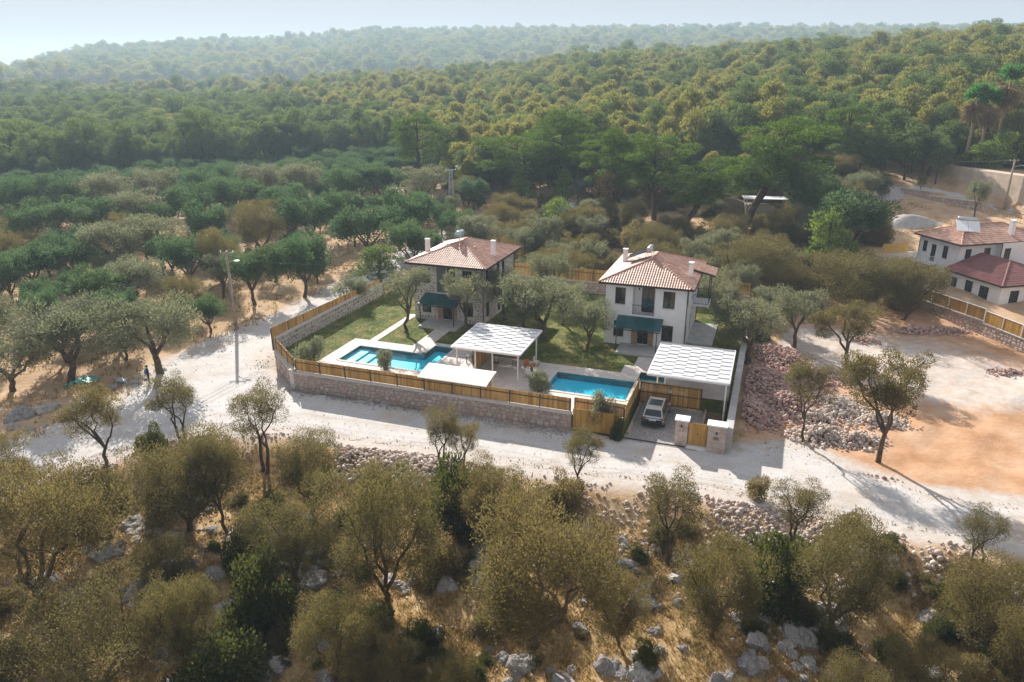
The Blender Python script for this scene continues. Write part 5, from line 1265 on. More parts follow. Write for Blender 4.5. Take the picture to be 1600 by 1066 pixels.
def olive(seed, leaf, n_leaf=9000, Rr=2.9, zc=3.5, hz_=2.0, fork=1.15, K=44, cr=(.55, .98), L=.27, W=.075, lean=(0, 0), stems=1, lo=-.8, mat_b='bark_olive', tr=.2):
    """olive: gnarled forked trunk and a lumpy crown of clumps. returns (trunk mesh, crown mesh, width, height)"""
    rr = random.Random(seed); rn = np.random.default_rng(seed); limbs = []; cl = []
    cen = Vector((lean[0], lean[1], zc)); dirs = []
    for k in range(stems):
        b = Vector((rr.uniform(-.3, .3) * (stems - 1), rr.uniform(-.3, .3) * (stems - 1), -.25)); f = Vector((b.x + lean[0] * .35 + rr.uniform(-.25, .25), b.y + lean[1] * .35 + rr.uniform(-.25, .25), fork * rr.uniform(.85, 1.15)))
        limbs.append((bend(b, f, .12, rr), [tr * 1.35, tr * 1.0, tr * .9, tr * .85, tr * .8]))
        m = 4 if stems == 1 else 2
        for j in range(m):
            a = 2 * math.pi * (j + k * .5 + rr.uniform(-.25, .25)) / m; e = Vector((cen.x + math.cos(a) * Rr * .5, cen.y + math.sin(a) * Rr * .5, zc + rr.uniform(-.5, .4)))
            limbs.append((bend(f, e, .25, rr), [tr * .62, tr * .5, tr * .42, tr * .34, tr * .26]))
            for i in range(3):
                a2 = a + rr.uniform(-.9, .9); e2 = Vector((cen.x + math.cos(a2) * Rr * rr.uniform(.5, .88), cen.y + math.sin(a2) * Rr * rr.uniform(.5, .88), zc + hz_ * rr.uniform(-.1, .75)))
                limbs.append((bend(e, e2, .2, rr, 3), [tr * .26, tr * .18, tr * .12, tr * .07])); cl.append((*e2, rr.uniform(*cr), rr.uniform(.65, .9)))
    gap = [rr.uniform(0, 6.28) for _ in range(2)]
    while len(cl) < K:
        c = rr.uniform(lo, 1); a = rr.uniform(0, 6.28); s_ = math.sqrt(max(0, 1 - c * c)); q = rr.uniform(.5, .9) * (.86 + .2 * math.sin(2 * a + seed) + .1 * math.sin(5 * a + seed * 2))
        if c < .5 and any(abs((a - g + math.pi) % (2 * math.pi) - math.pi) < .25 for g in gap): continue
        cl.append((cen.x + math.cos(a) * s_ * Rr * q, cen.y + math.sin(a) * s_ * Rr * q, zc + c * hz_ * q * (1 if c > 0 else .95), rr.uniform(*cr), rr.uniform(.65, .95)))
    crown = crown_mesh('olive_crown', cl, n_leaf, L, W, leaf, rn, (cen.x, cen.y, zc - hz_ * .6))
    trunk = tube_mesh('olive_trunk', limbs, mat_b)
    return finish(trunk, crown)
def finish(trunk, crown):
    co = np.empty(len(crown.vertices) * 3, dtype=np.float32); crown.vertices.foreach_get('co', co); co = co.reshape(-1, 3)
    lo = np.percentile(co, 1.5, axis=0); hi = np.percentile(co, 98.5, axis=0)
    return trunk, crown, float(((hi[0] - lo[0]) + (hi[1] - lo[1])) / 2), float(hi[2])
def shrub(seed, leaf, n_leaf=5000, Rr=1.5, h=1.9, K=24, L=.2, W=.1, cr=(.38, .65)):
    rr = random.Random(seed); rn = np.random.default_rng(seed); cl = []; limbs = []
    while len(cl) < K:
        a = rr.uniform(0, 6.28); c = rr.uniform(-.05, 1); s_ = math.sqrt(1 - c * c) if c < 1 else 0; q = rr.uniform(.45, .9) * (.85 + .25 * math.sin(3 * a + seed))
        cl.append((math.cos(a) * s_ * Rr * q, math.sin(a) * s_ * Rr * q, .25 + c * (h - .4) * q, rr.uniform(*cr), rr.uniform(.7, 1)))
    for i in range(6):
        e = cl[i * 3]; limbs.append((bend((rr.uniform(-.15, .15), rr.uniform(-.15, .15), -.15), e[:3], .12, rr), [.06, .05, .04, .03, .015]))
    return finish(tube_mesh('shrub_stems', limbs, 'bark_olive', 5), crown_mesh('shrub_foliage', cl, n_leaf, L, W, leaf, rn, (0, 0, 0), up=.4))
def pine(seed, leaf, n_leaf=5000, h=9.0, Rr=3.2, z0=.35, K=34, lean=(0, 0), L=.42, W=.13, dome=1.0, flat=(.5, .75), cr=(.7, 1.25), trunk_r=.22, umbrella=False):
    rr = random.Random(seed); rn = np.random.default_rng(seed); cl = []; limbs = []
    top = Vector((lean[0], lean[1], h * .93)); tp = bend((0, 0, -.3), top, .25, rr, 7); limbs.append((tp, [trunk_r * (1.15 - .95 * i / 7) for i in range(8)]))
    for k in range(K):
        t = z0 + (1 - z0) * ((k + rr.random()) / K); base = tp[min(7, int(t * 7))]
        u = (t - z0) / (1 - z0)
        rmax = Rr * (math.sqrt(max(0, 1 - (2 * u - .75) ** 2 / 1.6)) if not umbrella else (.55 + .45 * math.sin(u * 2.6)))
        rmax *= dome; a = k * 2.399 + rr.uniform(-.5, .5); q = rr.uniform(.3, .95)
        e = Vector((tp[min(7, int(t * 7))].x + math.cos(a) * rmax * q, tp[min(7, int(t * 7))].y + math.sin(a) * rmax * q, h * t * .95 + rr.uniform(-.2, .5)))
        if k % 2 == 0: limbs.append((bend(base - Vector((0, 0, .6)), e, .2, rr, 3), [trunk_r * .35, trunk_r * .26, trunk_r * .18, trunk_r * .1]))
        cl.append((*e, rr.uniform(*cr), rr.uniform(*flat)))
    return finish(tube_mesh('pine_trunk', limbs, 'bark_pine', 5), crown_mesh('pine_crown', cl, n_leaf, L, W, leaf, rn, (lean[0], lean[1], h * z0), up=.75, out=.45))
G = 9500
G = 21000
P_OLF = [olive(101 + i, 'leaf_olive_dusty', 40000, Rr=2.7, zc=2.55, hz_=2.6, fork=.45, K=52 + 3 * i, lean=l, L=.095, W=.036, cr=(.45, .92), tr=.16) for i, l in enumerate([(0, 0), (.5, .2), (-.4, .3), (.2, -.5)])]
P_OLS = [olive(121 + i, 'leaf_olive_dusty', 16000, Rr=1.6, zc=3.7, hz_=1.85, fork=1.5, K=30, cr=(.34, .66), L=.095, W=.032, lean=l, tr=.11, stems=st) for i, (l, st) in enumerate([((.4, .1), 1), ((-.3, .3), 2), ((.1, -.3), 2)])]
P_OLG = [olive(141 + i, 'leaf_olive_grove', 11000, Rr=3.0, K=40, hz_=1.9, zc=3.3, L=.2, W=.1, lean=l, cr=(.55, 1.0)) for i, l in enumerate([(0, 0), (.4, .3), (-.5, 0), (0, -.5)])]
P_OLV = [olive(161 + i, 'leaf_olive_silver', 12000, Rr=2.6, K=34, zc=3.4, hz_=1.8, fork=1.3, L=.17, W=.065, lean=l, cr=(.5, .95)) for i, l in enumerate([(0, 0), (.5, .2), (-.3, .4)])]
P_OLY = [olive(176 + i, 'leaf_olive_dusty', 19000, Rr=2.3, zc=3.6, hz_=1.9, fork=1.2, K=30, cr=(.35, .75), L=.115, W=.044, tr=.15, lean=l) for i, l in enumerate([(.5, .2), (-.4, .3)])]
P_OLA = [olive(171 + i, 'leaf_olive_silver', 6500, Rr=2.0, zc=3.9, hz_=1.5, fork=1.5, K=20, cr=(.35, .7), L=.15, W=.055, tr=.13) for i in range(2)]
P_OLX = P_OLG + P_OLG[:1] + P_OLV[:2] + P_OLF[:1]
P_SHR = [shrub(181 + i, 'leaf_mastic', 9000, L=.13, W=.075) for i in range(3)]
P_SCR = [shrub(191 + i, 'leaf_scrub', 7000, 1.6, 2.3, 24, .17, .06) for i in range(3)]
P_SIL = [shrub(196 + i, 'leaf_olive_silver', 3800, .8, 1.3, 18, .12, .04, (.25, .45)) for i in range(2)]
P_PBG = [pine(201, 'leaf_pine', 22000, 11, 5.6, .5, 30, (.5, 0), L=.24, W=.1, flat=(.32, .5), cr=(1.0, 1.7), trunk_r=.34, umbrella=True), pine(202, 'leaf_pine', 20000, 12, 4.6, .38, 32, (-1.8, .3), L=.24, W=.1, flat=(.36, .55), cr=(.9, 1.5), trunk_r=.34), pine(203, 'leaf_pine', 20000, 12, 4.4, .42, 30, (2.6, -.3), L=.24, W=.1, flat=(.36, .55), cr=(.9, 1.5), trunk_r=.34, umbrella=True)]
P_PFO = [pine(211 + i, 'leaf_pine_forest', 5200, 8.5 + .5 * i, 3.0, .16, 30, l, L=.42, W=.17, flat=(.6, .85)) for i, l in enumerate([(0, 0), (.5, .2), (-.4, .3), (.2, -.5)])]
P_PMD = [pine(221 + i, 'leaf_pine_belt', 6500, 9.5, 3.0, .34, 30, l, L=.32, W=.13, flat=(.5, .75)) for i, l in enumerate([(0, 0), (.7, .2), (-.6, .3)])]
P_PIN = [pine(226, 'leaf_pine_belt', 6000, 10.5, 3.3, .5, 26, (.6, .3), L=.36, W=.14, flat=(.4, .6), cr=(.8, 1.4), umbrella=True), pine(227, 'leaf_pine_forest', 5200, 7, 3.2, .08, 32, (0, .3), L=.42, W=.17, flat=(.65, .95), cr=(.6, 1.1))]
P_BRI = [pine(231, 'leaf_bright', 4200, 5.5, 1.9, .06, 30, (0, 0), L=.3, W=.1, flat=(.6, .9), cr=(.5, .85), trunk_r=.1)]
P_DEA = [pine(232, 'leaf_dead', 900, 7, 1.4, .55, 14, (.3, 0), L=.34, W=.1, flat=(.5, .8), cr=(.4, .8), trunk_r=.12)]
USED = {}
def plant(name, proto, x, y, z, sx, sz, rz, label, cat, group=None, tn='trunk', cn='crown', tilt=(0, 0)):
    trunk, crown, pw, ph = proto
    r_ = empty(name, (x, y, z), rz); r_.scale = (sx, sx, sz); r_.rotation_euler = (tilt[0], tilt[1], rz); tag(r_, label, cat, group)
    link_mesh(tn, trunk, r_); c = link_mesh(cn, crown, r_)
    USED.setdefault(crown.name, (c, trunk)); return r_
VR = random.Random(77); TREES = []
def put(protos, px, py, top, wpx, label, name='olive_tree', cat='tree', group=None, k=None, tn='trunk', cn='crown', rz=None, z=None, xy=None, lo=.55):
    p = ground_at(px, py) if xy is None else Vector((*xy, z))
    if z is not None and xy is None: p = at(px, py, z)
    pr = protos[VR.randrange(len(protos)) if k is None else k]
    dep = p.y * math.cos(PITCH) - (p.z - CAM_H) * math.sin(PITCH); wm = wpx * dep / FPX; hm = max(.6, z_for_row(p.y, top) - p.z)
    sx = wm / pr[2] * (.78 if py > 640 else .9); sz = hm / pr[3]; sx = min(max(sx, sz * lo), sz * 1.9)
    TREES.append((p.x, p.y, wm / 2))
    return plant(name, pr, p.x, p.y, p.z - .05, sx, sz, VR.uniform(0, 6.28) if rz is None else rz, label, cat, group, tn, cn)
def bush(protos, px, py, top, w, label, name='shrub', cat='shrub', **k): return put(protos, px, py, top, w, label, name, cat, tn='stems', cn='foliage', **k)
# --- foreground, below the road
FGT = [
 (P_OLS, 165, 737, 600, 105, 'slim olive tree with curved trunk on the left road edge', 0), (P_OLS, 288, 692, 588, 82, 'small open olive tree with forked trunk standing alone on the road edge near the pole', 1),
 (P_OLS, 412, 738, 605, 92, 'tall narrow olive tree on the road edge below the angled wall', 2), (P_OLF, 486, 805, 678, 112, 'bushy olive tree below the road left of the rubble bank', 0),
 (P_OLF, 300, 832, 688, 185, 'broad dusty olive tree with dark trunk left of centre in the foreground', 1), (P_OLS, 357, 835, 690, 95, 'slender olive with thin black trunk beside the broad dusty olive', 0),
 (P_OLF, 62, 935, 735, 260, 'very large olive tree filling the left foreground', 2), (P_OLF, 178, 842, 733, 130, 'medium greenish olive behind the very large left olive', 3),
 (P_OLF, 18, 792, 690, 110, 'olive tree cut by the left edge just below the road', 0), (P_OLF, 472, 912, 785, 165, 'grey olive tree in the middle left foreground above the dark round shrub', 3),
 (P_OLF, 612, 938, 728, 195, 'big brown olive tree right of the middle left foreground', 0), (P_OLS, 690, 748, 640, 66, 'left one of the twin thin olives on the road edge below the shelter', 1),
 (P_OLS, 724, 742, 660, 62, 'right one of the twin thin olives on the road edge below the shelter', 2), (P_OLF, 772, 866, 738, 125, 'olive tree below the road between the twin thin olives and the lone golden olive', 2),
 (P_OLS, 905, 772, 675, 72, 'lone golden olive on the road edge below the sliding gate', 0), (P_OLF, 830, 1015, 785, 250, 'largest dense olive tree in the centre foreground', 1),
 (P_OLS, 1043, 885, 748, 100, 'thin open olive tree among boulders right of centre', 2), (P_OLS, 1236, 862, 762, 98, 'wind swept olive on the rubble bank right of the rocks', 1),
 (P_OLS, 1516, 892, 800, 78, 'small pale olive on the road edge at the lower right', 2), (P_OLF, 1110, 1004, 858, 155, 'grey olive tree between boulders right of the centre foreground', 3),
 (P_OLF, 1300, 990, 828, 160, 'olive tree with big dark shadow in the right foreground', 1), (P_OLF, 1530, 1015, 885, 170, 'low wide olive tree in the lower right corner area', 0),
 (P_OLF, 526, 1075, 935, 155, 'round domed olive at the bottom left of centre', 2), (P_OLF, 160, 1105, 950, 260, 'wide olive crown along the bottom left', 0),
 (P_OLF, 285, 1045, 905, 120, 'olive tree rising above the wide crown at the bottom left', 3), (P_OLF, 258, 935, 848, 100, 'small grey olive in the left foreground hollow', 1),
 (P_OLF, 968, 1010, 900, 110, 'half hidden olive right of the largest centre tree', 2), (P_OLF, 1600, 1090, 950, 130, 'olive tree cut by the lower right corner', 1),
 (P_OLF, 600, 1110, 1018, 110, 'olive top peeping in at the bottom, left of centre', 3), (P_OLF, 705, 1115, 1030, 95, 'olive top peeping in at the bottom centre', 0), (P_OLF, 1450, 1110, 1020, 140, 'olive top peeping in at the bottom right', 2),
 (P_OLF, 1330, 1120, 1035, 130, 'olive top peeping in at the bottom, right of centre', 1), (P_OLF, 20, 1100, 1000, 120, 'olive crown in the bottom left corner', 3)]
for pr, px, py, top, w_, l, k in FGT: put(pr, px, py, top, w_, l, k=k)
for px, py, top, w_, l in ((716, 832, 738, 118, 'dark green mastic shrub below the twin thin olives'), (412, 985, 878, 105, 'round dark green shrub under the grey olive in the left foreground'), (388, 895, 832, 80, 'low dark shrub among grey rocks in the left foreground'), (1197, 948, 848, 78, 'dark green shrub between two olives in the right foreground'),
    (335, 1085, 1010, 150, 'yellowish green shrub at the bottom left'), (243, 712, 668, 55, 'dry dark bush on the road verge at the left'), (268, 790, 730, 70, 'dark low bush behind the broad dusty olive'), (690, 905, 845, 90, 'brownish shrub at the left foot of the largest centre olive'), (880, 800, 740, 85, 'olive brown shrub below the lone golden olive'),
    (1330, 845, 800, 60, 'low grey bush on the bank right of the wind swept olive'), (1500, 960, 905, 90, 'dark shrub above the low wide olive at lower right'), (1010, 1040, 1005, 40, 'tiny green shrub in dry grass at the bottom'), (1390, 860, 838, 50, 'small sage green bush on the stony verge'), (590, 775, 725, 70, 'low bush at the edge of the rubble bank'), (1180, 780, 745, 40, 'tiny bush on the road edge')):
    bush(P_SHR if 'dark' in l or 'green' in l else P_SCR, px, py, top, w_, l)
BN = 0
while BN < 110:
    px, py = VR.uniform(-10, 1610), VR.uniform(745, 1075); p = ground_at(px, py); X_ = np.array([p.x]); Y_ = np.array([p.y])
    if not inpoly(X_, Y_, FG_POLY)[0] or polydist(X_, Y_, ROAD_NEAR)[0] < 3.2 or vnoise(p.x, p.y, .25) < -.25: continue
    BN += 1; s = VR.uniform(.25, .75); dk = VR.random() < .4; pr = (P_SHR if dk else P_SCR)[VR.randrange(3)]
    h_ = 'left edge' if px < 270 else 'left part' if px < 530 else 'centre' if px < 800 else 'centre right' if px < 1000 else 'right part' if px < 1300 else 'right edge'; v_ = 'upper' if py < 850 else 'middle' if py < 960 else 'bottom'
    plant('shrub', pr, p.x, p.y, p.z, s, s * VR.uniform(.7, 1.1), VR.uniform(0, 6.28), ('dark green' if dk else 'brownish') + ' knee high scrub, ' + v_ + ' foreground, ' + h_, 'shrub', ('dark' if dk else 'brown') + ' low scrub, ' + v_ + ' ' + h_, 'stems', 'foliage')
# --- trees on the building plot to the right of the compound
for pr, px, py, top, w_, l, k in ((P_OLY, 1372, 722, 560, 140, 'large olive tree casting a long shadow on the orange plot', 0), (P_OLS, 1256, 692, 565, 78, 'thin pale olive in front of the rubble heap', 0), (P_OLY, 1322, 577, 478, 92, 'open olive with several stems on the white gravel', 1),
    (P_OLV, 1240, 545, 455, 82, 'dense olive at the top of the rubble heap', 0), (P_OLV, 1168, 565, 470, 96, 'silvery olive beside the concrete wall and carport', 1), (P_OLF, 1340, 492, 398, 135, 'wide olive tree behind the white gravel patch', 2), (P_OLF, 1408, 500, 405, 95, 'olive tree against the framed fence of the right house', 3),
    (P_OLF, 1168, 462, 372, 125, 'broad olive behind the white villa', 0), (P_OLV, 1120, 512, 436, 75, 'silver olive at the right side of the white villa', 2), (P_BRI, 1288, 425, 332, 78, 'young light green pine in the scrub right of the white villa', 0), (P_OLG, 1335, 402, 300, 130, 'dark wide tree above the wide olive on the right', 1), (P_OLF, 1215, 480, 415, 85, 'olive in the thicket behind the rubble heap', 1),
    (P_OLG, 1262, 360, 270, 80, 'dark olive behind the young light green pine', 0), (P_OLF, 1300, 300, 240, 75, 'pale olive on the slope under the forest', 2), (P_OLV, 1522, 342, 282, 34, 'small round olive in front of the tan retaining wall', 0), (P_OLS, 1437, 305, 275, 14, 'leafless twisted stump on the orange field', 2)):
    put(pr, px, py, top, w_, l, k=k)
# --- trees inside the compound
def AB(px, py, z): return at(px, py, z)
for pr, px, py, top, w_, l, k in ((P_OLA, 632, 520, 420, 78, 'olive tree with a forked trunk on the lawn beside the stone house', 0), (P_OLA, 724, 522, 428, 80, 'thin olive in front of the stone house facade', 1), (P_OLV, 848, 530, 436, 112, 'big silver olive between the two houses', 1), (P_OLV, 818, 520, 452, 66, 'silver olive behind the middle carport', 2), (P_OLV, 917, 548, 472, 72, 'single olive on the lawn left of the white villa', 0),
    (P_OLV, 788, 500, 420, 60, 'greenish olive at the right side of the stone house', 2), (P_OLV, 862, 470, 398, 68, 'olive near the back wall between the houses', 0), (P_OLV, 880, 508, 440, 60, 'pale olive right of the big silver olive', 1)):
    p = at(px, py, 1.2); put(pr, px, py, top, w_, l, k=k, z=1.2)
for px, py, top, w_, l in ((486, 566, 530, 50, 'silver shrub in the left corner of the garden behind the fence'), (603, 578, 549, 26, 'little shrub at the front edge of the left pool'), (845, 612, 582, 34, 'round silver shrub at the left end of the right pool')):
    put(P_SIL, px, py, top, w_, l, 'shrub', 'shrub', z=1.24, tn='stems', cn='foliage')
p = C(27.6, 1.15, 0); put(P_SIL, 938, 668, 617, 46, 'silver shrub growing over the top of the sliding gate', 'shrub', 'shrub', z=1.0, xy=p[:2], tn='stems', cn='foliage')
p = C(29.1, .1, 0); put(P_SHR, 966, 685, 652, 24, 'dark green spiky shrub at the right end of the sliding gate', 'shrub', 'shrub', z=0.0, xy=p[:2], tn='stems', cn='foliage', lo=.3)
# --- big pines and other named trees behind the houses
for pr, px, py, top, w_, l, k in ((P_PBG, 815, 312, 208, 150, 'big spreading pine with a leaning trunk above the sign boards', 0), (P_PBG, 655, 285, 180, 95, 'rounded pine standing above the olive grove behind the stone house', 1), (P_PBG, 965, 335, 205, 90, 'green pine left of the leaning pair behind the white villa', 1), (P_PBG, 1022, 345, 215, 125, 'broad pine behind the white villa', 0),
    (P_PBG, 1068, 356, 250, 120, 'pine with strongly leaning trunk behind the white villa', 2), (P_PBG, 1165, 352, 188, 140, 'tallest pine with a dark leaning trunk beside the low shed', 2), (P_PBG, 868, 310, 178, 105, 'dark pine behind the big spreading pine', 1), (P_PBG, 1315, 275, 165, 95, 'dark pine on the slope at the forest edge', 1), (P_DEA, 940, 345, 268, 40, 'dead brown pine sapling behind the scrub', 0),
    (P_BRI, 815, 325, 270, 42, 'bright green sapling by the sign boards', 0), (P_BRI, 880, 318, 268, 34, 'bright sapling left of the dead brown pine', 0), (P_BRI, 868, 368, 312, 60, 'yellow green bush tree beside the bit of track behind the houses', 0), (P_OLG, 640, 388, 300, 92, 'dense olive behind the lane left of the stone house roof', 0), (P_OLG, 575, 405, 322, 100, 'olive tree beside the lane left of the stone house', 1), (P_PMD, 598, 455, 383, 80, 'pine at the fence corner left of the stone house', 1)):
    put(pr, px, py, top, w_, l, 'pine_tree' if 'pine' in l else 'olive_tree' if 'olive' in l else 'sapling', k=k, group=None, rz=0.0 if 'lean' in l else None)
for px, py, top, w_, l, k in ((1338, 285, 205, 66, 'pine at the forest edge directly above the bluish gravel mound', 0), (1376, 282, 212, 58, 'dark pine right of the gravel mound at the forest edge', 1), (1412, 281, 200, 66, 'pine above the twisted stump at the forest edge', 2), (1450, 276, 208, 56, 'pine touching the left end of the tan wall', 0), (1300, 290, 225, 60, 'pine left of the gravel mound at the forest edge', 1), (1478, 262, 190, 60, 'pine rising just left of the palm trees', 2)):
    put(P_PMD, px, py, top, w_, l, 'pine_tree', k=k)
# palms
def palm(px, top, xy, gz, label, w_=30):
    x, y = xy; h = z_for_row(y, top) - gz; r_ = empty('palm_tree', (x, y, gz), VR.uniform(0, 6)); tag(r_, label, 'palm tree', 'tall fan palms above the retaining wall'); rr = random.Random(px); rn = np.random.default_rng(px)
    mb = MB(); mb.tube([(0, 0, -.4), (.1, 0, h * .4), (.05, .1, h * .82)], [.32, .24, .2], 8); mb.build('trunk', 'bark_palm', r_, True)
    for nm, mt, n, zc, el, Lf in (('crown', 'leaf_palm', 40, h * .88, (-.2, 1.25), 2.1), ('dead_skirt', 'leaf_palm_dead', 60, h * .84, (-1.35, -.35), 2.6)):
        P = []; D = []
        for i in range(n):
            a = i * 2.399; e = rr.uniform(*el); d0 = np.array([math.cos(a) * math.cos(e), math.sin(a) * math.cos(e), math.sin(e)]); st = np.array([0, 0, zc]) + d0 * Lf * .35 - (np.array([0, 0, rr.uniform(0, h * .16)]) if nm == 'dead_skirt' else 0)
            for j in range(16): P.append(st); D.append(unit(d0 + rn.normal(size=3) * .42 + np.array([0, 0, -.12])))
        V, F = leaf_quads(np.array(P), np.array(D), rn.uniform(.7, 1.2, len(P)) * Lf * .75, np.full(len(P), .24), rn)
        link_mesh(nm, np_mesh(nm, V, F, [mt]), r_)
for px, top, dst, l in ((1518, 132, 142, 'leftmost tall fan palm with brown skirt above the tan wall'), (1543, 140, 141, 'middle fan palm partly hidden behind its neighbours'), (1577, 98, 146, 'tallest fan palm with a wide brown skirt at the right edge')):
    y = min(dst, 136.0); d = ray(px, top + 40); x = max(81.8, d.x / d.y * y); palm(px, top, (x, y), hz1(x, y), l)
for px, py, top, w_, l in ((1490, 262, 236, 40, 'green bush spilling over the left end of the tan wall'), (1515, 262, 224, 45, 'bright green bush on top of the tan wall'), (1545, 268, 205, 55, 'young palm clump behind the tan wall'), (1590, 272, 215, 50, 'bushes at the right end of the tan wall')):
    d = ray(px, py); t = 0; yy = 134.0; x = d.x / d.y * yy + 1; r_ = put(P_BRI if 'bright' in l or 'palm' in l else P_SHR, px, py, top, w_, l, 'shrub', 'shrub', z=10.2, xy=(max(x, 82.3), yy), tn='stems', cn='foliage')
# --- the olive grove on the left: nearer trees read one by one from the photo
GR = [(477, 466, 370, 92), (398, 478, 393, 82), (300, 455, 372, 80), (212, 488, 405, 92), (160, 505, 420, 85), (252, 585, 468, 145), (112, 600, 478, 150), (22, 612, 535, 130), (352, 450, 360, 60), (255, 420, 340, 85), (190, 430, 345, 95), (120, 445, 375, 100), (60, 460, 385, 95), (20, 480, 400, 70), (330, 400, 320, 80), (410, 400, 318, 85), (485, 385, 310, 80), (450, 360, 290, 75), (540, 372, 300, 70), (380, 350, 280, 75), (300, 360, 290, 85), (220, 370, 298, 85), (140, 385, 312, 90), (60, 390, 318, 90), (0, 430, 345, 80),
      (30, 350, 280, 80), (100, 345, 275, 75), (170, 340, 270, 75), (250, 335, 265, 70), (330, 330, 262, 70), (410, 325, 258, 65), (480, 325, 255, 70), (550, 330, 262, 70), (600, 320, 255, 65), (660, 330, 262, 70), (5, 560, 470, 60), (75, 520, 455, 60), (330, 520, 465, 60), (690, 370, 318, 45), (740, 330, 280, 50)]
GRL = ['olive with leaning limbs by the lane, right of the utility pole', 'olive directly right of the utility pole top, trunk in tan grass', 'round olive left of the utility pole top', 'olive with a twisted trunk in a tan clearing left of the pole', 'bushy olive left of the twisted trunk olive', 'large olive with bright green side over the standing person',
 'large olive above the crumpled teal sheet', 'big olive cut by the left edge beside the road', 'small olive touching the utility pole shaft']
def grl(i, px, py):
    row = 'third' if py > 410 else 'fourth' if py > 365 else 'fifth'
    return GRL[i] if i < len(GRL) else '%s green olive, %s row of the left grove, %s' % (('dark', 'grey')[i % 2], row, 'at the left edge' if px < 90 else 'left part' if px < 200 else 'below the blue hill crest' if px < 320 else 'behind the pole' if px < 440 else 'right of the pole' if px < 540 else 'beside the lane')
GRL = [grl(i, *g[:2]) for i, g in enumerate(GR)]
for i, (px, py, top, w_) in enumerate(GR):
    put(P_OLX, px, py, top, w_, GRL[i], group=None if i < 9 else 'left grove, ' + GRL[i])
# scatter: fills the rest, rejecting spots that are roads, plots, or already taken
TX = [(t[0], t[1], t[2]) for t in TREES]; GRID = {}
def gkey(x, y): return int(x // 8), int(y // 8)
for t in TX: GRID.setdefault(gkey(t[0], t[1]), []).append(t)
def free(x, y, rad):
    gx, gy = gkey(x, y)
    for i in (-1, 0, 1):
        for j in (-1, 0, 1):
            for a, b, r2 in GRID.get((gx + i, gy + j), ()):
                if (a - x) ** 2 + (b - y) ** 2 < (rad + r2 * .75) ** 2: return False
    return True
def take(x, y, rad): GRID.setdefault(gkey(x, y), []).append((x, y, rad))
PLOT3 = [(46, 84), (50, 72), (53, 58), (80, 60), (80, 104), (50, 104)]
WALLFRONT = [(64, 114), (66, 131), (82, 136), (90, 94), (70, 98)]
KEEP = [WALLFRONT, ROAD_POLY, COMP_POLY, LOT_POLY, OR_LOT, PLOT3]
CLEAR = [[tuple(ground_at(px, py)[:2]) for px, py in q] for q, z in ((((735, 350), (770, 300), (800, 318), (790, 350), (760, 372)), 1.5), (((820, 345), (845, 330), (1010, 323), (1010, 333), (850, 356)), 1.5), (((560, 300), (600, 296), (590, 312), (550, 310)), 1.5), (((0, 480), (60, 480), (70, 520), (0, 520)), 0), (((1080, 355), (1140, 330), (1240, 330), (1240, 345), (1120, 372)), 2.5), (((1350, 306), (1350, 296), (1466, 289), (1466, 305)), 3.6))]
def visible(x, y, z=3):
    a, b = project(x, y, z); return -90 < a < 1690 and -100 < b < 1150
def blocked_v(X, Y, m=1.2):
    bl = np.zeros(len(X), bool)
    for q in KEEP + CLEAR: bl |= inpoly(X, Y, q)
    return bl | (np.minimum(polydist(X, Y, ROAD_NEAR), polydist(X, Y, ROAD_FAR)) < m)
def candidates(lo, hi, n, span):
    r_ = np.sqrt(VN.uniform(lo ** 2, hi ** 2, n)); a = VN.uniform(R(-span), R(span), n); x = r_ * np.sin(a); y = r_ * np.cos(a); ad = np.degrees(a)
    ok = ~blocked_v(x, y); left = ad < -3 - np.maximum(0, r_ - 130) * .06
    z = hz(x, y); return [t for t, k in zip(zip(r_.tolist(), x.tolist(), y.tolist(), z.tolist(), ad.tolist(), left.tolist(), vnoise(x, y, .06).tolist()), ok) if k]
VN = np.random.default_rng(77)
GROVE = []
def sector(x, y, z, names):
    px = project(x, y, z)[0]
    for lim, nm in names:
        if px < lim: return nm
def thicket_lab(what, x, y, z):
    px = project(x, y, z)[0]; s = 'behind the stone house' if px < 800 else 'between the villa roofs' if px < 930 else 'behind the white villa' if px < 1120 else 'right of the white villa' if px < 1260 else 'left of the right house' if px < 1420 else 'behind the right house'
    r_ = math.hypot(x, y); d = 'nearest' if r_ < 95 else 'middle' if r_ < 115 else 'far'
    return what + ' in the ' + d + ' part of the thicket ' + s, {'b': 'bush', 'w': 'tree', 'd': 'shrub'}[what[0]], what + ', ' + d + ' thicket ' + s
def grove_lab(x, y, z, r_):
    s = sector(x, y, z, ((170, 'at the left edge of the picture'), (340, 'left of the tall utility pole'), (480, 'straight behind the tall utility pole'), (9999, 'between the utility pole and the lattice pylon')))
    d = 'nearer back row' if r_ < 150 else 'farthest back row'
    return 'grove olive in the ' + d + ' ' + s, 'tree', 'grove olives, ' + d + ', ' + s
def belt_lab(x, y, z, r_):
    s = sector(x, y, z, ((150, 'at the left edge'), (300, 'left of the utility pole'), (450, 'above the utility pole'), (9999, 'above the lattice pylon')))
    d = 'front' if r_ < 300 else 'back'
    return 'pine in the ' + d + ' belt beyond the grove, ' + s, 'tree', 'belt pines, ' + d + ', ' + s
def forest_lab(x, y, z, r_):
    s = sector(x, y, z, ((780, 'above the stone house'), (960, 'behind the big spreading pine'), (1120, 'above the white villa'), (1280, 'behind the tallest leaning pine'), (1440, 'left of the tan retaining wall'), (9999, 'behind the palm trees')))
    d = 'front row' if r_ < 165 else 'second row' if r_ < 190 else 'third row'
    return 'forest pine, ' + d + ' of the edge, ' + s, 'tree', 'forest edge pines, ' + d + ', ' + s
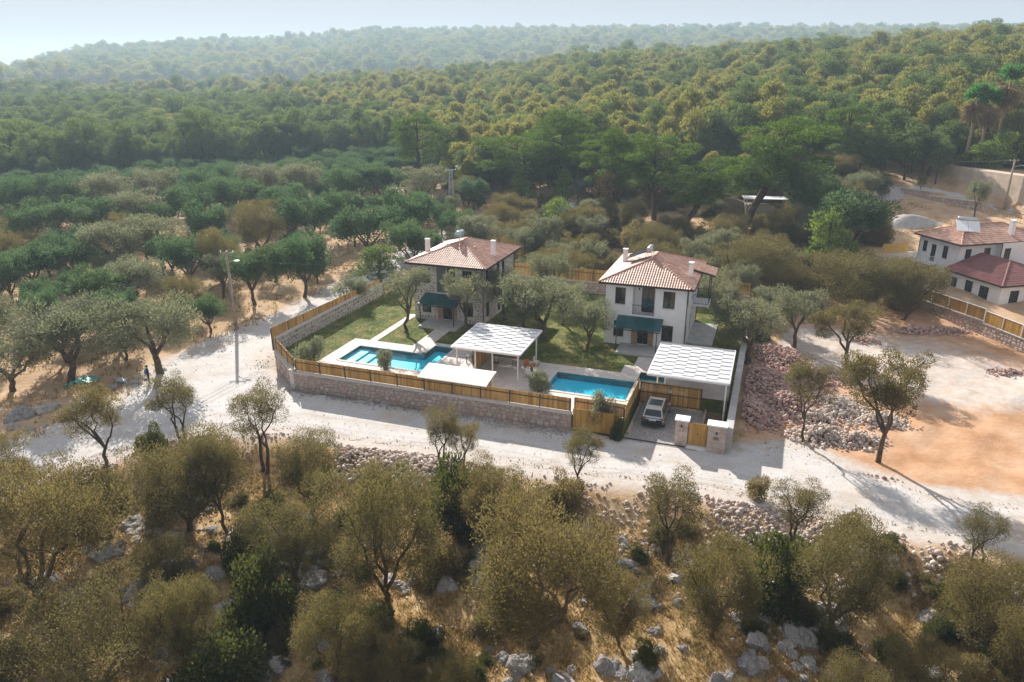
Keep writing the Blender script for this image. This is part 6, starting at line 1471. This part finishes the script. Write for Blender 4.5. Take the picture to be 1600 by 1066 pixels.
for r_, x, y, z, ad, left, vn in candidates(62, 225, 9000, 40):
    if y < 55 or not visible(x, y, z + 2): continue
    if left and r_ < 215:
        if vn > .38 and r_ < 150: continue
        rad = VR.uniform(2.0, 3.0)
        if not free(x, y, rad * .93): continue
        take(x, y, rad); GROVE.append((r_, x, y, z, rad / 2.7 * VR.uniform(.9, 1.1)))
    elif not left and r_ < 150:
        rad = VR.uniform(1.2, 2.3)
        if not free(x, y, rad * .5): continue
        take(x, y, rad * .85); k = VR.random()
        if k < .38: s = rad / 1.35; plant('scrub_bush', P_SCR[VR.randrange(3)], x, y, z, s, s * VR.uniform(.9, 1.3), VR.uniform(0, 6.28), *thicket_lab('brownish scrub bush', x, y, z), 'stems', 'foliage')
        elif k < .86: s = rad / 1.95; plant('olive_tree', (P_OLF + P_OLV)[VR.randrange(7)], x, y, z, s, s * VR.uniform(.9, 1.15), VR.uniform(0, 6.28), *thicket_lab('wild dusty olive', x, y, z))
        else: s = rad / 2.2; plant('shrub', P_SHR[VR.randrange(3)], x, y, z, s, s, VR.uniform(0, 6.28), *thicket_lab('dark green shrub', x, y, z), 'stems', 'foliage')
GROVE.sort(); grest = []
for i, (r_, x, y, z, s) in enumerate(GROVE):
    if i < 125: s *= VR.choice((.7, .85, 1, 1.1)); plant('olive_tree', P_OLX[VR.randrange(8)], x, y, z, s, s * VR.uniform(.85, 1.25), VR.uniform(0, 6.28), *grove_lab(x, y, z, r_))
    else: grest.append((x, y, z, s, VR.uniform(0, 6.28), VR.randrange(4)))
# pine belt and forest
FOR = []
for lo, hi, tries, rmin in ((120, 300, 20000, 1.6), (300, 560, 36000, 1.75), (560, 640, 3000, 2.6), (930, 1720, 62000, 3.9)):
    for r_, x, y, z, ad, left, vn in candidates(lo, hi, tries, 41):
        if left and (r_ < 215 or (r_ < 330 and VR.random() < .5)): continue
        if r_ < 150 and ad < 8: continue
        if r_ < 138 and ad < 30 and VR.random() < .5: continue
        if 79 < x < 100 and 95 < y < 139: continue
        if not visible(x, y, z + 5): continue
        rad = VR.uniform(rmin * .8, rmin * 1.6)
        if not free(x, y, rad * .8): continue
        take(x, y, rad); FOR.append((r_, x, y, z, rad, left))
FOR.sort(); NL, NR = 95, 175; rest = []
for r_, x, y, z, rad, left in FOR:
    s = rad / 2.35 * VR.uniform(.95, 1.25)
    if left and NL > 0: NL -= 1; plant('pine_tree', (P_PMD + P_PIN[:1])[NL % 4], x, y, z, s, s * VR.uniform(.95, 1.35), VR.uniform(0, 6.28), *belt_lab(x, y, z, r_))
    elif not left and NR > 0: NR -= 1; plant('pine_tree', (P_PFO + P_PMD)[NR % 7], x, y, z, s, s * VR.uniform(.8, 1.35), VR.uniform(0, 6.28), *forest_lab(x, y, z, r_))
    else: rest.append((x, y, z, s * (1.1 if r_ < 560 else 1.2), VR.uniform(0, 6.28), VR.choice((0, 1, 2, 3, 0, 1, 2, 5, 7, 8, 8)) if not left else VR.choice((4, 5, 6, 7, 8, 0))))
for k_, pr_ in enumerate(P_PIN):
    if pr_[1].name not in USED: x_, y_ = (60, -44)[k_] * 1.0, 215.0; plant('pine_tree', pr_, x_, y_, hz1(x_, y_), 1, 1, 0, ('pine rising above the forest edge behind the leaning pines', 'round pine behind the far rows of the grove')[k_], 'tree')
def scatter(name, label, cat, rest, protos):
    """the trees past the first few hundred: one object, crowns and trunks instanced on points"""
    me = bpy.data.meshes.new(name); me.vertices.add(len(rest)); A_ = np.array(rest, dtype=np.float32)
    me.vertices.foreach_set('co', A_[:, :3].ravel())
    for nm, c, ty in (('scl', 3, 'FLOAT'), ('rot', 4, 'FLOAT'), ('variant', 5, 'INT')):
        at_ = me.attributes.new(nm, ty, 'POINT'); at_.data.foreach_set('value', A_[:, c].astype(np.int32 if ty == 'INT' else np.float32))
    o = link_mesh(name, me); o['kind'] = 'stuff'; tag(o, label, cat)
    ng = bpy.data.node_groups.new(name + '_scatter', 'GeometryNodeTree')
    ng.interface.new_socket('Geometry', in_out='INPUT', socket_type='NodeSocketGeometry'); ng.interface.new_socket('Geometry', in_out='OUTPUT', socket_type='NodeSocketGeometry')
    N = ng.nodes; Lk = ng.links; gi = N.new('NodeGroupInput'); go = N.new('NodeGroupOutput'); jn = N.new('GeometryNodeJoinGeometry')
    def attr(nm, ty): n = N.new('GeometryNodeInputNamedAttribute'); n.data_type = ty; n.inputs[0].default_value = nm; return n.outputs[0]
    sc, ro, va = attr('scl', 'FLOAT'), attr('rot', 'FLOAT'), attr('variant', 'INT')
    cx = N.new('ShaderNodeCombineXYZ'); Lk.new(ro, cx.inputs[2]); er = N.new('FunctionNodeEulerToRotation'); Lk.new(cx.outputs[0], er.inputs[0])
    for k, pr in enumerate(protos):
        cobj, _t = USED[pr[1].name]; tob = [c for c in cobj.parent.children if c.data == pr[0]][0]
        j2 = N.new('GeometryNodeJoinGeometry')
        for ob in (cobj, tob):
            oi = N.new('GeometryNodeObjectInfo'); oi.transform_space = 'ORIGINAL'; oi.inputs['Object'].default_value = ob; Lk.new(oi.outputs['Geometry'], j2.inputs[0])
        cm = N.new('FunctionNodeCompare'); cm.data_type = 'INT'; cm.operation = 'EQUAL'; Lk.new(va, cm.inputs[2]); cm.inputs[3].default_value = k
        ip = N.new('GeometryNodeInstanceOnPoints'); Lk.new(gi.outputs[0], ip.inputs['Points']); Lk.new(cm.outputs[0], ip.inputs['Selection']); Lk.new(j2.outputs[0], ip.inputs['Instance'])
        Lk.new(er.outputs[0], ip.inputs['Rotation']); Lk.new(sc, ip.inputs['Scale']); Lk.new(ip.outputs[0], jn.inputs[0])
    Lk.new(jn.outputs[0], go.inputs[0]); md = o.modifiers.new('scatter', 'NODES'); md.node_group = ng
scatter('pine_forest', 'dense pine forest covering the hills up to the skyline', 'forest', rest, P_PFO + P_PMD + P_PIN)
if grest: scatter('olive_grove', 'farthest rows of the left olive grove merging into one mass', 'grove', grest, P_OLG)
print('FOREST', len(FOR), 'rest', len(rest), 'grove', len(GROVE))

# ------------------------------------------------------------------ rocks and rubble
def boulder_me(seed, sub=3):
    rr = random.Random(seed); bm = bmesh.new(); bmesh.ops.create_icosphere(bm, subdivisions=sub, radius=1)
    planes = [(Vector((rr.gauss(0, 1), rr.gauss(0, 1), rr.gauss(0, .8))).normalized(), rr.uniform(.55, .85)) for _ in range(9)]
    o1 = Vector((rr.random() * 9, rr.random() * 9, rr.random() * 9)); from mathutils import noise as mn
    for v in bm.verts:
        p = v.co.copy()
        for n_, d in planes:
            e = p.dot(n_) - d
            if e > 0: p -= n_ * e * .92
        q = p * 1.9 + o1; k = 1 + .26 * mn.noise(q) - .22 * abs(mn.noise(q * 2.3)) ** .7 + .07 * mn.noise(q * 5)
        v.co = p * k; v.co.z *= .85
    me = bpy.data.meshes.new('boulder'); bm.to_mesh(me); bm.free(); me.materials.append(MATS['karst'])
    for f in me.polygons: f.use_smooth = False
    return me
BO = [boulder_me(300 + i) for i in range(7)]; BR = random.Random(9); nb = 0
def boulder(x, y, s, label, group=None, flat=1.0):
    o = link_mesh('boulder', BO[BR.randrange(7)]); o.location = (x, y, hz1(x, y) - s * .05); o.scale = (s * BR.uniform(.8, 1.3), s * BR.uniform(.75, 1.2), s * BR.uniform(.65, 1.0) * flat); o.rotation_euler = (BR.uniform(-.3, .3), BR.uniform(-.3, .3), BR.uniform(0, 6.28)); tag(o, label, 'rock', group)
for px, py, w_, l in ((1000, 945, 62, 'largest grey boulder below the thin open olive right of centre'), (1062, 945, 30, 'pale boulder just right of the largest grey boulder'), (1055, 905, 36, 'pointed grey rock under the thin open olive'), (1290, 985, 70, 'broad weathered boulder at the foot of the shadowed olive'), (1240, 1000, 48, 'rough boulder left of the broad weathered boulder'), (1222, 962, 36, 'pale rock above the rough boulder'), (1100, 930, 40, 'grey rock pair left of the right foreground olive'),
    (1452, 965, 50, 'upright pale rock at the left of the low wide olive'), (700, 920, 48, 'grey rock at the left foot of the largest centre olive'), (680, 1000, 50, 'bluish rock in the shade at bottom centre'), (115, 935, 46, 'rounded rock under the very large left olive'), (170, 870, 50, 'dark rock by the trunk of the medium greenish olive'), (205, 825, 44, 'flat topped rock between the left olives'), (345, 965, 34, 'grey rock beside the round dark shrub'), (365, 1010, 42, 'heap shaped rock at the lower left'),
    (945, 1045, 55, 'grey boulder at the bottom right of centre'), (1190, 1040, 40, 'grey boulder near the bottom edge, right'), (480, 815, 34, 'rock under the bushy olive'), (905, 985, 40, 'shaded rock right of the largest centre olive'), (30, 655, 52, 'long grey boulder at the left road edge'), (75, 640, 46, 'pale blocky boulder at the left road edge')):
    p = ground_at(px, py); dep = p.y * math.cos(PITCH) + (CAM_H - p.z) * math.sin(PITCH); boulder(p.x, p.y, w_ * dep / FPX / 2, l)
for px in range(20, 280, 26):
    py = 690 - px * .42 + BR.uniform(-14, 14); p = ground_at(px, py); boulder(p.x, p.y, BR.uniform(.35, .75), 'grey boulder in the row along the left edge of the dirt road', 'boulders along the left road edge', .8)
def rock_lab(x, y, s):
    px, py = project(x, y, -1.4); h_ = 'left edge' if px < 270 else 'left part' if px < 530 else 'centre' if px < 800 else 'centre right' if px < 1000 else 'right part' if px < 1300 else 'right edge'
    v_ = 'upper' if py < 880 else 'middle' if py < 980 else 'bottom'; k = 'fist sized looking small' if s < .25 else 'medium' if s < .42 else 'large'
    k = 'small' if s < .25 else k
    return k + ' grey karst rock, ' + v_ + ' foreground, ' + h_, k + ' foreground rocks, ' + v_ + ' ' + h_
tr = 0
while nb < 292 and tr < 4000:
    tr += 1; px = BR.uniform(-20, 1620); py = BR.uniform(770, 1085); p = ground_at(px, py)
    if not inpoly(np.array([p.x]), np.array([p.y]), FG_POLY)[0] or polydist(np.array([p.x]), np.array([p.y]), ROAD_NEAR)[0] < 4.5: continue
    if vnoise(p.x, p.y, .33) < -.12: continue
    for _ in range(BR.choice((1, 2, 3, 4))):
        x, y = p.x + BR.gauss(0, .7), p.y + BR.gauss(0, .7); s = min(.95, .19 + BR.expovariate(3.8)); boulder(x, y, s, *rock_lab(x, y, s)); nb += 1
def rubble(name, pts, mat, label, cat='rubble', seed=1):
    """pts: (x,y,z,size); one stuff mesh of small angular stones"""
    rn = np.random.default_rng(seed); bm = bmesh.new(); bmesh.ops.create_icosphere(bm, subdivisions=1, radius=1); base = np.array([v.co[:] for v in bm.verts]); fa = np.array([[v.index for v in f.verts] for f in bm.faces]); bm.free()
    n = len(pts); A_ = np.array(pts); V = np.repeat(base[None], n, 0) * rn.uniform(.62, 1.2, (n, len(base), 1)); V = V * rn.uniform(.6, 1.15, (n, 1, 3))
    q = rn.normal(size=(n, 4)); q /= np.linalg.norm(q, axis=1, keepdims=True); w_, x, y, z = q.T
    M = np.stack([1 - 2 * (y * y + z * z), 2 * (x * y - z * w_), 2 * (x * z + y * w_), 2 * (x * y + z * w_), 1 - 2 * (x * x + z * z), 2 * (y * z - x * w_), 2 * (x * z - y * w_), 2 * (y * z + x * w_), 1 - 2 * (x * x + y * y)], -1).reshape(n, 3, 3)
    V = np.einsum('nij,nvj->nvi', M, V) * A_[:, 3][:, None, None] + A_[:, None, :3]
    F = (fa[None] + (np.arange(n) * len(base))[:, None, None]).reshape(-1, 3)
    o = link_mesh(name, np_mesh(name, V.reshape(-1, 3), F, [mat])); o['kind'] = 'stuff'; tag(o, label, cat); return o
rn = np.random.default_rng(5)
def strip(n, d0, d1, x0, x1, smin, smax, dens=None, rise=.0):
    out = []
    while len(out) < n:
        x = rn.uniform(x0, x1, 400); y = rn.uniform(28, 54, 400); ok = inpoly(x, y, FG_POLY); d = polydist(x, y, ROAD_NEAR); ok &= (d > d0) & (d < d1)
        if dens is not None: ok &= dens(x, y) > rn.random(400)
        x, y, d = x[ok], y[ok], d[ok]; z = hz(x, y); s = rn.uniform(smin, smax, len(x)) ** 1.0 * rn.choice([.6, .8, 1, 1.3], len(x))
        out += list(zip(x, y, z + s * .3 + rise * np.exp(-((d - 2.5) / 1.3) ** 2), s))
    return out[:n]
rubble('rubble_bank', strip(1700, .9, 4.2, -13, -1, .10, .2, lambda x, y: .35 + .65 * np.exp(-((x + 7) / 4) ** 2), .15), 'rubble_stone', 'bank of broken pinkish stones along the road below the pools', seed=1)
rubble('rubble_bank', strip(1500, .7, 4.0, -2, 24, .07, .17, lambda x, y: np.clip(.3 + vnoise(x, y, .4) * 1.2, 0.05, 1)), 'rubble_stone', 'scattered broken stones along the road bank right of the twin olives', seed=2)
rubble('rubble_bank', strip(1500, .8, 6.5, 8, 34, .08, .22, lambda x, y: np.clip(.15 + vnoise(x, y, .5) * 1.4, 0.02, 1)), 'rubble_stone', 'tumbled stones on the bank at the right of the road', seed=3)
rubble('rubble_bank', strip(900, .6, 3.5, -32, -14, .06, .15, lambda x, y: np.clip(.2 + vnoise(x, y, .5) * 1.3, 0.02, 1)), 'rubble_stone', 'small stones on the verge at the left of the road', seed=4)
rubble('stones', strip(2600, 4.5, 22, -32, 30, .05, .13, lambda x, y: np.clip(.1 + vnoise(x, y, .33) * 1.1, 0.02, 1)), 'rubble_stone', 'loose small stones in the dry grass of the foreground', seed=5)
def heap(cps, n, smin, smax):
    out = []
    for cx, cy_, rx, ry, h in cps:
        k = int(n * rx * ry / sum(c[2] * c[3] for c in cps)); u = rn.normal(size=(k, 2)) * .48; x = cx + u[:, 0] * rx; y = cy_ + u[:, 1] * ry
        ok = (~inpoly(x, y, COMP_POLY)) & (~inpoly(x, y, ROAD_POLY)); u, x, y = u[ok], x[ok], y[ok]
        z = hz(x, y) + h * np.exp(-(u ** 2).sum(1) * 2.2) * rn.uniform(.35, 1.0, len(x)); out += list(zip(x, y, z, rn.uniform(smin, smax, len(x)) * rn.choice([.7, 1, 1.3], len(x))))
    return out
def hp_(px, py): p = at(px, py, 0); return p.x, p.y
h_ = [(*hp_(1195, 600), 3.2, 4.2, 1.2), (*hp_(1230, 635), 3.0, 3.0, 1.2), (*hp_(1215, 560), 2.6, 4.0, 1.0), (*hp_(1180, 645), 2.2, 3.2, .8), (*hp_(1265, 590), 2.4, 3.0, .8)]
rubble('rubble_heap', heap(h_, 6500, .08, .19), 'rubble_red', 'big heap of reddish rubble stones right of the concrete wall', seed=6)
h_ = [(*hp_(1285, 682), 2.8, 1.5, .9), (*hp_(1335, 690), 2.2, 1.3, .8), (*hp_(1310, 640), 2.2, 2.6, .7), (*hp_(1375, 660), 2.0, 1.6, .6), (*hp_(1270, 655), 1.8, 1.5, .8)]
rubble('rubble_heap', heap(h_, 3200, .08, .2), 'rubble_stone', 'heap of pale rubble stones around the foot of the large olive on the plot', seed=7)
h_ = [(*hp_(1430, 520), 2.6, 1.6, .6), (*hp_(1480, 520), 2.4, 1.2, .5), (*hp_(1350, 535), 1.6, 1.0, .4), (*hp_(1575, 585), 2.0, 1.0, .4), (*hp_(1340, 755), 2.5, 1.0, .15)]
rubble('rubble_heap', heap(h_, 1500, .07, .17), 'rubble_red', 'low line of reddish rubble below the stone wall of the right house', seed=8)
a = rn.uniform(-.5, 25.3, 1100); d_ = np.abs(rn.normal(size=1100)) * .55; x = O0[0] + a * E1[0] - (d_ - .1) * E2[0]; y = O0[1] + a * E1[1] - (d_ - .1) * E2[1]
rubble('wall_foot_gravel', list(zip(x, y, np.full(1100, .045), rn.uniform(.025, .09, 1100))), 'gravel_grey', 'grey gravel debris along the foot of the long road wall', seed=11)
x = rn.uniform(-38, 40, 60000); y = rn.uniform(36, 80, 60000); ok = inpoly(x, y, ROAD_POLY) & ~inpoly(x, y, COMP_POLY); x, y = x[ok], y[ok]
de = np.minimum(polydist(x, y, ROAD_NEAR), polydist(x, y, ROAD_FAR)); ok = rn.random(len(x)) < .06 + .9 * np.exp(-de / .5); x, y = x[ok][:3200], y[ok][:3200]
rubble('loose_gravel', list(zip(x, y, np.full(len(x), .04), rn.uniform(.02, .065, len(x)))), 'rubble_stone', 'loose stones scattered on the pale dirt road', seed=12)
# sand and gravel mounds
def mound(px, py, rx, ry, h, label, mat='sand_grey'):
    p = ground_at(px, py); V = []; F = []; n, m = 24, 7
    for j in range(m + 1):
        t = j / m
        for i in range(n):
            a = 6.283 * i / n; q = t * (1 + .16 * math.sin(3 * a + px) + .08 * math.sin(7 * a)); x, y = p.x + math.cos(a) * rx * q, p.y + math.sin(a) * ry * q; V.append((x, y, hz1(x, y) - .1 + h * (math.cos(min(1, t) * math.pi) * .5 + .5) ** .8))
    for j in range(m):
        for i in range(n): F.append((j * n + i, (j + 1) * n + i, (j + 1) * n + (i + 1) % n, j * n + (i + 1) % n))
    o = link_mesh('gravel_mound', np_mesh('gravel_mound', np.array(V), F, [mat], None, True)); tag(o, label, 'mound')
mound(1382, 305, 4.2, 3.2, 2.0, 'bluish grey gravel mound beside the track at the forest edge'); mound(1415, 352, 6.0, 3.0, 1.6, 'long grey sand mound behind the right house'); mound(1135, 330, 8, 4, 2.2, 'pale earth mound left of the low shed', 'bed_soil')

# ------------------------------------------------------------------ dry grass
def grass(name, x, y, z, per, hmin, hmax, mat, label, seed, wd=.03, lean=.5):
    rn = np.random.default_rng(seed); n = len(x); P = np.repeat(np.stack([x, y, z], -1), per, 0); P[:, :2] += rn.normal(size=(len(P), 2)) * .12
    D = unit(np.stack([rn.normal(size=len(P)) * lean, rn.normal(size=len(P)) * lean, np.ones(len(P))], -1)); H = rn.uniform(hmin, hmax, len(P))
    S = rn.normal(size=(len(P), 3)); S[:, 2] = 0; S = unit(S) * wd
    V = np.stack([P - S, P + S, P + D * H[:, None]], 1).reshape(-1, 3)
    o = link_mesh(name, np_mesh(name, V, np.arange(len(V)).reshape(-1, 3), [mat])); o['kind'] = 'stuff'; tag(o, label, 'grass')
x = rn.uniform(-34, 34, 60000); y = rn.uniform(22, 52, 60000); ok = inpoly(x, y, FG_POLY) & (polydist(x, y, ROAD_NEAR) > 2.2) & (np.abs(x) < 5 + .78 * y) & (vnoise(x, y, .5) + rn.normal(size=60000) * .35 > -.15)
x, y = x[ok][:17000], y[ok][:17000]; grass('dry_grass', x, y, hz(x, y) - .03, 9, .12, .42, 'leaf_drygrass', 'golden dry grass between the rocks of the foreground', 1)
x = rn.uniform(-70, 70, 40000); y = rn.uniform(50, 130, 40000); ok = ~(inpoly(x, y, ROAD_POLY) | inpoly(x, y, COMP_POLY) | inpoly(x, y, LOT_POLY) | inpoly(x, y, PLOT3) | inpoly(x, y, FG_POLY)) & (vnoise(x, y, .3) > -.1)
x, y = x[ok][:7000], y[ok][:7000]; grass('dry_grass', x, y, hz(x, y) - .03, 6, .2, .5, 'leaf_drygrass', 'dry grass under the grove and scrub', 2, .05)
a = rn.uniform(-4.4, 36.4, 30000); b = rn.uniform(5, 34, 30000); ok = np.ones(30000, bool)
for q in P1 + P2 + SPA + DECK1 + DECK2 + [DRIVE] + BLD + [(4.5, 9.2, 15.5, 18.6), (25.5, 30.2, 14.9, 17.9), (31.6, 34.4, 19.8, 27), (15, 16.6, 4.4, 10.2)]: ok &= ~((a > q[0] - .1) & (a < q[1] + .1) & (b > q[2] - .1) & (b < q[3] + .1))
a, b = a[ok][:14000], b[ok][:14000]; x = O0[0] + a * E1[0] + b * E2[0]; y = O0[1] + a * E1[1] + b * E2[1]
grass('lawn_grass', x, y, np.full(len(x), 1.19), 4, .04, .11, 'leaf_lawn', 'short green lawn grass around the houses', 3, .03, .6)

# ------------------------------------------------------------------ air
def haze():
    mb = MB(); mb.box(-3400, 3400, -3400, 3400, -6, 118); o = mb.build('haze', 'haze_air'); o['kind'] = 'stuff'
m, t, o = newmat('haze_air'); pv = t.nodes.new('ShaderNodeVolumePrincipled'); pv.inputs['Color'].default_value = (0.60, 0.79, 0.96, 1); pv.inputs['Density'].default_value = HAZE_DENSITY; pv.inputs['Anisotropy'].default_value = 0.2
t.links.new(pv.outputs[0], o.inputs['Volume'])
haze()
